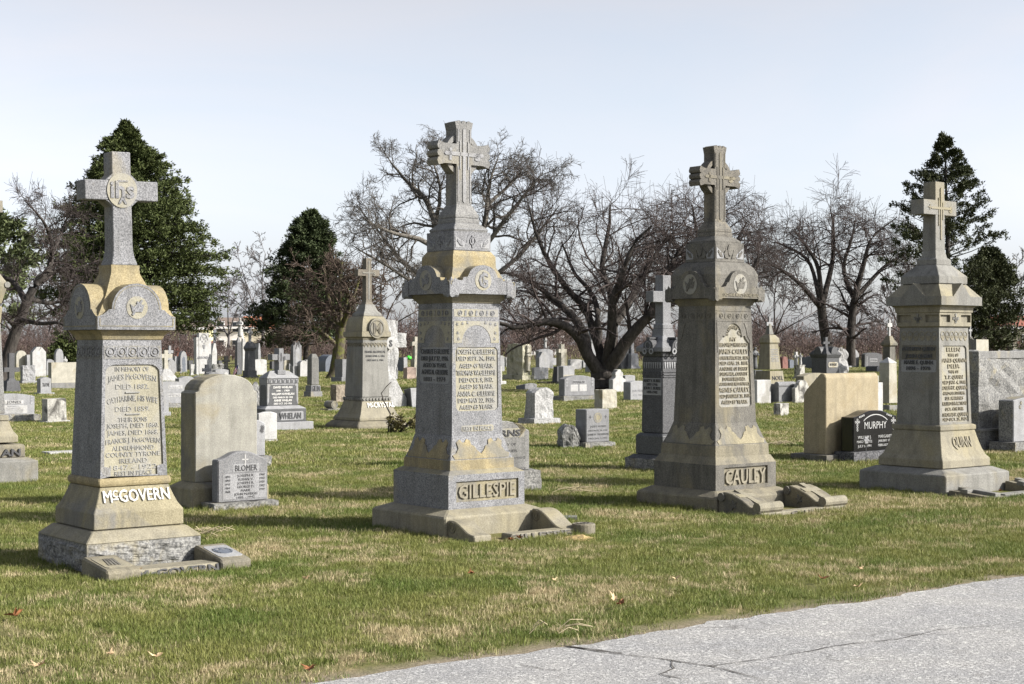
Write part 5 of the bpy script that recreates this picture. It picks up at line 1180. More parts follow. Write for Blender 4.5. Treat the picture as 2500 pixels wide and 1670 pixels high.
# Blomer
s, w, t, h, z0 = H('headstone', 'grey granite headstone lettered Blomer on a rock-faced base', 517, 532, 654, 1245, 1105, 'serp', .075, MGRAN, (16, .075), tmin=.13, seed=1)
panel(s, t, box_panel(-w * .40, w * .46, z0 + .03, z0 + .275), LGRAN, .002); panel(s, t, box_panel(-w * .20, w * .32, z0 + .29, z0 + .37), LGRAN, .002)
legend(s, t + .002 * 2, [('BLOMER', w * .06, z0 + .33, .058, w * .44)], LET, .004, name='family_name', bold=0)
rows = []
for i, (y0, nm, y1) in enumerate((('1893', 'JOSEPH R.', '1960'), ('1893', 'SUSAN V.', '1943'), ('1915', 'JOSEPH R.', '1929'), ('1864', 'GEORGE D.', '1902'), ('1868', 'MARIE', '1919'))):
    z = z0 + .255 - i * .036; rows += [(nm, w * .05, z, .024, min(w * .34, .021 * len(nm))), (y0, -w * .31, z - .006, .022, w * .10), (y1, w * .38, z + .002, .022, w * .10)]
rows += [('JOHN McVEIGH', w * .05, z0 + .076, .024, w * .46), ('1885 - 1942', w * .05, z0 + .045, .020, w * .36)]
legend(s, t + .004, rows, LET, .003, bold=0)
b = MB(); b.prism(box_panel(-.006 + w * .04, .006 + w * .04, h - .16, h - .03), front(-t / 2), -.002, .003); b.prism(box_panel(-.035 + w * .04, .035 + w * .04, h - .085, h - .073), front(-t / 2), -.002, .003); b.build('cross_carving', WHITE, s)
# white marble tablet and small grey stone right of the tall slab
H('headstone', 'plain white marble headstone with a shallow peak in front of the Whelan monument', 627, 631, 677, 1078, 1006, 'point', .03, WHITE, (3, .02), tmin=.08, roughbase=False, bmt=WHITE)
s, w, t, h, z0 = H('headstone', 'small grey serpentine headstone with carved flower, peeping out right of the tall buff slab', 600, 604, 648, 1141, 1026, 'seg', .05, LGRAN, (26, .06), tmin=.12, seed=4); flowers(s, t, [(w * .34, h - .10), (w * .30, h - .14)], .035, LET)
# Whelan
def whelan():
    D = 29.0; X = (652.7 - CX) / F * D; a, b_ = (728 - CX) / F, (633.3 - CX) / F
    w = (a * D - X) / (UX - a * UY); t = (X - b_ * D) / (UY + b_ * UX); ctr = Vector((X, D, 0)) + U * (w / 2) + V * (t / 2); hw, ht = w / 2, t / 2
    s = thing('cross_monument', 'low dark granite monument lettered Whelan with a cross on its pyramid roof', 'monument', ctr, TH); foot(ctr, hw + .2, ht + .2)
    def st(name, mt, lv, bev=.008): b = MB(); b.stack([(z, hw + o, ht + o) for z, o in lv]); return b.build(name, mt, s, bev)
    st('base', LGRAN, [(-.04, .21), (.15, .21), (.152, .20)]); st('plinth', [DGRAN], [(.15, .11), (.395, .11), (.45, .015)])
    b = MB(); b.stack([(.395, hw + .111, ht + .111), (.452, hw + .014, ht + .014)], caps=False); b.build('plinth_top', LGRAN, s)
    st('die', DGRAN, [(.448, 0), (.93, 0)]); st('band', LGRAN, [(.86, .006), (.955, .006), (.965, .0)])
    f = MB()
    for i in range(7): 
        x = -hw * .86 + hw * 1.72 * i / 6; f.prism([(x - .03, .88), (x + .02, .875), (x + .035, .94), (x + .005, .92), (x - .03, .945)], front(-ht - .006), -.002, .006)
    for q in (.872, .952): f.prism(box_panel(-hw, hw, q - .005, q + .005), front(-ht - .006), -.002, .006)
    f.build('frieze', DGRAN, s)
    p = MB()
    for Mx, ww in ((front(-ht), hw), (side(-hw), ht)):
        for q in (-1, 1): p.prism([(q * (ww - .002), .47), (q * (ww - .002), .86), (q * (ww - .09), .86), (q * (ww - .045), .80), (q * (ww - .035), .53)][::q], Mx, -.002, .003)
        p.prism(box_panel(-ww + .06, ww - .06, .84, .862), Mx, -.002, .003)
    p.build('border', LGRAN, s)
    t_ = MB(); Mx = front(-ht)
    for x, z, h, ww in (('DAVID WHELAN', .795, .042, .40), ('1841 - 1909', .73, .032, .28), ('WILLIAM H.WHELAN', .67, .042, .48), ('DIED MARCH 3D 1923', .605, .032, .42), ('ANNIE WHELAN', .55, .042, .38), ('DIED OCT. 21D 1926', .49, .032, .38)): t_.text(Mx, 0, z, x, h, ww, .004, bold=.0)
    t_.build('inscription', LETW, s)
    b = MB(); b.prism(box_panel(-hw * .35, hw + .05, .185, .345, .02), front(-ht - .11), -.002, .004); b.build('name_panel', LGRAN, s)
    t_ = MB(); t_.text(front(-ht - .114), hw * .28, .265, 'WHELAN', .105, .46, .01, bold=.03); t_.build('family_name', DGRAN, s)
    st('roof', LGRAN, [(.962, .012), (.972, .012), (1.10, -.13 if ht > .14 else -ht * .75)], 0)
    b = MB(); b.box(-.085, .085, -.11, .11, 1.03, 1.115); b.build('cross_foot', MGRAN, s, .004)
    b = MB(); b.box(-.05, .05, -.09, .09, 1.11, 1.52); b.box(-.19, .19, -.088, .088, 1.30, 1.41); c = b.build('cross', MGRAN, s, .004)
    t_ = MB(); ihs(t_, front(-.092), 0, 1.36, .2, .004); t_.build('ihs_letters', LET, c)
whelan()
bm_ = None
def boulder(name, label, lx, rx, by, ty, mt, seed, cat='rock', deep=.5, group=None):
    D = depth(by); c = gp((lx + rx) / 2, by); w = (rx - lx) / F * D; h = (by - ty) / F * D; c = c + Vector((0, w * deep * .5, 0))
    o = rough_part(name, mt, None, w * .42, w * deep * .5, -.05, h, w * .10, seed, lambda x: 1 - .35 * abs(x + .2) ** 2, 8, 2.4 / max(w, .2))
    o.location = c; o.rotation_euler = (0, 0, .3); tag(o, label, cat, group); foot(c, w * .4, w * deep * .4, .3); return o
boulder('rock', 'rough grey boulder leaning on the left side of the Whelan monument', 610, 640, 1000, 933, ROUGHM, 11)
boulder('rock', 'dark rough boulder leaning against the grey stone with round medallion', 1362, 1418, 1094, 1036, ROCK, 12, deep=.7)
# Burns, behind Gillespie
s, w, t, h, z0 = H('headstone', 'grey headstone with carved leaf crest lettered Burns, half hidden behind Gillespie', 1140, 1155, 1293, 1206, 1030, 'seg', .12, GRAND, (50, .09), tmin=.18, seed=5, bevel=.01)
panel(s, t, box_panel(-w * .34, w * .40, h - .185, h - .085, .01), PANEL, .003, 'name_panel'); legend(s, t + .006, [('BURNS', w * .03, h - .135, .07, w * .60)], LET, .008, name='family_name', bold=.02)
legend(s, t, [('IN MEMORY OF', 0, h - .26, .028, w * .5), ('OUR MOTHER', .0, h - .33, .028, w * .55), ('DIED MAY 2, 1902', 0, h - .41, .026, w * .85), ('FATHER', 0, h - .47, .026, w * .4), ('DIED SEP. 9, 1903', 0, h - .53, .026, w * .85)], LET, .003, bold=0)
b = MB()
for i in range(6): b.prism([(w * (.30 + .02 * i), h - .20 + .02 * i), (w * (.44 - .02 * i), h - .10 + .012 * i), (w * (.36 - .03 * i), h - .055 + .006 * i)], front(-t / 2), -.002, .005)
b.build('leaf_carving', TAN, s)
# medallion block
s, w, t, h, z0 = H('headstone', 'square grey granite block with a round medallion between two small crosses', 1411, 1431, 1488, 1093, 1000, 'flat', 0, MGRAN, (12, .07), tmin=.26, seed=6)
b = MB(); b.prism(oval(0, h - .13, .078, .082), front(-t / 2), -.002, .003); m_ = b.build('medallion', BUFF, s); b = MB(); b.ring(front(-t / 2 - .003) @ Matrix.Translation((0, h - .13, 0)), .05, .06, -.002, .003); b.ring(front(-t / 2) @ Matrix.Translation((0, h - .13, 0)), .078, .086, -.002, .004); b.build('rim', MGRAN, s)
legend(s, t, [('JAMES WARD', 0, h - .265, .032, w * .68), ('DIED NOV. 28, 1912', 0, h - .33, .024, w * .8), ('ANNIE M. THOMPSON', 0, h - .39, .030, w * .9), ('DIED JAN. 2, 1932', 0, h - .45, .024, w * .8), ('+', -w * .33, h - .12, .08, .05), ('+', w * .33, h - .12, .08, .05)], LET, .003, bold=0)
# rough white marble
H('headstone', 'large rough-hewn white marble headstone with arched top', 1282, 1306, 1351, 1036, 947, 'seg', .10, ROUGHM, (14, .10), rough=.022, tmin=.3, bmt=ROUGHM, seed=7)
s, w, t, h, z0 = H('headstone', 'wide grey headstone lettered Douglas in front of the arching cherry', 1371, 1378, 1452, 979, 917, 'seg', .10, MGRAN, (12, .12), tmin=.25, seed=8)
hd = h - z0
panel(s, t, box_panel(-w * .24, w * .18, z0 + hd * .60, z0 + hd * .76), LGRAN, .004); legend(s, t + .008, [('DOUGLAS', -w * .03, z0 + hd * .68, hd * .11, w * .38)], LET, .008, name='family_name')
for q in (-.18, .11):
    panel(s, t, box_panel(w * (q - .12), w * (q + .12), z0 + hd * .22, z0 + hd * .55), WHITE, .004); legend(s, t + .008, [('- - - -', w * q, z0 + hd * (.48 - .065 * i), .03, w * .18) for i in range(4)], LETP, .004)
flowers(s, t, [(q * w * .42, z0 + hd * y) for q in (-1, 1) for y in (.82, .66, .5)], .055, LGRAN)
H('headstone', 'small cream rough-faced stone at the foot of the cherry trunk', 1456, 1471, 1506, 999, 952, 'flat', 0, CREAM, (3, .06), rough=.015, tmin=.3, bmt=CREAM, seed=9)
s = H('headstone', 'ornate white marble marker with a narrow waist, just right of the cherry trunk', 1489, 1496, 1528, 958, 902, 'ornate', 0, WHITE, tmin=.2)
s, w, t, h, z0 = H('headstone', 'low pale stone with a short legend between the cherry and the Burke monument', 1529, 1539, 1580, 979, 930, 'seg', .04, LGRAN, (2, .03), tmin=.3, roughbase=False); legend(s, t, [('JOHN CONLAN', -.05, h - .28, .06, w * .6), ('1871 - 1938', -.05, h - .4, .05, w * .5)], LETP, .005, bold=0)
H('headstone', 'small grey headstone behind the low pale stone with a short legend', 1519, 1526, 1551, 936, 916, 'seg', .03, LGRAN, tmin=.25)
s, w, t, h, z0 = H('slant_marker', 'low grey slant marker in the grass left of the rough white marble stone', 1274, 1282, 1312, 953, 938, 'seg', .04, MGRAN, tmin=.5, tilt=(R(-8), 0))
H('ground_slab', 'narrow dark kerb slab in the grass behind the Douglas stone', 1320, 1322, 1380, 937, 932, 'flat', 0, BROWN, tmin=.3, cat='kerb')
H('headstone', 'plain bright white square headstone left of the tiered dark pedestal', 1298, 1304, 1339, 928, 897, 'seg', .03, WHITE, tmin=.2)
s, w, t, h, z0 = H('headstone', 'grey headstone lettered Hallinan right above the Douglas stone', 1367, 1375, 1403, 938, 893, 'seg', .03, LGRAN, (4, .05), tmin=.3); panel(s, t, box_panel(-w * .45, w * .45, h - .62, h - .36), CREAM, .006); legend(s, t + .012, [('HALLINAN', 0, h - .49, .17, w * .8)], LET, .01, bold=0, name='family_name')
# James-side: slabs around Murphy
c, w, t = solve(2016, 1126, 1961, 2145); ctr = c + U * (w / 2) + V * (t / 2)
s = thing('headstone', 'large blank tan sandstone block with a sloping back, behind the black Murphy stone', 'headstone', ctr, TH); foot(ctr, w / 2 + .12, t / 2 + .12)
b = MB(); b.stack([(-.03, w / 2 + .13, t / 2 + .12), (.085, w / 2 + .13, t / 2 + .12), (.09, w / 2 + .12, t / 2 + .11)]); b.build('base', SAND, s, .01)
b = MB(); hf, hb_ = 1.20, .95; b.prism([(-t / 2, .085), (t / 2, .085), (t / 2, hf - .06), (t / 2 - .02, hf - .02), (t / 2 - .06, hf), (t / 2 - .10, hf - .005), (-t / 2 + .05, hb_ + .02), (-t / 2, hb_ - .05)], side(0), -w / 2, w / 2); b.build('die', stone('warm sandstone', (.33, .275, .175), (.44, .375, .25), 80, (.33, .26, .15), .4, 1.5, .3), s, .012)
s, w, t, h, z0 = H('headstone', 'polished black granite headstone lettered Murphy with carved corner crosses', 2059, 2083, 2190, 1128, 1004, 'serp', .085, BLACK, (24, .06), tmin=.22, bmt=stone('dark rock face', (.035, .036, .042), (.19, .19, .20), 45, None, grime=.2, bump=.8), seed=10)
legend(s, t, [('MURPHY', 0, h - .20, .10, w * .50), ('WILLIAM J.', -w * .25, h - .36, .042, w * .30), ('MARCH 31, 1922', -w * .25, h - .42, .034, w * .34), ('JULY 6, 1991', -w * .25, h - .48, .034, w * .30), ('MARGARET T.', w * .25, h - .36, .042, w * .36), ('JANUARY 18, 1920', w * .25, h - .42, .034, w * .38), ('FEBRUARY 6, 1997', w * .25, h - .48, .034, w * .38)], LETD, .003, bold=-.006)
b = MB()
for q in (-1, 1):
    x = q * w * .41
    for i in range(5): b.ring(front(-t / 2) @ Matrix.Translation((x, h - .12 - .035 * i, 0)), .010, .017, -.002, .003, 8)
    for dx in (-.035, .035): b.ring(front(-t / 2) @ Matrix.Translation((x + dx, h - .15, 0)), .010, .017, -.002, .003, 8)
    for i in range(4): b.ring(front(-t / 2) @ Matrix.Translation((x - q * .03 * (i + 1.6), h - .085 + .008 * i, 0)), .006, .013, -.002, .003, 7)
o = arcpts(0, h - .40, w * .42, .35, 50, 130, 12); b.prism(o + [(x, y - .012) for x, y in reversed(o)], front(-t / 2), -.002, .003); b.build('cross_carving', LETD, s)
# flower pick in front
P0 = gp(2114, 1130); s = thing('flower_pick', 'carved grey flower on a thin rod stuck in the grass before the Murphy stone', 'ornament', P0, TH)
b = MB(); b.tube([(0, 0, -.02), (0, 0, .24)], .006, 6); b.build('rod', DGRAN, s)
b = MB()
for i in range(7):
    g = i * 2 * math.pi / 6; cx, cz = (.032 * math.cos(g), .032 * math.sin(g)) if i < 6 else (0, 0); b.lathe([(-.018, .008), (-.008, .022), (.006, .024), (.018, .008)], 8, 0, 0)
    for j in range(len(b.v) - 32, len(b.v)): x, y, z = b.v[j]; b.v[j] = (x + cx, z * .8, y + .30 + cz)
b.build('flower_head', LGRAN, s, smooth=True)
# right: big rough stone, Kelly
s = H('headstone', 'huge rock-faced grey stone at the right edge on a dark rough base', 2362, 2389, 2560, 1100, 860, 'flat', 0, ROCK, (50, .10), rough=.045, tmin=.55, seed=21)[0]
w, t, h, z0, k = dims[s.name]; b = MB(); b.box(-w / 2 - .01, w / 2 + .02, -t / 2 - .005, t / 2 - .05, h - .10, h + .015); b.build('top_margin', GRAND, s, .01)
b = MB(); b.box(-w / 2 - .115, w / 2 + .115, -t / 2 - .115, t / 2 + .115, z0 - .02, z0 + .02); b.build('base_margin', GRAND, s, .005)
s, w, t, h, z0 = H('headstone', 'pale headstone lettered Kelly at the right edge before the huge rough stone', 2447, 2474, 2600, 1104, 968, 'seg', .06, LGRAN, (24, .09), tmin=.26, seed=22, side_mt=ROCK); legend(s, t, [('KELLY', 0, h - .27, .085, w * .55)], LET, .004, bold=0, name='family_name')
b = MB(); b.ring(front(-t / 2) @ Matrix.Translation((0, h - .42, 0)) @ Matrix.Scale(1.0, 4), w * .40, w * .42, -.003, .004, 40); 
flowers(s, t, [(-w * .36, h - .10), (-w * .28, h - .075), (-w * .2, h - .06), (-w * .38, h - .16)], .03, BUFF)
H('headstone', 'plain white stepped headstone showing behind the large tan block', 2100, 2104, 2156, 1010, 918, 'step', .16, WHITE, tmin=.1)
# obelisk stub with pyramid cap
def mini(px, py, w, name, label, parts, cat='monument', group=None, cross=None, mats=None):
    """parts: (part name, material, [(y, width)...]); cross: (y top, arm bottom y, arm top y, arm px, stem px, material)"""
    m = Mon(px, py, w, name, label, cat, group)
    for n, mt, lv in parts:
        L_ = [m.lv(*q) for q in lv]; 
        if lv[0][0] >= py - .5: L_[0] = (-.04, L_[0][1])
        m.tier(n, mt, L_, .012 if m.c.y < 60 else 0)
    if cross:
        yt, y0, y1, ap, sp, mt = cross; k = m.k(.1); zb = L_[-1][0]; st = m.lv(yt, sp)[1]; b = MB(); b.box(-st, st, -st, st, zb - .02, EYE - (yt - HY) / k); A = ap / k; b.box(-A, A, -st * .98, st * .98, EYE - (y0 - HY) / k, EYE - (y1 - HY) / k); b.build('cross', mt, m.root)
    return m
m = mini(2171, 1003, 50, 'obelisk_marker', 'short square stone pillar with pyramid cap, left of the Quinn shaft', [('base', GRAND, [(1003, 50), (990, 50)]), ('die', CREAM, [(985, 46), (887, 42)]), ('cap', WHITE, [(887, 43.5), (885, 43.5), (872, 2)])])
m = mini(1880, 940, 76, 'cross_monument', 'small tan monument lettered Noel with a leafy cross, right of Cauley', [('base', BUFF, [(940, 76), (906, 66)]), ('shaft', BUFF, [(902, 57), (840, 43)]), ('cap', BUFF, [(840, 44), (836, 52), (826, 48), (818, 30), (817, 22)]), ('spire', BUFFG, [(816, 21), (790, 8)])], cross=(774, 795, 786, 11, 6, LGRAN))
M, ln = face(*m.lv(940, 76), *m.lv(906, 66)); t = MB(); t.text(M, .03, ln * .5, 'NOEL', .16, .62, .015, bold=.0); t.build('family_name', LET, m.root)
M, ln = face(*m.lv(902, 57), *m.lv(840, 43)); t = MB()
for i in range(6): t.text(M, 0, ln * (.78 - .09 * i), 'JOHN NOEL' if i % 2 == 0 else '1847-1904', .06, .45, .006, bold=0)
t.build('inscription', LETP, m.root)
H('headstone', 'plain bright white slab between the Cauley shaft and the Noel monument', 1838, 1848, 1883, 986, 928, 'flat', 0, WHITE, tmin=.3)
s, w, t, h, z0 = H('headstone', 'grey slanted marker with a rolled top edge, below the Noel monument', 1887, 1901, 1941, 985, 938, 'flat', 0, MGRAN, (5, .02), tmin=.5, roughbase=False); b = MB(); b.tube([(-w / 2 - .02, -t / 2 + .06, h - .02), (w / 2 + .02, -t / 2 + .06, h - .02)], .085, 12); b.build('rolled_top', MGRAN, s)
H('headstone', 'small weathered marble stump with dark streaks alone in the grass', 1899, 1905, 1926, 1015, 985, 'flat', 0, WEATH, rough=.01, tmin=.2, seed=23)
H('headstone', 'white stained marble tablet with round top at the left of the tan block', 1937, 1941, 1980, 985, 928, 'tablet', .22, WEATH, tmin=.12)
s, w, t, h, z0 = H('headstone', 'wide tan stone with a dark square plaque, behind the tan sandstone block', 1951, 1962, 2030, 945, 911, 'seg', .12, BUFF, tmin=.4); panel(s, t, box_panel(w * -.05, w * .16, .35, h - .45), SLATE, .01, 'plaque')
# ---------------------------------------------------------------- the far rows
def f(name, label, lx, cx, rx, by, ty, kind='flat', rise=0., mt=LGRAN, base=None, **k):
    q = random.Random(label); k.setdefault('tilt', (R(q.uniform(-1.6, 1.2)), R(q.uniform(-1.4, 1.4))))
    k.setdefault('tmin', .3); k.setdefault('bevel', 0); k.setdefault('roughbase', False)
    return H(name, label, lx, cx, rx, by, ty, kind, rise, mt, base, **k)
s, w, t, h, z0 = f('headstone', 'grey headstone lettered Jones with a cross and white list of names, left edge', -22, -15, 84, 1031, 962, 'seg', .06, LGRAN, (18, .10), roughbase=True)
hd = h - z0
panel(s, t, box_panel(-w * .24, w * .22, z0 + hd * .50, z0 + hd * .68), WHITE, .004); legend(s, t + .008, [('JONES', -w * .01, z0 + hd * .59, hd * .13, w * .36)], LET, .004, name='family_name')
panel(s, t, box_panel(-w * .36, w * .32, z0 + hd * .05, z0 + hd * .43), WHITE, .004); legend(s, t + .008, [(nm, -w * .02, z0 + hd * (.38 - .09 * i), hd * .055, w * ww) for i, (nm, ww) in enumerate((('EDWARD A.', .3), ('ELIZABETH F.', .36), ('JOSEPH F. DOWNS', .48), ('RUTH G. DOWNS', .44)))], LETP, .004)
b = MB(); b.prism(box_panel(-.006, .006, z0 + hd * .74, z0 + hd * .95), front(-t / 2), -.002, .004); b.prism(box_panel(-.03, .03, z0 + hd * .86, z0 + hd * .89), front(-t / 2), -.002, .004); b.build('cross_carving', WHITE, s); flowers(s, t, [(w * .42, z0 + hd * y) for y in (.85, .7, .55)], .035, LETP)
f('headstone', 'weathered square stone leaning slightly, left of the first monument', 108, 117, 163, 1032, 974, 'flat', 0, WEATH, (4, .06), rough=.01, bmt=WHITE, tilt=(0, R(-1.5)), seed=31)
s, w, t, h, z0 = f('headstone', 'small grey headstone lettered Trayne above the weathered leaning stone', 94, 99.5, 125.5, 963, 921, 'serp', .05, LGRAN, (4, .08)); legend(s, t, [('TRAYNE', 0, h - .24, .12, w * .66)], LET, .008, bold=0, name='family_name')
f('headstone', 'wide cream slab half hidden behind the left side of the first monument', 121, 126, 190, 950, 885, 'flat', 0, CREAM, (15, .0), bmt=GRAND)
f('headstone', 'rough-faced grey stone under the twigs of the leaning cherry', 50, 56, 86, 937, 893, 'flat', 0, LGRAN, (7, .06), rough=.04, seed=33)
f('headstone', 'tall plain white stone with clipped corners, left of the first monument', 75, 80, 113, 921, 847, 'point', .25, WHITE)
f('headstone', 'rounded cream stone behind the rough-faced grey stone at left', 36, 40, 65, 908, 856, 'round', 0, CREAM)
f('headstone', 'narrow grey stone between the cream rounded stone and the tall white stone', 65, 67, 77, 908, 866, 'flat', 0, LGRAN)
f('headstone', 'pointed gothic white stone before the small evergreen', 132, 136, 155, 905, 851, 'gothic', .55, LGRAN)
f('headstone', 'grey stone with curved top right of the tall plain white stone', 111, 114, 132, 918, 877, 'seg', .1, LGRAN)
P0 = at(159, 905, depth(905)); 
def robed(name, label, px, py, top, mt, seed=0, turn=0., kneel=False, z0=0.0, D=None):
    """a small robed statue: one continuous body with sleeves, joined hands and a bowed head"""
    D = D or depth(py); k = F / D; Hs = (py - top) / k; c = at(px, py, D)
    me = bpy.data.meshes.new(name); ed = []; vs = []; rad = []
    def chain(pts):
        st = None
        for i, (x, y, z, r) in enumerate(pts): vs.append((x * Hs, y * Hs, z * Hs)); rad.append(r * Hs); 
        n = len(vs); return list(range(n - len(pts), n))
    body = chain([(0, 0, .52, .105), (0, .0, .35, .115), (0, 0, .18, .135), (0, 0, .03, .15)]); up = chain([(0, 0, .62, .105), (0, .0, .72, .125), (0, .0, .80, .10), (0, -.01, .855, .045), (0, -.025, .90, .062), (0, -.03, .95, .066), (0, -.02, .985, .04)])
    ed += list(zip(body, body[1:])); ed += [(body[0], up[0])] + list(zip(up, up[1:]))
    for q in (-1, 1):
        a = chain([(q * .13, 0, .77, .05), (q * .155, -.05, .66, .046), (q * .09, -.14, .62, .036), (q * .015, -.16, .68, .026)]); ed += [(up[1], a[0])] + list(zip(a, a[1:]))
    me.from_pydata(vs, ed, []); o = bpy.data.objects.new(name, me); COL.objects.link(o); o.location = c; o.rotation_euler = (0, 0, turn)
    sm = o.modifiers.new('skin', 'SKIN'); me.skin_vertices.new() if not me.skin_vertices else None
    for i, v in enumerate(me.skin_vertices[0].data): v.radius = (rad[i], rad[i] * .8); v.use_root = (i == 0)
    ss = o.modifiers.new('subdivision', 'SUBSURF'); ss.levels = 1; ss.render_levels = 1
    dg = bpy.context.evaluated_depsgraph_get(); m2 = bpy.data.meshes.new_from_object(o.evaluated_get(dg)); o.modifiers.clear(); o.data = m2; m2.materials.clear(); m2.materials.append(mt); m2.name = name
    m2.polygons.foreach_set('use_smooth', [True] * len(m2.polygons)); tag(o, label, 'statue'); return o
def pedestal_tiers(px, py, tiers, name, label, cat='pedestal'):
    m = Mon(px, py, tiers[0][1], name, label, cat); return m
robed('statue', 'tiny white statue in the grass right of the pointed gothic stone', 159, 903, 870, WHITE, turn=.3)
def latin_cross(name, label, px, py, top, arm, ya, yb, stem, mt, foot_t=None, D=None, base=None, bmt=None, flare=1.2):
    """free-standing cross: arm = half span in pixels, ya/yb arm bottom and top"""
    D = D or depth(py); k = F / D; c = at(px, py, D); c.z = 0; z = lambda y: EYE - (y - HY) / k
    s = thing(name, label, 'cross', c, TH); z0 = z(base[0]) if base else -.02; st = stem / 2 / k / .9
    b = MB(); b.stack([(z0, st * flare), (z(ya) - (z(ya) - z0) * .7, st), (z(top), st)]); A = arm / k / .9; b.box(-A, A, -st * .96, st * .96, z(ya), z(yb)); b.build('cross', mt, s)
    if base: w = base[1] / 2 / k / .9; b = MB(); b.stack([(-.03, w), (z0 * .9, w * base[2]), (z0 + .01, w * base[2] * .9)]); b.build('base', bmt or mt, s)
    return s, st, k
s, st, k = latin_cross('stone_cross', 'grey stone cross with a flared foot at the left edge above the Jones stone', 27, 957, 862, 17, 908, 897, 12, DGREY, base=(930, 34, .8), flare=1.5)
s, st, k = latin_cross('stone_cross', 'cream stone cross set on a rough rock mound, right of the first monument', 404, 932, 855, 15, 874, 864, 8.5, CREAM, base=(901, 50, .35), bmt=ROUGHM)
latin_cross('stone_cross', 'small white cross with rounded ends behind the cream cross', 414, 908, 844, 8, 862, 855, 5, LGRAN, base=(875, 14, .9))
f('headstone', 'grey round-shouldered stone behind the cream cross on the rock', 408, 411, 428, 915, 878, 'round', 0, LGRAN)
f('headstone', 'pale grey slab left of the shrine with a pointed niche', 426, 428, 437, 910, 870, 'flat', 0, LGRAN)
s, w, t, h, z0 = f('headstone', 'small pale stone with a cross beside the edge of the first monument', 368, 372, 397, 925, 876, 'seg', .08, LGRAN); legend(s, t, [('HIGH', w * .2, h - .85, .13, w * .4)], LETP, .006, bold=0)
s, w, t, h, z0 = f('shrine', 'white shrine stone with an arched dark niche left of the Antonelli stele', 438, 441, 457, 910, 857, 'gothic', .5, LGRAN, cat='headstone'); panel(s, t, mirror(top_profile('gothic', w * .5, .9, .4)) and [(x, y + h - 1.25) for x, y in mirror(top_profile('gothic', w * .5, .95, .4))], SLATE, .01, 'niche')
def urn(name, label, px, py, top, wpx, mt, cat='urn'):
    k = F / depth(py); h = (py - top) / k; r = wpx / 2 / k; b = MB(); b.lathe([(-.02, r * .75), (h * .08, r * .75), (h * .10, r * .4), (h * .28, r * .28), (h * .38, r * .6), (h * .62, r * .95), (h * .82, r * .86), (h * .94, r), (h, r * 1.02), (h * .97, r * .8)], 14); o = b.build(name, mt, None, smooth=False); o.location = gp(px, py); tag(o, label, cat); return o
urn('urn', 'small grey stone urn in the grass before the shrine', 441, 912, 891, 9, LGRAN)
def vase(px, py, top, wpx, label):
    k = F / depth(py); h = (py - top) / k; w = wpx / k / 1.35; s = thing('planter_vase', label, 'planter', gp(px, py), TH); b = MB(); b.stack([(-.02, w * .5), (h * .10, w * .5), (h * .14, w * .3), (h * .3, w * .26), (h * .62, w * .42), (h * .9, w * .46), (h, w * .5)]); b.build('vase', WHITE, s); return s
vase(468, 918, 889, 15, 'square white tapered planter vase left of the Antonelli stele')
s, w, t, h, z0 = f('headstone', 'tall white stele lettered Antonelli with a carved chalice and flowers', 475, 480, 516, 915, 824, 'flat', 0, WHITE)
b = MB(); b.box(-w * .33, w * .33, -t / 2 - .02, t / 2 - .05, .05, h + .24); b.build('center_slab', WHITE, s); legend(s, t + .045, [('ANTONELLI', 0, h * .46, .13, w * .85)], LETP, .02, bold=0, name='family_name')
b = MB(); ap = arcpts(0, h - .15, w * .26, .34, 0, 180, 12); b.prism(ap + [(x * .85, h - .15 + (y - h + .15) * .88) for x, y in reversed(ap)], front(-t / 2 - .02), -.002, .02); b.lathe([(h * .62, .03), (h * .68, .02), (h * .71, .07), (h * .80, .1)], 8, 0, -t / 2 - .02, 1, .3); b.build('chalice_carving', MGRAN, s); flowers(s, t + .04, [(0, h - .1), (-.1, h - .22), (.1, h - .2), (0, h - .32), (-.06, h + .0), (.08, h - .02)], .06, MGRAN)
f('headstone', 'white carved stone leaning out right of the Antonelli stele', 514, 517, 529, 912, 838, 'point', .5, WHITE)
s, st, k = latin_cross('stone_cross', 'small grey cross with square ends on a flared base, before the Antonelli stele', 505, 925, 890, 10, 907, 899, 7, MGRAN, base=(914, 18, .6))
f('headstone', 'low grey rock stone right of the Antonelli stele', 517, 521, 549, 912, 889, 'flat', 0, GRAND, rough=.06, seed=41)
s, st, k = latin_cross('stone_cross', 'brownish grey cross with a flared foot left of the dark obelisk', 552, 924, 869, 8, 884, 878, 6.5, SAND, base=(900, 17, .75))
m = mini(579, 915, 19, 'obelisk', 'slim dark obelisk left of the statue on its white pedestal', [('shaft', DGRAN, [(915, 19), (836, 14.5), (821, 1)])])
m = mini(592, 906, 17, 'pedestal', 'tall white pedestal carrying the robed statue, behind the dark obelisk', [('base', WHITE, [(906, 17), (893, 15)]), ('shaft', WHITE, [(893, 13), (850, 12)]), ('cap', WHITE, [(850, 14), (846, 14), (826, 9)])], cat='pedestal')
robed('statue', 'white robed statue standing on the tall pedestal left of centre', 586, 826, 775, WHITE, turn=-.3, D=m.c.y)
m = mini(604, 924, 42, 'cross_monument', 'dark granite monument with a grey cross, beside the small flag', [('base', DGRAN, [(924, 42), (918, 42)]), ('plinth', DGRAN, [(918, 34), (905, 34)]), ('shaft', DGRAN, [(905, 28), (857, 24)]), ('cap', DGRAN, [(857, 25), (850, 32), (847, 30), (836, 18), (834, 12)])], cross=(800, 814, 808, 6.5, 7.5, MGRAN))
P0 = gp(588, 924); s = thing('flag', 'small American flag on a thin stick by the dark granite monument', 'flag', P0, .2)
k = F / P0.y; b = MB(); b.tube([(0, 0, -.02), (-.13, 0, .70)], .009, 5); b.build('stick', LETW, s)
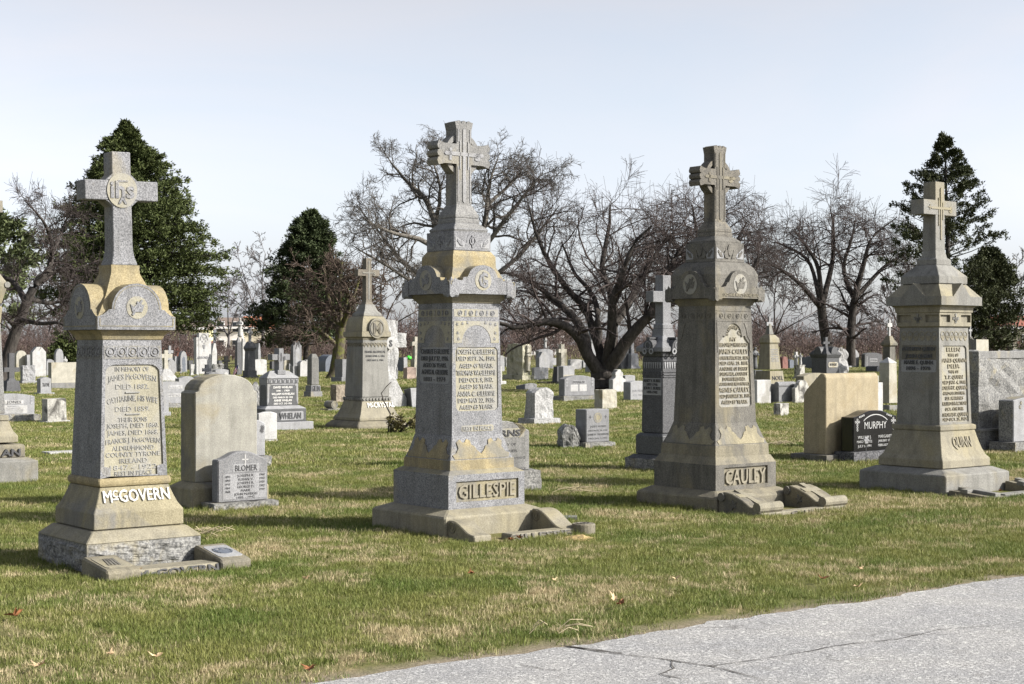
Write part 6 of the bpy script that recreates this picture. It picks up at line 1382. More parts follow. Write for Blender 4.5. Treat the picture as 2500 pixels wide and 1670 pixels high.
FR = plain('flag red', (.42, .05, .06), .8); FW = plain('flag white', (.75, .74, .74), .8); FB = plain('flag blue', (.05, .06, .22), .8)
def fpt(u, v): return Vector((-.115 - .03 * v - .30 * u * .75, .03 * math.sin(u * 7), .66 - .36 * v * .8 - .32 * u))
for j in range(7):
    for mt, jj in ((FR, 2 * j), (FW, 2 * j + 1)):
        if jj > 12: continue
        b = MB(); vs = []
        for i in range(9):
            p0, p1 = fpt(i / 8, jj / 13), fpt(i / 8, (jj + 1) / 13); vs += [p0, p1, p0 + Vector((0, .004, 0)), p1 + Vector((0, .004, 0))]
        fs = []
        for i in range(8): q = 4 * i; fs += [(q, q + 1, q + 5, q + 4), (q + 2, q + 6, q + 7, q + 3)]
        b.add(vs, fs); b.build('stripe', mt, s)
b = MB(); vs = []
for i in range(4): vs += [fpt(i / 8, 0) + Vector((0, -.004, 0)), fpt(i / 8, 7 / 13) + Vector((0, -.004, 0))]
b.add(vs, [(2 * i, 2 * i + 1, 2 * i + 3, 2 * i + 2) for i in range(3)]); b.build('canton', FB, s)
f('headstone', 'broad bright white slab right of the dark monument with the flag', 620, 622, 652, 917, 877, 'seg', .06, WHITE, (4, .0))
s = f('headstone', 'blue-grey tall stone with white tapered side, behind the broad white slab', 622, 631, 637, 905, 838, 'point', .5, LGRAN, tmin=.5)
f('headstone', 'small grey headstone lettered Cooney above the tall buff slab', 503, 510, 535, 940, 908, 'seg', .07, MGRAN); 
s, w, t, h, z0 = f('headstone', 'light grey headstone with carved flower right behind the Cooney stone', 523, 526, 558, 938, 901, 'seg', .05, LGRAN); flowers(s, t, [(w * .3, h - .2), (w * .3, h - .36)], .12, WHITE)
f('headstone', 'pale grey stone with a low curved top behind the Malloy stone', 434, 437, 480, 954, 919, 'serp', .08, LGRAN)
f('headstone', 'second pale grey stone with a low curved top, nearer the tall buff slab', 478, 481, 507, 948, 917, 'seg', .06, LGRAN)
s, w, t, h, z0 = f('headstone', 'pale blue-grey headstone lettered Malloy and Dipietro, right of the first monument', 375, 379, 466, 997, 932, 'seg', .07, LGRAN, (12, .08), roughbase=True)
for nm, z, xo in (('MALLOY', z0 + (h - z0) * .74, .06), ('DIPIETRO', z0 + (h - z0) * .36, .02)): panel(s, t, box_panel(w * (xo - .20), w * (xo + .20), z - .04, z + .04), WHITE, .004); legend(s, t + .008, [(nm, w * xo, z, .05, w * .34)], LETP, .005, name='family_name')
flowers(s, t, [(q * w * .38, h - y) for q in (-1, 1) for y in (.12, .2)], .04, LETP)
f('headstone', 'small pale stone with a notched base tucked against the first monument', 372, 376, 412, 1018, 960, 'seg', .05, LGRAN, (12, .04))
# Whelan's neighbours
f('headstone', 'cream carved stone behind the cross of the Whelan monument', 690, 694, 711, 905, 862, 'seg', .2, CREAM)
s, w, t, h, z0 = f('headstone', 'tall grey tablet with gothic window relief, right of the Whelan cross', 711, 716, 736, 905, 833, 'tablet', .25, MGRAN, (2, .05)); panel(s, t, [(x, y + h - 1.35) for x, y in mirror(top_profile('gothic', w * .55, 1.0, .35))], LGRAN, .02, 'window_carving')
f('headstone', 'small pale stone with a faint legend, right of the Whelan roof', 711, 716, 738, 921, 894, 'flat', 0, LGRAN)
f('headstone', 'wide white slab behind the small pale stone right of the Whelan roof', 726, 733, 750, 921, 880, 'seg', .12, WHITE)
f('ground_slab', 'low white ledger slab behind the Whelan monument roof', 702, 706, 726, 905, 888, 'flat', 0, LGRAN, tmin=.6, cat='slab')
m = mini(758.5, 971, 47, 'granite_pillar', 'grey granite pillar with clipped top lettered Gillin, right of Whelan', [('base', GRAND, [(971, 47), (956, 46)]), ('plinth', MGRAN, [(956, 38), (941, 37)]), ('shaft', stone('brown grey granite', (.09, .088, .08), (.28, .275, .26), 90, None, grime=.3), [(940, 30), (875, 28.5)]), ('cap', stone('brown grey granite', 0, 0), [(875, 28.5), (864, 15)])], cat='headstone')
M, ln = face(*m.lv(956, 38), *m.lv(941, 37)); t = MB(); t.text(M, 0, ln * .5, 'GILLIN', .16, .62 * m.a0 * 2, .01, bold=0); t.build('family_name', LET, m.root)
f('headstone', 'blue-grey slab with white top half hidden by the mossy tree trunk', 793, 795, 830, 910, 866, 'round', 0, SLATE, tmin=.9)
f('headstone', 'slim white and dark stone left of the blue-grey slab by the mossy tree', 780, 786, 792, 901, 873, 'flat', 0, LGRAN, tmin=.6)
f('headstone', 'narrow dark stone between the mossy trunk and the McCrystal shaft', 829, 836, 850, 933, 877, 'flat', 0, MGRAN, (12, .12), tmin=.6)
f('headstone', 'small brown rough stone at the left foot of the McCrystal monument', 811, 821, 856, 983, 940, 'flat', 0, BROWN, rough=.03, seed=51)
P0 = gp(808, 1003); s = thing('scroll_footstone', 'low rolled scroll footstone left of the McCrystal base', 'footstone', P0, TH)
b = MB(); b.tube([(0, -.16, .15), (0, .16, .15)], .095, 16); b.ring(front(-.16) @ Matrix.Translation((0, .15, 0)), .05, .062, -.002, .008, 20); b.ring(front(-.16) @ Matrix.Translation((0, .15, 0)), .08, .092, -.002, .008, 20); b.build('scroll', GRAND, s); rough_part('base', ROCK, s, .2, .2, -.03, .06, .02, 6, cuts=4)
# rustic cross monument behind McCrystal
P0 = gp(962, 995); k = F / P0.y; s = thing('rustic_cross', 'rough rock-hewn cross on a sloping carved mound behind the McCrystal monument', 'cross', P0 + V * .2, TH); z = lambda y: EYE - (y - HY) / k
rough_part('stem', ROUGHM, s, .22, .16, z(925), z(782), .05, 61, cuts=8, ox=-.06); rough_part('arm', ROUGHM, s, .36, .15, z(848), z(814), .05, 62, cuts=7, ox=.06)
b = MB(); b.prism([(-.75, -.03), (.60, -.03), (.22, z(955)), (.02, z(922)), (-.3, z(922)), (-.6, z(960))], front(0), -.3, .25); b.build('mound', ROUGHM, s, .02)
b = MB(); b.prism(oval(-.14, z(838), .12, .16, 20), front(-.24), -.1, .02); p = b.build('disc', WHITE, s); b = MB(); b.text(front(-.262), -.14, z(838), 'S', .16, .1, .01, bold=.03); b.build('letter', LET, s)
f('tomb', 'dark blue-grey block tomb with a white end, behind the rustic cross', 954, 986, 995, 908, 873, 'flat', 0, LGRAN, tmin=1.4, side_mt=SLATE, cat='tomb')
k_ = depth(893); P0 = at(998, 893, k_); b = MB(); b.lathe([(0, .02), (.08, .17), (.17, .22), (.26, .17), (.33, .02)], 12, 0, 0); o = b.build('balloon', plain('bright green balloon', (.06, .55, .05), .4, .05), None, smooth=True); o.location = (P0.x, P0.y, EYE - (879 - HY) / F * k_); tag(o, 'bright green balloon floating between the block tomb and the white cross', 'balloon')
b = MB(); b.tube([(0, 0, .02), (.02, 0, -.35)], .006, 4); b.build('string', LETP, o)
s, st, k = latin_cross('stone_cross', 'tall cream cross on a square pedestal, left of the Gillespie shaft', 1014, 922, 822, 11, 844, 834, 8, CREAM, base=(877, 17, .85), flare=1.05)
f('headstone', 'small pink granite headstone below the tall cream cross', 988, 994, 1016, 928, 896, 'seg', .05, PINK)
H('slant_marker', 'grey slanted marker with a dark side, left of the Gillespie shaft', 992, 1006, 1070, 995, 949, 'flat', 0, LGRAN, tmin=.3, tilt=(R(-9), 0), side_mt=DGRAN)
# right of Gillespie
c, w, t = solve(1276, 930, 1234, 1297)
s, w, t, h, z0 = f('headstone', 'tall mossy greenish stone with a column carved on its lit end', 1237, 1276, 1294, 930, 840, 'flat', 0, stone('mossy cream stone', (.42, .40, .30), (.58, .55, .43), 50, (.20, .20, .12), .3, 2, .4), (14, .12), rough=.06, side_mt=None, roughbase=True, bmt=stone('mossy cream stone', 0, 0), seed=71)
b = MB(); b.tube([(w * .12, -t / 2 - .03, z0 + .2), (w * .12, -t / 2 - .03, h - .55)], .13, 10); b.build('column', CREAM, s); b = MB(); b.box(-w * .1, w * .55, -t / 2 - .12, -t / 2 + .1, h - .55, h - .42); b.box(-w * .1, w * .55, -t / 2 - .1, -t / 2 + .1, h - .4, h - .05); b.build('capital', CREAM, s, .03)
s, w, t, h, z0 = f('headstone', 'large grey headstone with a pitched white top carrying a small statue', 1308, 1316, 1351, 900, 852, 'seg', .12, LGRAN); k = F / depth(900)
robed('statue', 'small white statue on top of the large grey headstone right of Gillespie', 1331, 852, 821, WHITE, D=depth(900) + .6)
f('headstone', 'plain stone with a peaked top before the large grey headstone', 1309, 1317, 1342, 906, 859, 'point', .35, LGRAN, (8, .0), bmt=BUFF)
s, st, k = latin_cross('stone_cross', 'tan cross with broad arms behind the Hallinan stone', 1371, 930, 840, 11.5, 861, 852, 9, CREAM, base=(893, 15, .8))
f('headstone', 'tan carved block behind the arms of the broad tan cross', 1360, 1366, 1384, 905, 853, 'seg', .08, BUFF)
m = mini(1360, 937, 34, 'pedestal', 'dark tiered pedestal left of the Hallinan stone', [('base', DGREY, [(937, 34), (931, 33)]), ('plinth', DGREY, [(931, 27), (914, 24)]), ('shaft', DGREY, [(914, 23), (895, 20)])], cat='pedestal')
f('headstone', 'bright white broad stone between Hallinan and the cherry trunk', 1389, 1393, 1420, 903, 877, 'seg', .04, WHITE)
m = mini(1444, 910, 34, 'obelisk', 'pale tapered obelisk with carved collar seen between the cherry limbs', [('shaft', LGRAN, [(910, 34), (838, 26)]), ('collar', LGRAN, [(838, 27), (834, 30), (826, 28), (818, 20)]), ('spire', LGRAN, [(818, 17), (770, 10), (745, 2)])])
m = mini(1541, 902, 43, 'cross_monument', 'white stepped monument with a tall square post, left of the Burke cap', [('base', LGRAN, [(902, 43), (895, 43)]), ('die', LGRAN, [(895, 36), (867, 33), (863, 27)]), ('shaft', LGRAN, [(863, 14), (838, 12)])])
f('tomb', 'dark tall tomb stone left of the white stepped monument', 1505, 1516, 1538, 902, 846, 'flat', 0, DGRAN, tmin=.6, cat='headstone')
f('headstone', 'white sliver of a headstone against the right edge of the Gillespie shaft', 1196, 1199, 1226, 940, 893, 'seg', .04, WHITE, (9, .12))
f('headstone', 'pale blue-grey headstone low behind the white sliver by Gillespie', 1212, 1218, 1232, 908, 868, 'seg', .08, LGRAN)
# far right rows
m = mini(1843, 935, 40, 'pedestal', 'dark grey pedestal carrying a black figure, behind the right edge of Cauley', [('base', DGRAN, [(935, 40), (904, 38)])], cat='pedestal')
robed('statue', 'black bronze figure on a dark pedestal right behind the Cauley shaft', 1843, 904, 846, DGRAN, turn=.5, D=m.c.y)
f('headstone', 'reddish brown rounded granite headstone right of the Noel monument', 1906, 1911, 1924, 902, 871, 'seg', .1, REDG, tmin=.8)
f('headstone', 'small slate-grey headstone beside the reddish rounded one', 1922, 1928, 1938, 900, 878, 'seg', .08, SLATE)
m = mini(1953, 927, 33, 'pedestal', 'streaked square pedestal with a cross and kneeling figure', [('base', WEATH, [(927, 33), (921, 33)]), ('die', WEATH, [(921, 26), (895, 25), (893, 28), (891, 28)])], cat='pedestal')
latin_cross('stone_cross', 'short white cross on the streaked pedestal', 1943, 893, 859, 6.5, 873, 867, 6, WHITE, D=m.c.y).__getitem__(0).location.z = EYE - (892 - HY) / F * m.c.y
_c = [o for o in bpy.data.objects if o.get('label') == 'short white cross on the streaked pedestal'][0]
for ch in _c.children:
    zmin = min(v.co.z for v in ch.data.vertices)
    top = EYE - (859 - HY) / F * m.c.y; bot = EYE - (892 - HY) / F * m.c.y
    for v in ch.data.vertices: v.co.z = max(v.co.z, bot) - bot
robed('statue', 'white bowed figure beside the short cross on the streaked pedestal', 1954, 893, 861, WHITE, turn=-.8, D=m.c.y - .1)
for i, (a, b_, c_, y0, y1, mt, lb) in enumerate(((1968, 1974, 1982, 899, 872, SLATE, 'blue-grey upright slab, left one of a pair before the dark roofed tomb'), (1978, 1986, 1994, 901, 870, SLATE, 'blue-grey upright slab, right one of a pair touching the dark roofed tomb'))): f('headstone', lb, a, b_, c_, y0, y1, 'flat', 0, mt, tmin=.6, side_mt=SLATE)
def roofed():
    m = Mon(2018, 925, 72, 'tomb_monument', 'dark granite tomb with gabled roof and small cross, above the tan block', 'monument'); r = m.root; L_ = m.lv
    m.tier('die', DGRAN, [(-.03, m.half(68)), L_(874, 68)]); m.tier('cornice', DGRAN, [L_(874, 70), L_(866, 80), L_(863, 80)]); m.tier('roof', DGREY, [L_(863, 78), L_(850, 44), L_(846, 26)])
    k = m.k(m.half(68)); a = m.half(80); g = MB()
    for Mf in (front(-a), side(-a)): g.prism([(.22 * math.cos(R(q)), EYE - (864 - HY) / k + .34 * math.sin(R(q))) for q in range(0, 181, 20)], Mf, -.5, .02)
    g.build('gable', DGRAN, r); p = MB(); a = m.half(68); p.prism(box_panel(-a * .75, a * .75, EYE - (897 - HY) / k, EYE - (884 - HY) / k, .06), front(-a), -.01, .02); p.build('plaque', CREAM, r)
    t = MB(); t.text(front(-a - .02), 0, EYE - (890 - HY) / k, 'IN MEMORY', .12, a * 1.1, .01, bold=0); t.build('inscription', LET, r)
    x = MB(); z = lambda y: EYE - (y - HY) / k; x.box(-.08, .08, -.08, .08, z(850), z(823)); x.box(-.22, .22, -.078, .078, z(840), z(834)); x.build('cross', DGREY, r)
    d = rough_part('stone_drapery', ROUGHM, r, .5, .45, 0, z(848), .12, 5, lambda x: 1 - .2 * x * x, 8, 2.5, ox=m.half(68) + .35, oy=.15)
roofed()
s, w, t, h, z0 = f('headstone', 'pale arched headstone lettered Rowell, right of the dark roofed tomb', 2070, 2073, 2097, 898, 852, 'seg', .35, LGRAN); legend(s, t, [('ROWELL', 0, h - .42, .16, w * .7)], LETP, .01, bold=0, name='family_name')
s, w, t, h, z0 = f('headstone', 'wide dark grey headstone lettered Durkin', 2103, 2111, 2153, 898, 861, 'seg', .12, DGREY); panel(s, t, box_panel(-w * .22, w * .22, h - .62, h - .40), LGRAN, .01); legend(s, t + .02, [('DURKIN', 0, h - .51, .14, w * .38)], LET, .01, bold=0, name='family_name'); panel(s, t, box_panel(-w * .40, -w * .36, h - .95, h - .25), LGRAN, .01)
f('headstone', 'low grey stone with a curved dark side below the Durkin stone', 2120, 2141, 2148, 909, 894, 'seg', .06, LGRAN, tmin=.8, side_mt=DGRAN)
mini(2173, 925, 36, 'cross_monument', 'stone monument with a white cross, behind the left side of the Quinn monument', [('shaft', SAND, [(925, 36), (846, 29)]), ('cap', SANDT, [(846, 31), (843, 42), (838, 42), (830, 26), (820, 15)])], cross=(780, 798, 789, 9, 7, WHITE))
mini(2370, 912, 22, 'cross_monument', 'small stone monument with a grey cross just right of the Quinn shaft', [('shaft', BUFFG, [(912, 20), (838, 16)]), ('cap', BUFFG, [(838, 17), (832, 22), (822, 10)])], cross=(797, 809, 804, 6.5, 5, LGRAN))
mini(2474, 905, 34, 'cross_monument', 'small tan monument with a cross above the huge rough stone', [('shaft', SANDT, [(905, 26), (836, 22)]), ('cap', SANDT, [(836, 24), (832, 34), (828, 32), (820, 12)])], cross=(794, 806, 800, 6.5, 5, LGRAN))
f('headstone', 'square rough-edged pale stone showing above the huge rough stone', 2373, 2385, 2415, 925, 829, 'flat', 0, CREAM, tmin=.5, side_mt=ROCK)
mini(2437, 905, 14, 'obelisk_marker', 'tiny white pointed marker above the huge rough stone', [('shaft', WHITE, [(905, 14), (853, 13), (845, 1)])])
# more small markers in the far rows, each its own stone
far = [(1232, 1236, 1246, 897, 872, WHITE, 'seg', 'tiny white stone left of the mossy tall stone'), (1345, 1348, 1358, 893, 874, LGRAN, 'flat', 'tiny grey stone between the statue headstone and the tan cross'), (1421, 1424, 1434, 899, 880, LGRAN, 'seg', 'tiny pale stone behind the left fork of the cherry'),
       (1468, 1472, 1484, 896, 874, WHITE, 'seg', 'tiny white stone seen through the fork of the cherry'), (745, 748, 756, 900, 878, WHITE, 'seg', 'tiny white stone behind the Gillin pillar, left'), (660, 664, 676, 903, 882, DGREY, 'flat', 'small dark stone between the broad white slab and the Whelan cross'),
       (2040, 2043, 2052, 897, 876, LGRAN, 'seg', 'tiny pale stone behind the draped end of the dark tomb'), (1898, 1901, 1907, 897, 880, LGRAN, 'flat', 'tiny grey stone left of the reddish rounded headstone'), (530, 534, 543, 902, 880, DGREY, 'seg', 'small dark stone behind the brownish grey cross'),
       (458, 461, 472, 905, 880, DGREY, 'flat', 'small dark stone behind the white planter vase'), (2352, 2356, 2362, 900, 866, LGRAN, 'flat', 'tiny pale stone against the right edge of the Quinn shaft'), (930, 934, 945, 900, 872, DGREY, 'flat', 'small dark stone behind the McCrystal shaft'),
       (1572, 1576, 1590, 897, 872, LGRAN, 'seg', 'small pale stone behind the Burke shaft'), (8, 11, 22, 900, 872, LGRAN, 'seg', 'small pale stone at the left edge behind the flared cross'), (1625, 1630, 1640, 897, 874, WHITE, 'seg', 'small white stone behind the Burke monument, right')]
for a, b_, c_, y0, y1, mt, kd, lb in far: f('headstone', lb, a, b_, c_, y0, y1, kd, .06, mt)
# the monument cut off by the left edge
def edge_monument():
    R0 = gp(94, 1176); a = .55; c = R0 - U * a + V * a; s = thing('cross_monument', 'tan monument cut off by the left edge, its name ending in AN', 'monument', c, TH); foot(c, a, a)
    def hw(px):
        lo, hi = .01, 2.
        for _ in range(40):
            q = (lo + hi) / 2; p = c + U * q - V * q
            if CX + F * p.x / p.y < px: lo = q
            else: hi = q
        return q
    def L_(px, y): q = hw(px); p = c + U * q - V * q; return (EYE - (y - HY) / F * p.y, q)
    def st(n, mt, lv, bev=.008): b = MB(); b.stack(lv); return b.build(n, mt, s, bev)
    t2b = L_(62, 1116); t2 = L_(62, 1090); st('base', BUFFG, [(-.04, a), L_(94, 1124), (t2b[0], t2b[1] + .02)]); st('plinth', SANDT, [(t2b[0], t2[1]), t2, L_(58, 1084)])
    p0, p1, p2 = L_(45, 1080), L_(45, 1064), L_(22, 1028); st('pedestal', BUFF, [p0, p1] + [(p1[0] + (p2[0] - p1[0]) * u, p1[1] + (p2[1] - p1[1]) * u ** .6) for u in (.3, .6, 1)]); st('ledge', BUFF, [L_(22, 1027), L_(22, 1014)])
    s0, s1 = L_(13, 1010), L_(2, 790); st('shaft', GRAND, [s0, s1]); st('moulding', BUFF, [s1, L_(6, 752), L_(6, 748)]); st('cap', BUFF, [L_(4, 742), L_(18, 700), L_(18, 690), L_(0, 668), L_(-14, 640)])
    b = MB(); q = L_(18, 695); b.tube([(q[1], -q[1] - .01, q[0]), (q[1], -q[1] + .12, q[0])], .035, 10); b.build('corner_scroll', BUFFG, s)
    f1 = L_(-26, 600); b = MB(); b.stack([(L_(-14, 640)[0], .13), (f1[0], .10), (f1[0] + .75, .09)]); b.box(-.3, .3, -.088, .088, f1[0] + .4, f1[0] + .54); b.build('cross', GRAND, s)
    M, ln = face(t2b[0], t2[1], *t2); t = MB(); t.text(M, t2[1] * .60, ln * .5, 'AN', ln * .62, t2[1] * .52, .02, bold=.03); t.build('family_name', LET, s)
edge_monument()
# ---------------------------------------------------------------- grave kerbs at the feet of the four tall monuments
def arm(mb, x0, x1, a, pts, mi=0):
    mb.prism(pts, frame((0, -a, 0), (0, -1, 0), (0, 0, 1)), -x1, -x0, mi)
def kerb(m, label):
    return thing('grave_kerb', label, 'grave kerb', m.c, TH)
def scrollout(n0, n1, h0, h1, n=10): return [(n0 + (n1 - n0) * i / n, h1 + (h0 - h1) * (.5 + .5 * math.cos(math.pi * i / n))) for i in range(n + 1)]
a = MG.a0; s = kerb(MG, 'low kerb of two sloping blocks and a lettered sill before the McGovern monument')
for q, (x0, x1, h) in enumerate(((-a - .05, -a + .20, .115), (a - .07, a + .17, .130))):
    b = MB(); arm(b, x0, x1, a, [(.02, -.03), (.45, -.03), (.45, .055), (.43, .07), (.07, h), (.02, h)]); o = b.build('block', SANDT, s, .014)
    b = MB(); Mx, ln = frame((0, -a - .07, h), (1, 0, 0), (0, .36, h - .07)), .37; Mx = frame(((x0 + x1) / 2, -a - .43, .07), (1, 0, 0), (0, .36, h - .07))
    b.prism(box_panel(-.095, .095, .05, .33, .02), Mx, -.002, .004); b.build('panel', BUFF if q == 0 else PANELD, o)
    b = MB()
    if q == 0: [b.prism([(-.06 + .025 * i, .10), (-.045 + .025 * i, .10), (-.01 + .02 * i, .28), (-.03 + .02 * i, .27)], Mx, .002, .008) for i in range(4)]
    else: b.ring(Mx @ Matrix.Translation((0, .19, 0)), .06, .072, .002, .008, 18); b.prism([(-.045, .13), (.045, .13), (.06, .25), (.02, .2), (0, .25), (-.02, .2), (-.06, .25)], Mx, .002, .008)
    b.build('carving', SLATE if q else SAND, o)
b = MB(); b.box(-a + .19, a - .06, -a - .42, -a - .20, -.03, .050); b.build('sill', BUFF, s, .012)
b = MB(); b.text(frame((-.0, -a - .421, .018), (1, 0, 0), (0, .25, 1)), .05, .0, 'McGOVERN', .050, .62, .012, bold=.03); b.build('lettering', LET, s)
foot(MG.c - V * (a + .22), a + .15, .24)
a = GI.a0; s = kerb(GI, 'low kerb with two scrolled arms and a round stub before the Gillespie monument')
for x0, x1, h, ext in ((-a + .03, -a + .21, .145, .36), (a - .17, a + .02, .185, .42)):
    b = MB(); arm(b, x0, x1, a, [(.0, -.03), (ext, -.03), (ext, .045)] + scrollout(.06, ext - .02, h, .05)[::-1] + [(.0, h)]); o = b.build('scroll_arm', BUFF, s, .008)
    b = MB(); b.ring(frame((x0, -a - .06, h - .055), (0, -1, 0), (0, 0, 1)), .018, .026, -.002, .006, 16); b.ring(frame((x0, -a - .06, h - .055), (0, -1, 0), (0, 0, 1)), .040, .048, -.002, .006, 18); b.build('volute_carving', SANDT, o)
b = MB(); b.lathe([(-.03, .10), (.075, .10), (.085, .095)], 20, a + .02, -a - .46); o = b.build('round_stub', SANDT, s)
b = MB(); b.ring(frame((a + .02, -a - .46, .085), (1, 0, 0), (0, 1, 0)), .05, .062, -.002, .006, 18); b.ring(frame((a + .02, -a - .46, .085), (1, 0, 0), (0, 1, 0)), .02, .03, -.002, .006, 14); b.build('volute_carving', SAND, o)
b = MB(); b.box(-a + .35, a - .02, -a - .45, -a - .30, -.03, .048); b.build('sill', BUFF, s, .01)
b = MB(); b.text(frame((0, -a - .452, .018), (1, 0, 0), (0, .25, 1)), .10, 0, 'GILLESPIE', .05, .66, .012, bold=.03); b.build('lettering', SAND, s)
foot(GI.c - V * (a + .22), a + .1, .24)
a = CA.a0; s = kerb(CA, 'low kerb with two carved consoles and rolled ends before the Cauley monument')
for x0, x1, h in ((-a + .03, -a + .33, .195), (a - .16, a + .14, .205)):
    b = MB(); arm(b, x0, x1, a, [(.0, -.03), (.50, -.03), (.50, .05), (.42, .07), (.30, .135), (.18, .18), (.08, h), (.0, h - .02)]); o = b.build('console', SANDT, s, .008)
    b = MB(); b.tube([(x0 - .01, -a - .50, .075), (x1 + .01, -a - .50, .075)], .05, 12); b.build('rolled_end', BUFF, o)
    b = MB(); b.tube([(x0 - .02, -a - .05, h - .05), (x1, -a - .05, h - .05)], .042, 12); b.build('upper_roll', SAND, o)
    Mx = frame(((x0 + x1) / 2, -a - .44, .075), (1, 0, 0), (0, .34, h - .07))
    b = MB(); b.prism(latin(.035, .035, .12, .01, .37, .20, .27), Mx, -.01, .012); b.build('cross_carving', BUFF, o)
    b = MB(); Ml = frame((x0, -a - .20, .08), (0, -1, 0), (0, 0, 1))
    b.prism([(.05 * (1 if i % 2 else .45) * math.cos(i * .6283), .05 * (1 if i % 2 else .45) * math.sin(i * .6283)) for i in range(10)], Ml, -.002, .012); b.build('flower_carving', SAND, o)
b = MB(); b.box(-a + .02, a + .12, -a - .56, -a - .44, -.03, .03); b.build('sill', BUFF, s, .008)
b = MB(); b.text(frame((0, -a - .562, .008), (1, 0, 0), (0, .25, 1)), .12, 0, 'CAULEY', .034, .5, .008, bold=.03); b.build('lettering', SAND, s)
foot(CA.c - V * (a + .27), a + .13, .29)
a = QU.a0; s = kerb(QU, 'low kerb with two slanted cross-shaped blocks before the Quinn monument')
for x0, x1, h in ((-a + .02, -a + .32, .085), (a - .12, a + .18, .13)):
    b = MB(); arm(b, x0, x1, a, [(.02, -.03), (.52, -.03), (.52, .02), (.06, h - .03), (.02, h - .03)]); o = b.build('block', SANDT, s, .006)
    b = MB(); Mx = frame(((x0 + x1) / 2, -a - .52, .02), (1, 0, 0), (0, .46, h - .05)); b.prism(latin(.05, .05, .15, .0, .46, .27, .36), Mx, -.02, .035); b.build('cross_carving', BUFFG, o, .005)
b = MB(); b.box(-a + .30, a - .0, -a - .52, -a - .38, -.03, .035); b.build('sill', BUFFG, s, .008)
b = MB(); b.text(frame((0, -a - .522, .014), (1, 0, 0), (0, .25, 1)), .12, 0, 'QUINN', .03, .4, .008, bold=.03); b.build('lettering', SAND, s)
foot(QU.c - V * (a + .25), a + .13, .27)
# yellow sandy soil beside the round stub
o = rough_part('soil_mound', plain('yellow sandy soil', (.28, .205, .095), .95, .5, 40), None, .20, .12, -.04, .012, .03, 3, lambda x: 1 - .8 * x * x, 8, 9); o.location = gp(1418, 1318); tag(o, 'small patch of loose yellow soil beside the Gillespie kerb', 'soil', kind='stuff')

# ---------------------------------------------------------------- litter and plants
LFB = plain('dry oak leaf', (.20, .085, .035), .7, .4, 40); LFT = plain('pale dry leaf', (.46, .34, .20), .7, .3, 40); STR = plain('dry straw', (.34, .285, .18), .8, .3, 30)
def leaf(px, py, sz, mt, label, seed):
    rnd = random.Random(seed); out = []; n = 14
    for i in range(n):
        g = 2 * math.pi * i / n; r = sz * (.5 + .5 * (i % 2)) * rnd.uniform(.7, 1.1); out.append((r * math.cos(g) * 1.3, r * math.sin(g) * .8))
    vs = [(0, 0, .01)] + [(x, y, .012 + abs(x) * rnd.uniform(.2, .9)) for x, y in out]; fs = [(0, i + 1, (i + 1) % n + 1) for i in range(n)]
    b = MB(); b.add(vs, fs); b.add([(x, y, z + .0025) for x, y, z in vs], [f_[::-1] for f_ in fs]); o = b.build('fallen_leaf', mt); o.location = gp(px, py) + Vector((0, 0, .03)); o.rotation_euler = (rnd.uniform(-.4, .4), rnd.uniform(-.4, .4), rnd.uniform(0, 6)); tag(o, label, 'leaf', 'dry leaves fallen on the lawn')
for i, (x, y, z, mt, lb) in enumerate(((36, 1520, .055, LFB, 'large curled brown leaf at the left edge of the lawn'), (1150, 1415, .04, LFB, 'brown leaf on the lawn below the Gillespie monument'), (1500, 1478, .035, LFT, 'pale leaf standing in the grass above the crack in the lane'), (1518, 1490, .04, LFB, 'brown leaf just right of a pale one above the lane'), (2004, 1427, .04, LFB, 'brown leaf in the grass below the Cauley kerb'), (2095, 1448, .03, LFT, 'pale leaf near the lane edge, right side'),
        (2096, 1403, .028, LFT, 'pale leaf in the grass between the Cauley and Quinn monuments'), (380, 1622, .035, LFT, 'tan leaf in the front grass at lower left'), (96, 1646, .04, LFT, 'tan leaf in the lower left corner of the lawn'), (270, 1616, .03, LFT, 'small pale leaf at lower left, between two tan leaves'), (745, 1428, .03, LFT, 'pale leaf on the lawn between the McGovern and Gillespie monuments'), (340, 1406, .028, LFT, 'yellow leaf against the McGovern kerb'),
        (1348, 1430, .028, LFT, 'pale leaf on the lawn below the round stub of the Gillespie kerb'), (1652, 1428, .03, LFT, 'pale curled leaf on the lawn below the Cauley monument'), (758, 1653, .035, LFB, 'brown leaf at the near end of the lane edge'))): leaf(x, y, z, mt, lb, i)
for i, (x, y, m, lb) in enumerate(((1248, 1330, GI, 'rusty leaf caught against the Gillespie base, left one'), (1270, 1326, GI, 'rusty leaf caught against the Gillespie base, right one'), (1892, 1246, CA, 'curled rusty leaf between the Cauley consoles, left one'), (1899, 1243, CA, 'curled rusty leaf between the Cauley consoles, right one'), (2441, 1208, QU, 'small reddish leaf at the foot of the right Quinn block'))): leaf(x, y, .035, LFB, lb, 40 + i)
def straw(px, py, n, label, seed, ln=.25):
    rnd = random.Random(seed); b = MB()
    for i in range(n):
        g = rnd.uniform(-.5, .7); x, y = rnd.uniform(-.12, .12), rnd.uniform(-.1, .1); l = ln * rnd.uniform(.4, .9)
        b.tube([(x, y, .03 + rnd.random() * .04), (x + l * math.cos(g) * .5, y + l * math.sin(g) * .5, .06 + rnd.random() * .05), (x + l * math.cos(g), y + l * math.sin(g), .04 + rnd.random() * .07)], .003, 3, cap=False)
    o = b.build('straw_bundle', STR); o.location = gp(px, py); tag(o, label, 'dry straw')
straw(1372, 1210, 8, 'few dry pale straws lying right of the Gillespie plinth', 1, .4); straw(1888, 1092, 26, 'bundle of pale dry straws between the Cauley and tan block stones', 2, .35); straw(492, 1318, 20, 'dry grass tuft at the right corner of the McGovern base', 3, .2)
straw(1335, 1560, 6, 'dry twigs lying at the lane edge', 4, .18)
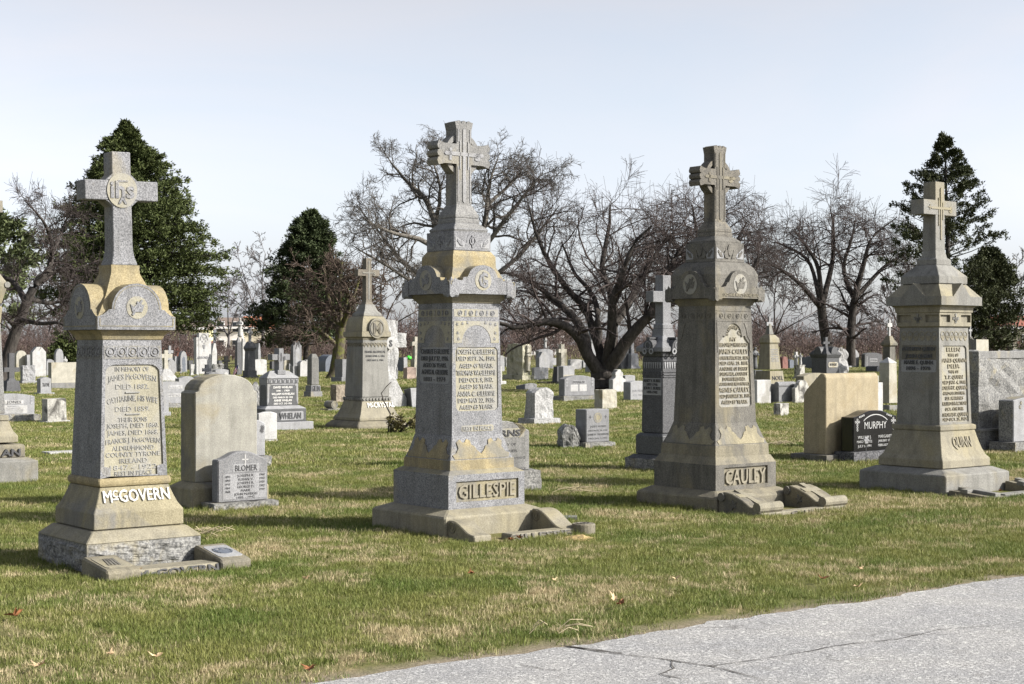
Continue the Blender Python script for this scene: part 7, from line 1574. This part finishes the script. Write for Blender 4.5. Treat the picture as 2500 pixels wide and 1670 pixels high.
# dried plant by McCrystal
P0 = gp(972, 1058); s = thing('dried_plant', 'dry leafy bush with a bent bare stick, in front of the McCrystal base', 'plant', P0); rnd = random.Random(4)
b = MB(); b.tube([(-.18, 0, -.02), (-.16, 0, .25), (-.14, 0, .35), (-.26, .02, .58), (-.30, 0, .72), (-.20, 0, .85), (-.12, 0, .92)], [.016, .015, .014, .012, .011, .009, .006], 6); b.build('stick', BK, s)
b = MB(); tips = []
for i in range(26):
    x, y = rnd.uniform(-.18, .38), rnd.uniform(-.18, .18); p = [(-.10 + x * .3, y * .3, .0), (x * .7, y * .7, rnd.uniform(.1, .25)), (x * 1.1, y * 1.1, rnd.uniform(.05, .36))]; b.tube(p, [.008, .006, .003], 4, cap=False); tips += [Vector(p[1]).lerp(Vector(p[2]), t) for t in (.2, .5, .8, 1)]
b.build('stems', BK, s)
b = MB()
for p in tips:
    for j in range(5):
        d = Vector((rnd.uniform(-1, 1), rnd.uniform(-1, 1), rnd.uniform(-.6, .8))).normalized(); q = d.cross(Vector((.3, .5, .8))).normalized() * .018; l = rnd.uniform(.05, .09); b.add([p, p + d * l * .5 + q, p + d * l, p + d * l * .5 - q], [(0, 1, 2, 3)])
b.build('leaves', plain('dry olive leaves', (.13, .115, .05), .8, .4, 30), s)
# small disc and flush markers in the lawn
o = rough_part('stone_disc', GRAND, None, .10, .075, -.03, .02, .006, 8, None, 4, 6); o.location = gp(1381, 1266); tag(o, 'small flat round stone lying in the grass right of the Gillespie base', 'stone')
for px, py, w, lb in ((155, 1107, .55, 'pale flush grave marker in the grass left of the McGovern monument'), (1700, 955, .9, 'flush pale slab in the grass right of the Burke monument')):
    b = MB(); b.box(-w / 2, w / 2, -.14, .14, -.03, .035); o = b.build('flush_marker', WHITE, None, .006); o.location = gp(px, py); o.rotation_euler = (0, 0, TH); tag(o, lb, 'grave marker')

# ---------------------------------------------------------------- houses beyond the trees
GLASS = plain('dark window glass', (.03, .035, .04), .15, .1); TRIM = plain('white trim', (.70, .69, .68), .7, .06)
WALLW = plain('white siding', (.66, .64, .61), .85, .08); WALLC = plain('cream siding', (.52, .47, .36), .85, .1); BRICK = plain('brick wall', (.23, .085, .06), .9, .3, 30); ROOFB = plain('brown shingle roof', (.16, .125, .105), .95, .3, 6); ROOFR = plain('orange red roof', (.34, .13, .07), .95, .3, 6); YEL = plain('pale yellow siding', (.58, .54, .30), .85, .1)
def house(label, x0, x1, yb, ye, yr, D, wall, roof, wins, deep=8, chimney=False, lower=None):
    k = F / D; c = at((x0 + x1) / 2, yb, D); c.z = 0; w = (x1 - x0) / k / 2; ze = EYE - (ye - HY) / k; zr = EYE - (yr - HY) / k
    s = thing('house', label, 'house', c, .06)
    b = MB(); b.box(-w, w, 0, deep, -.1, ze); b.build('wall', wall, s)
    if lower: b = MB(); b.box(-w - .02, w + .02, -.06, deep + .02, -.1, ze * .55); b.build('lower_wall', lower, s)
    b = MB(); b.prism([(-deep - .4, ze - .05), (.4, ze - .05), (.4, ze + .1), (-deep / 2, zr), (-deep - .4, ze + .1)], side(0), -w - .3, w + .3); rf = b.build('roof', roof, s)
    b = MB(); b.box(-w - .31, w + .31, -.45, -.35, ze - .15, ze + .12); b.build('gutter', TRIM, rf)
    if chimney: b = MB(); b.box(w * .3, w * .3 + .8, deep * .4, deep * .4 + .8, zr - .5, zr + .9); b.build('chimney', BRICK, rf)
    for wx, wz in wins:
        b = MB(); b.box(wx - .55, wx + .55, -.13, .05, wz, wz + 1.5); fr = b.build('window', TRIM, s)
        b = MB()
        for q in (0, 1): b.box(wx - .45, wx + .45, -.15, -.10, wz + .08 + .71 * q, wz + .71 + .71 * q)
        b.build('pane', GLASS, fr)
    return s
house('long white house with a brown shingle roof beyond the bare trees', 528, 592, 868, 800, 774, 215, WALLW, ROOFB, ((-1.2, 3.2), (.9, 3.2), (-1.2, .7), (.9, .7)))
house('cream house with an orange red roof beyond the statue', 592, 652, 868, 800, 771, 216, WALLC, ROOFR, ((-1.2, 3.2), (.9, 3.2), (.9, .7)), chimney=False)
house('brick house with pale yellow upper wall, right of the first monument', 384, 500, 870, 802, 786, 205, YEL, ROOFB, ((-1.9, 1.4), (.3, 1.4), (2.0, 1.4)), lower=BRICK)
house('low brick building at the right edge behind the trees', 2440, 2570, 872, 800, 770, 210, WALLC, BRICK, ((-2, 1.4), (0, 1.4), (2, 1.4)), lower=BRICK)
house('white house low behind the undergrowth in the centre', 1260, 1380, 870, 822, 800, 225, WALLW, ROOFB, ((-2, .8), (0, .8), (2, .8)))
make_trees()
make_lawn()
# ---------------------------------------------------------------- one object for each piece of a part
def split_parts():
    many = {'inscription', 'lettering', 'family_name', 'motto', 'vine_carving', 'frieze', 'bead_band', 'ihs_letters', 'relief', 'chalice_carving', 'stems', 'leaves', 'straw_bundle', 'flower_carving', 'carving', 'leaf_carving', 'volute_carving', 'flower_head', 'edge_line', 'border', 'shield_carving'}
    skip = {'trunk', 'crown', 'grass', 'thicket', 'road', 'ground', 'crack', 'wall', 'pane', 'dried_plant'}
    for o in list(COL.objects):
        if o.type != 'MESH': continue
        nm = o.name.split('.')[0]
        if nm in skip: continue
        me = o.data; n = len(me.vertices)
        if n > 60000: continue
        par = list(range(n))
        def find(i):
            while par[i] != i: par[i] = par[par[i]]; i = par[i]
            return i
        for e in me.edges:
            a_, b_ = find(e.vertices[0]), find(e.vertices[1])
            if a_ != b_: par[a_] = b_
        isl = {}
        for i in range(n): isl.setdefault(find(i), []).append(i)
        if len(isl) < 2: continue
        if nm in many:
            if len(isl) > 1 and o.parent: o['kind'] = 'stuff'
            continue
        if not o.parent: continue
        bx = []
        for r_, vs in isl.items():
            c = np.array([me.vertices[i].co[:] for i in vs]); bx.append([c.min(0) - .006, c.max(0) + .006, vs])
        ch = True
        while ch:                                        # pieces that touch stay one
            ch = False
            for i in range(len(bx)):
                for j in range(i + 1, len(bx)):
                    if (bx[i][0] <= bx[j][1]).all() and (bx[j][0] <= bx[i][1]).all():
                        bx[i] = [np.minimum(bx[i][0], bx[j][0]), np.maximum(bx[i][1], bx[j][1]), bx[i][2] + bx[j][2]]; bx.pop(j); ch = True; break
                if ch: break
        if len(bx) < 2: continue
        own = {}
        for k, b_ in enumerate(bx):
            for i in b_[2]: own[i] = k
        for k, b_ in enumerate(bx):
            ids = {v: q for q, v in enumerate(b_[2])}; fs = [p for p in me.polygons if own[p.vertices[0]] == k]
            m2 = bpy.data.meshes.new(nm); m2.from_pydata([tuple(me.vertices[v].co) for v in b_[2]], [], [tuple(ids[v] for v in p.vertices) for p in fs])
            for mt in me.materials: m2.materials.append(mt)
            m2.polygons.foreach_set('material_index', [p.material_index for p in fs]); m2.update()
            if k == 0: keep = m2
            else:
                c = o.copy(); c.data = m2; COL.objects.link(c)
        o.data = keep
split_parts()
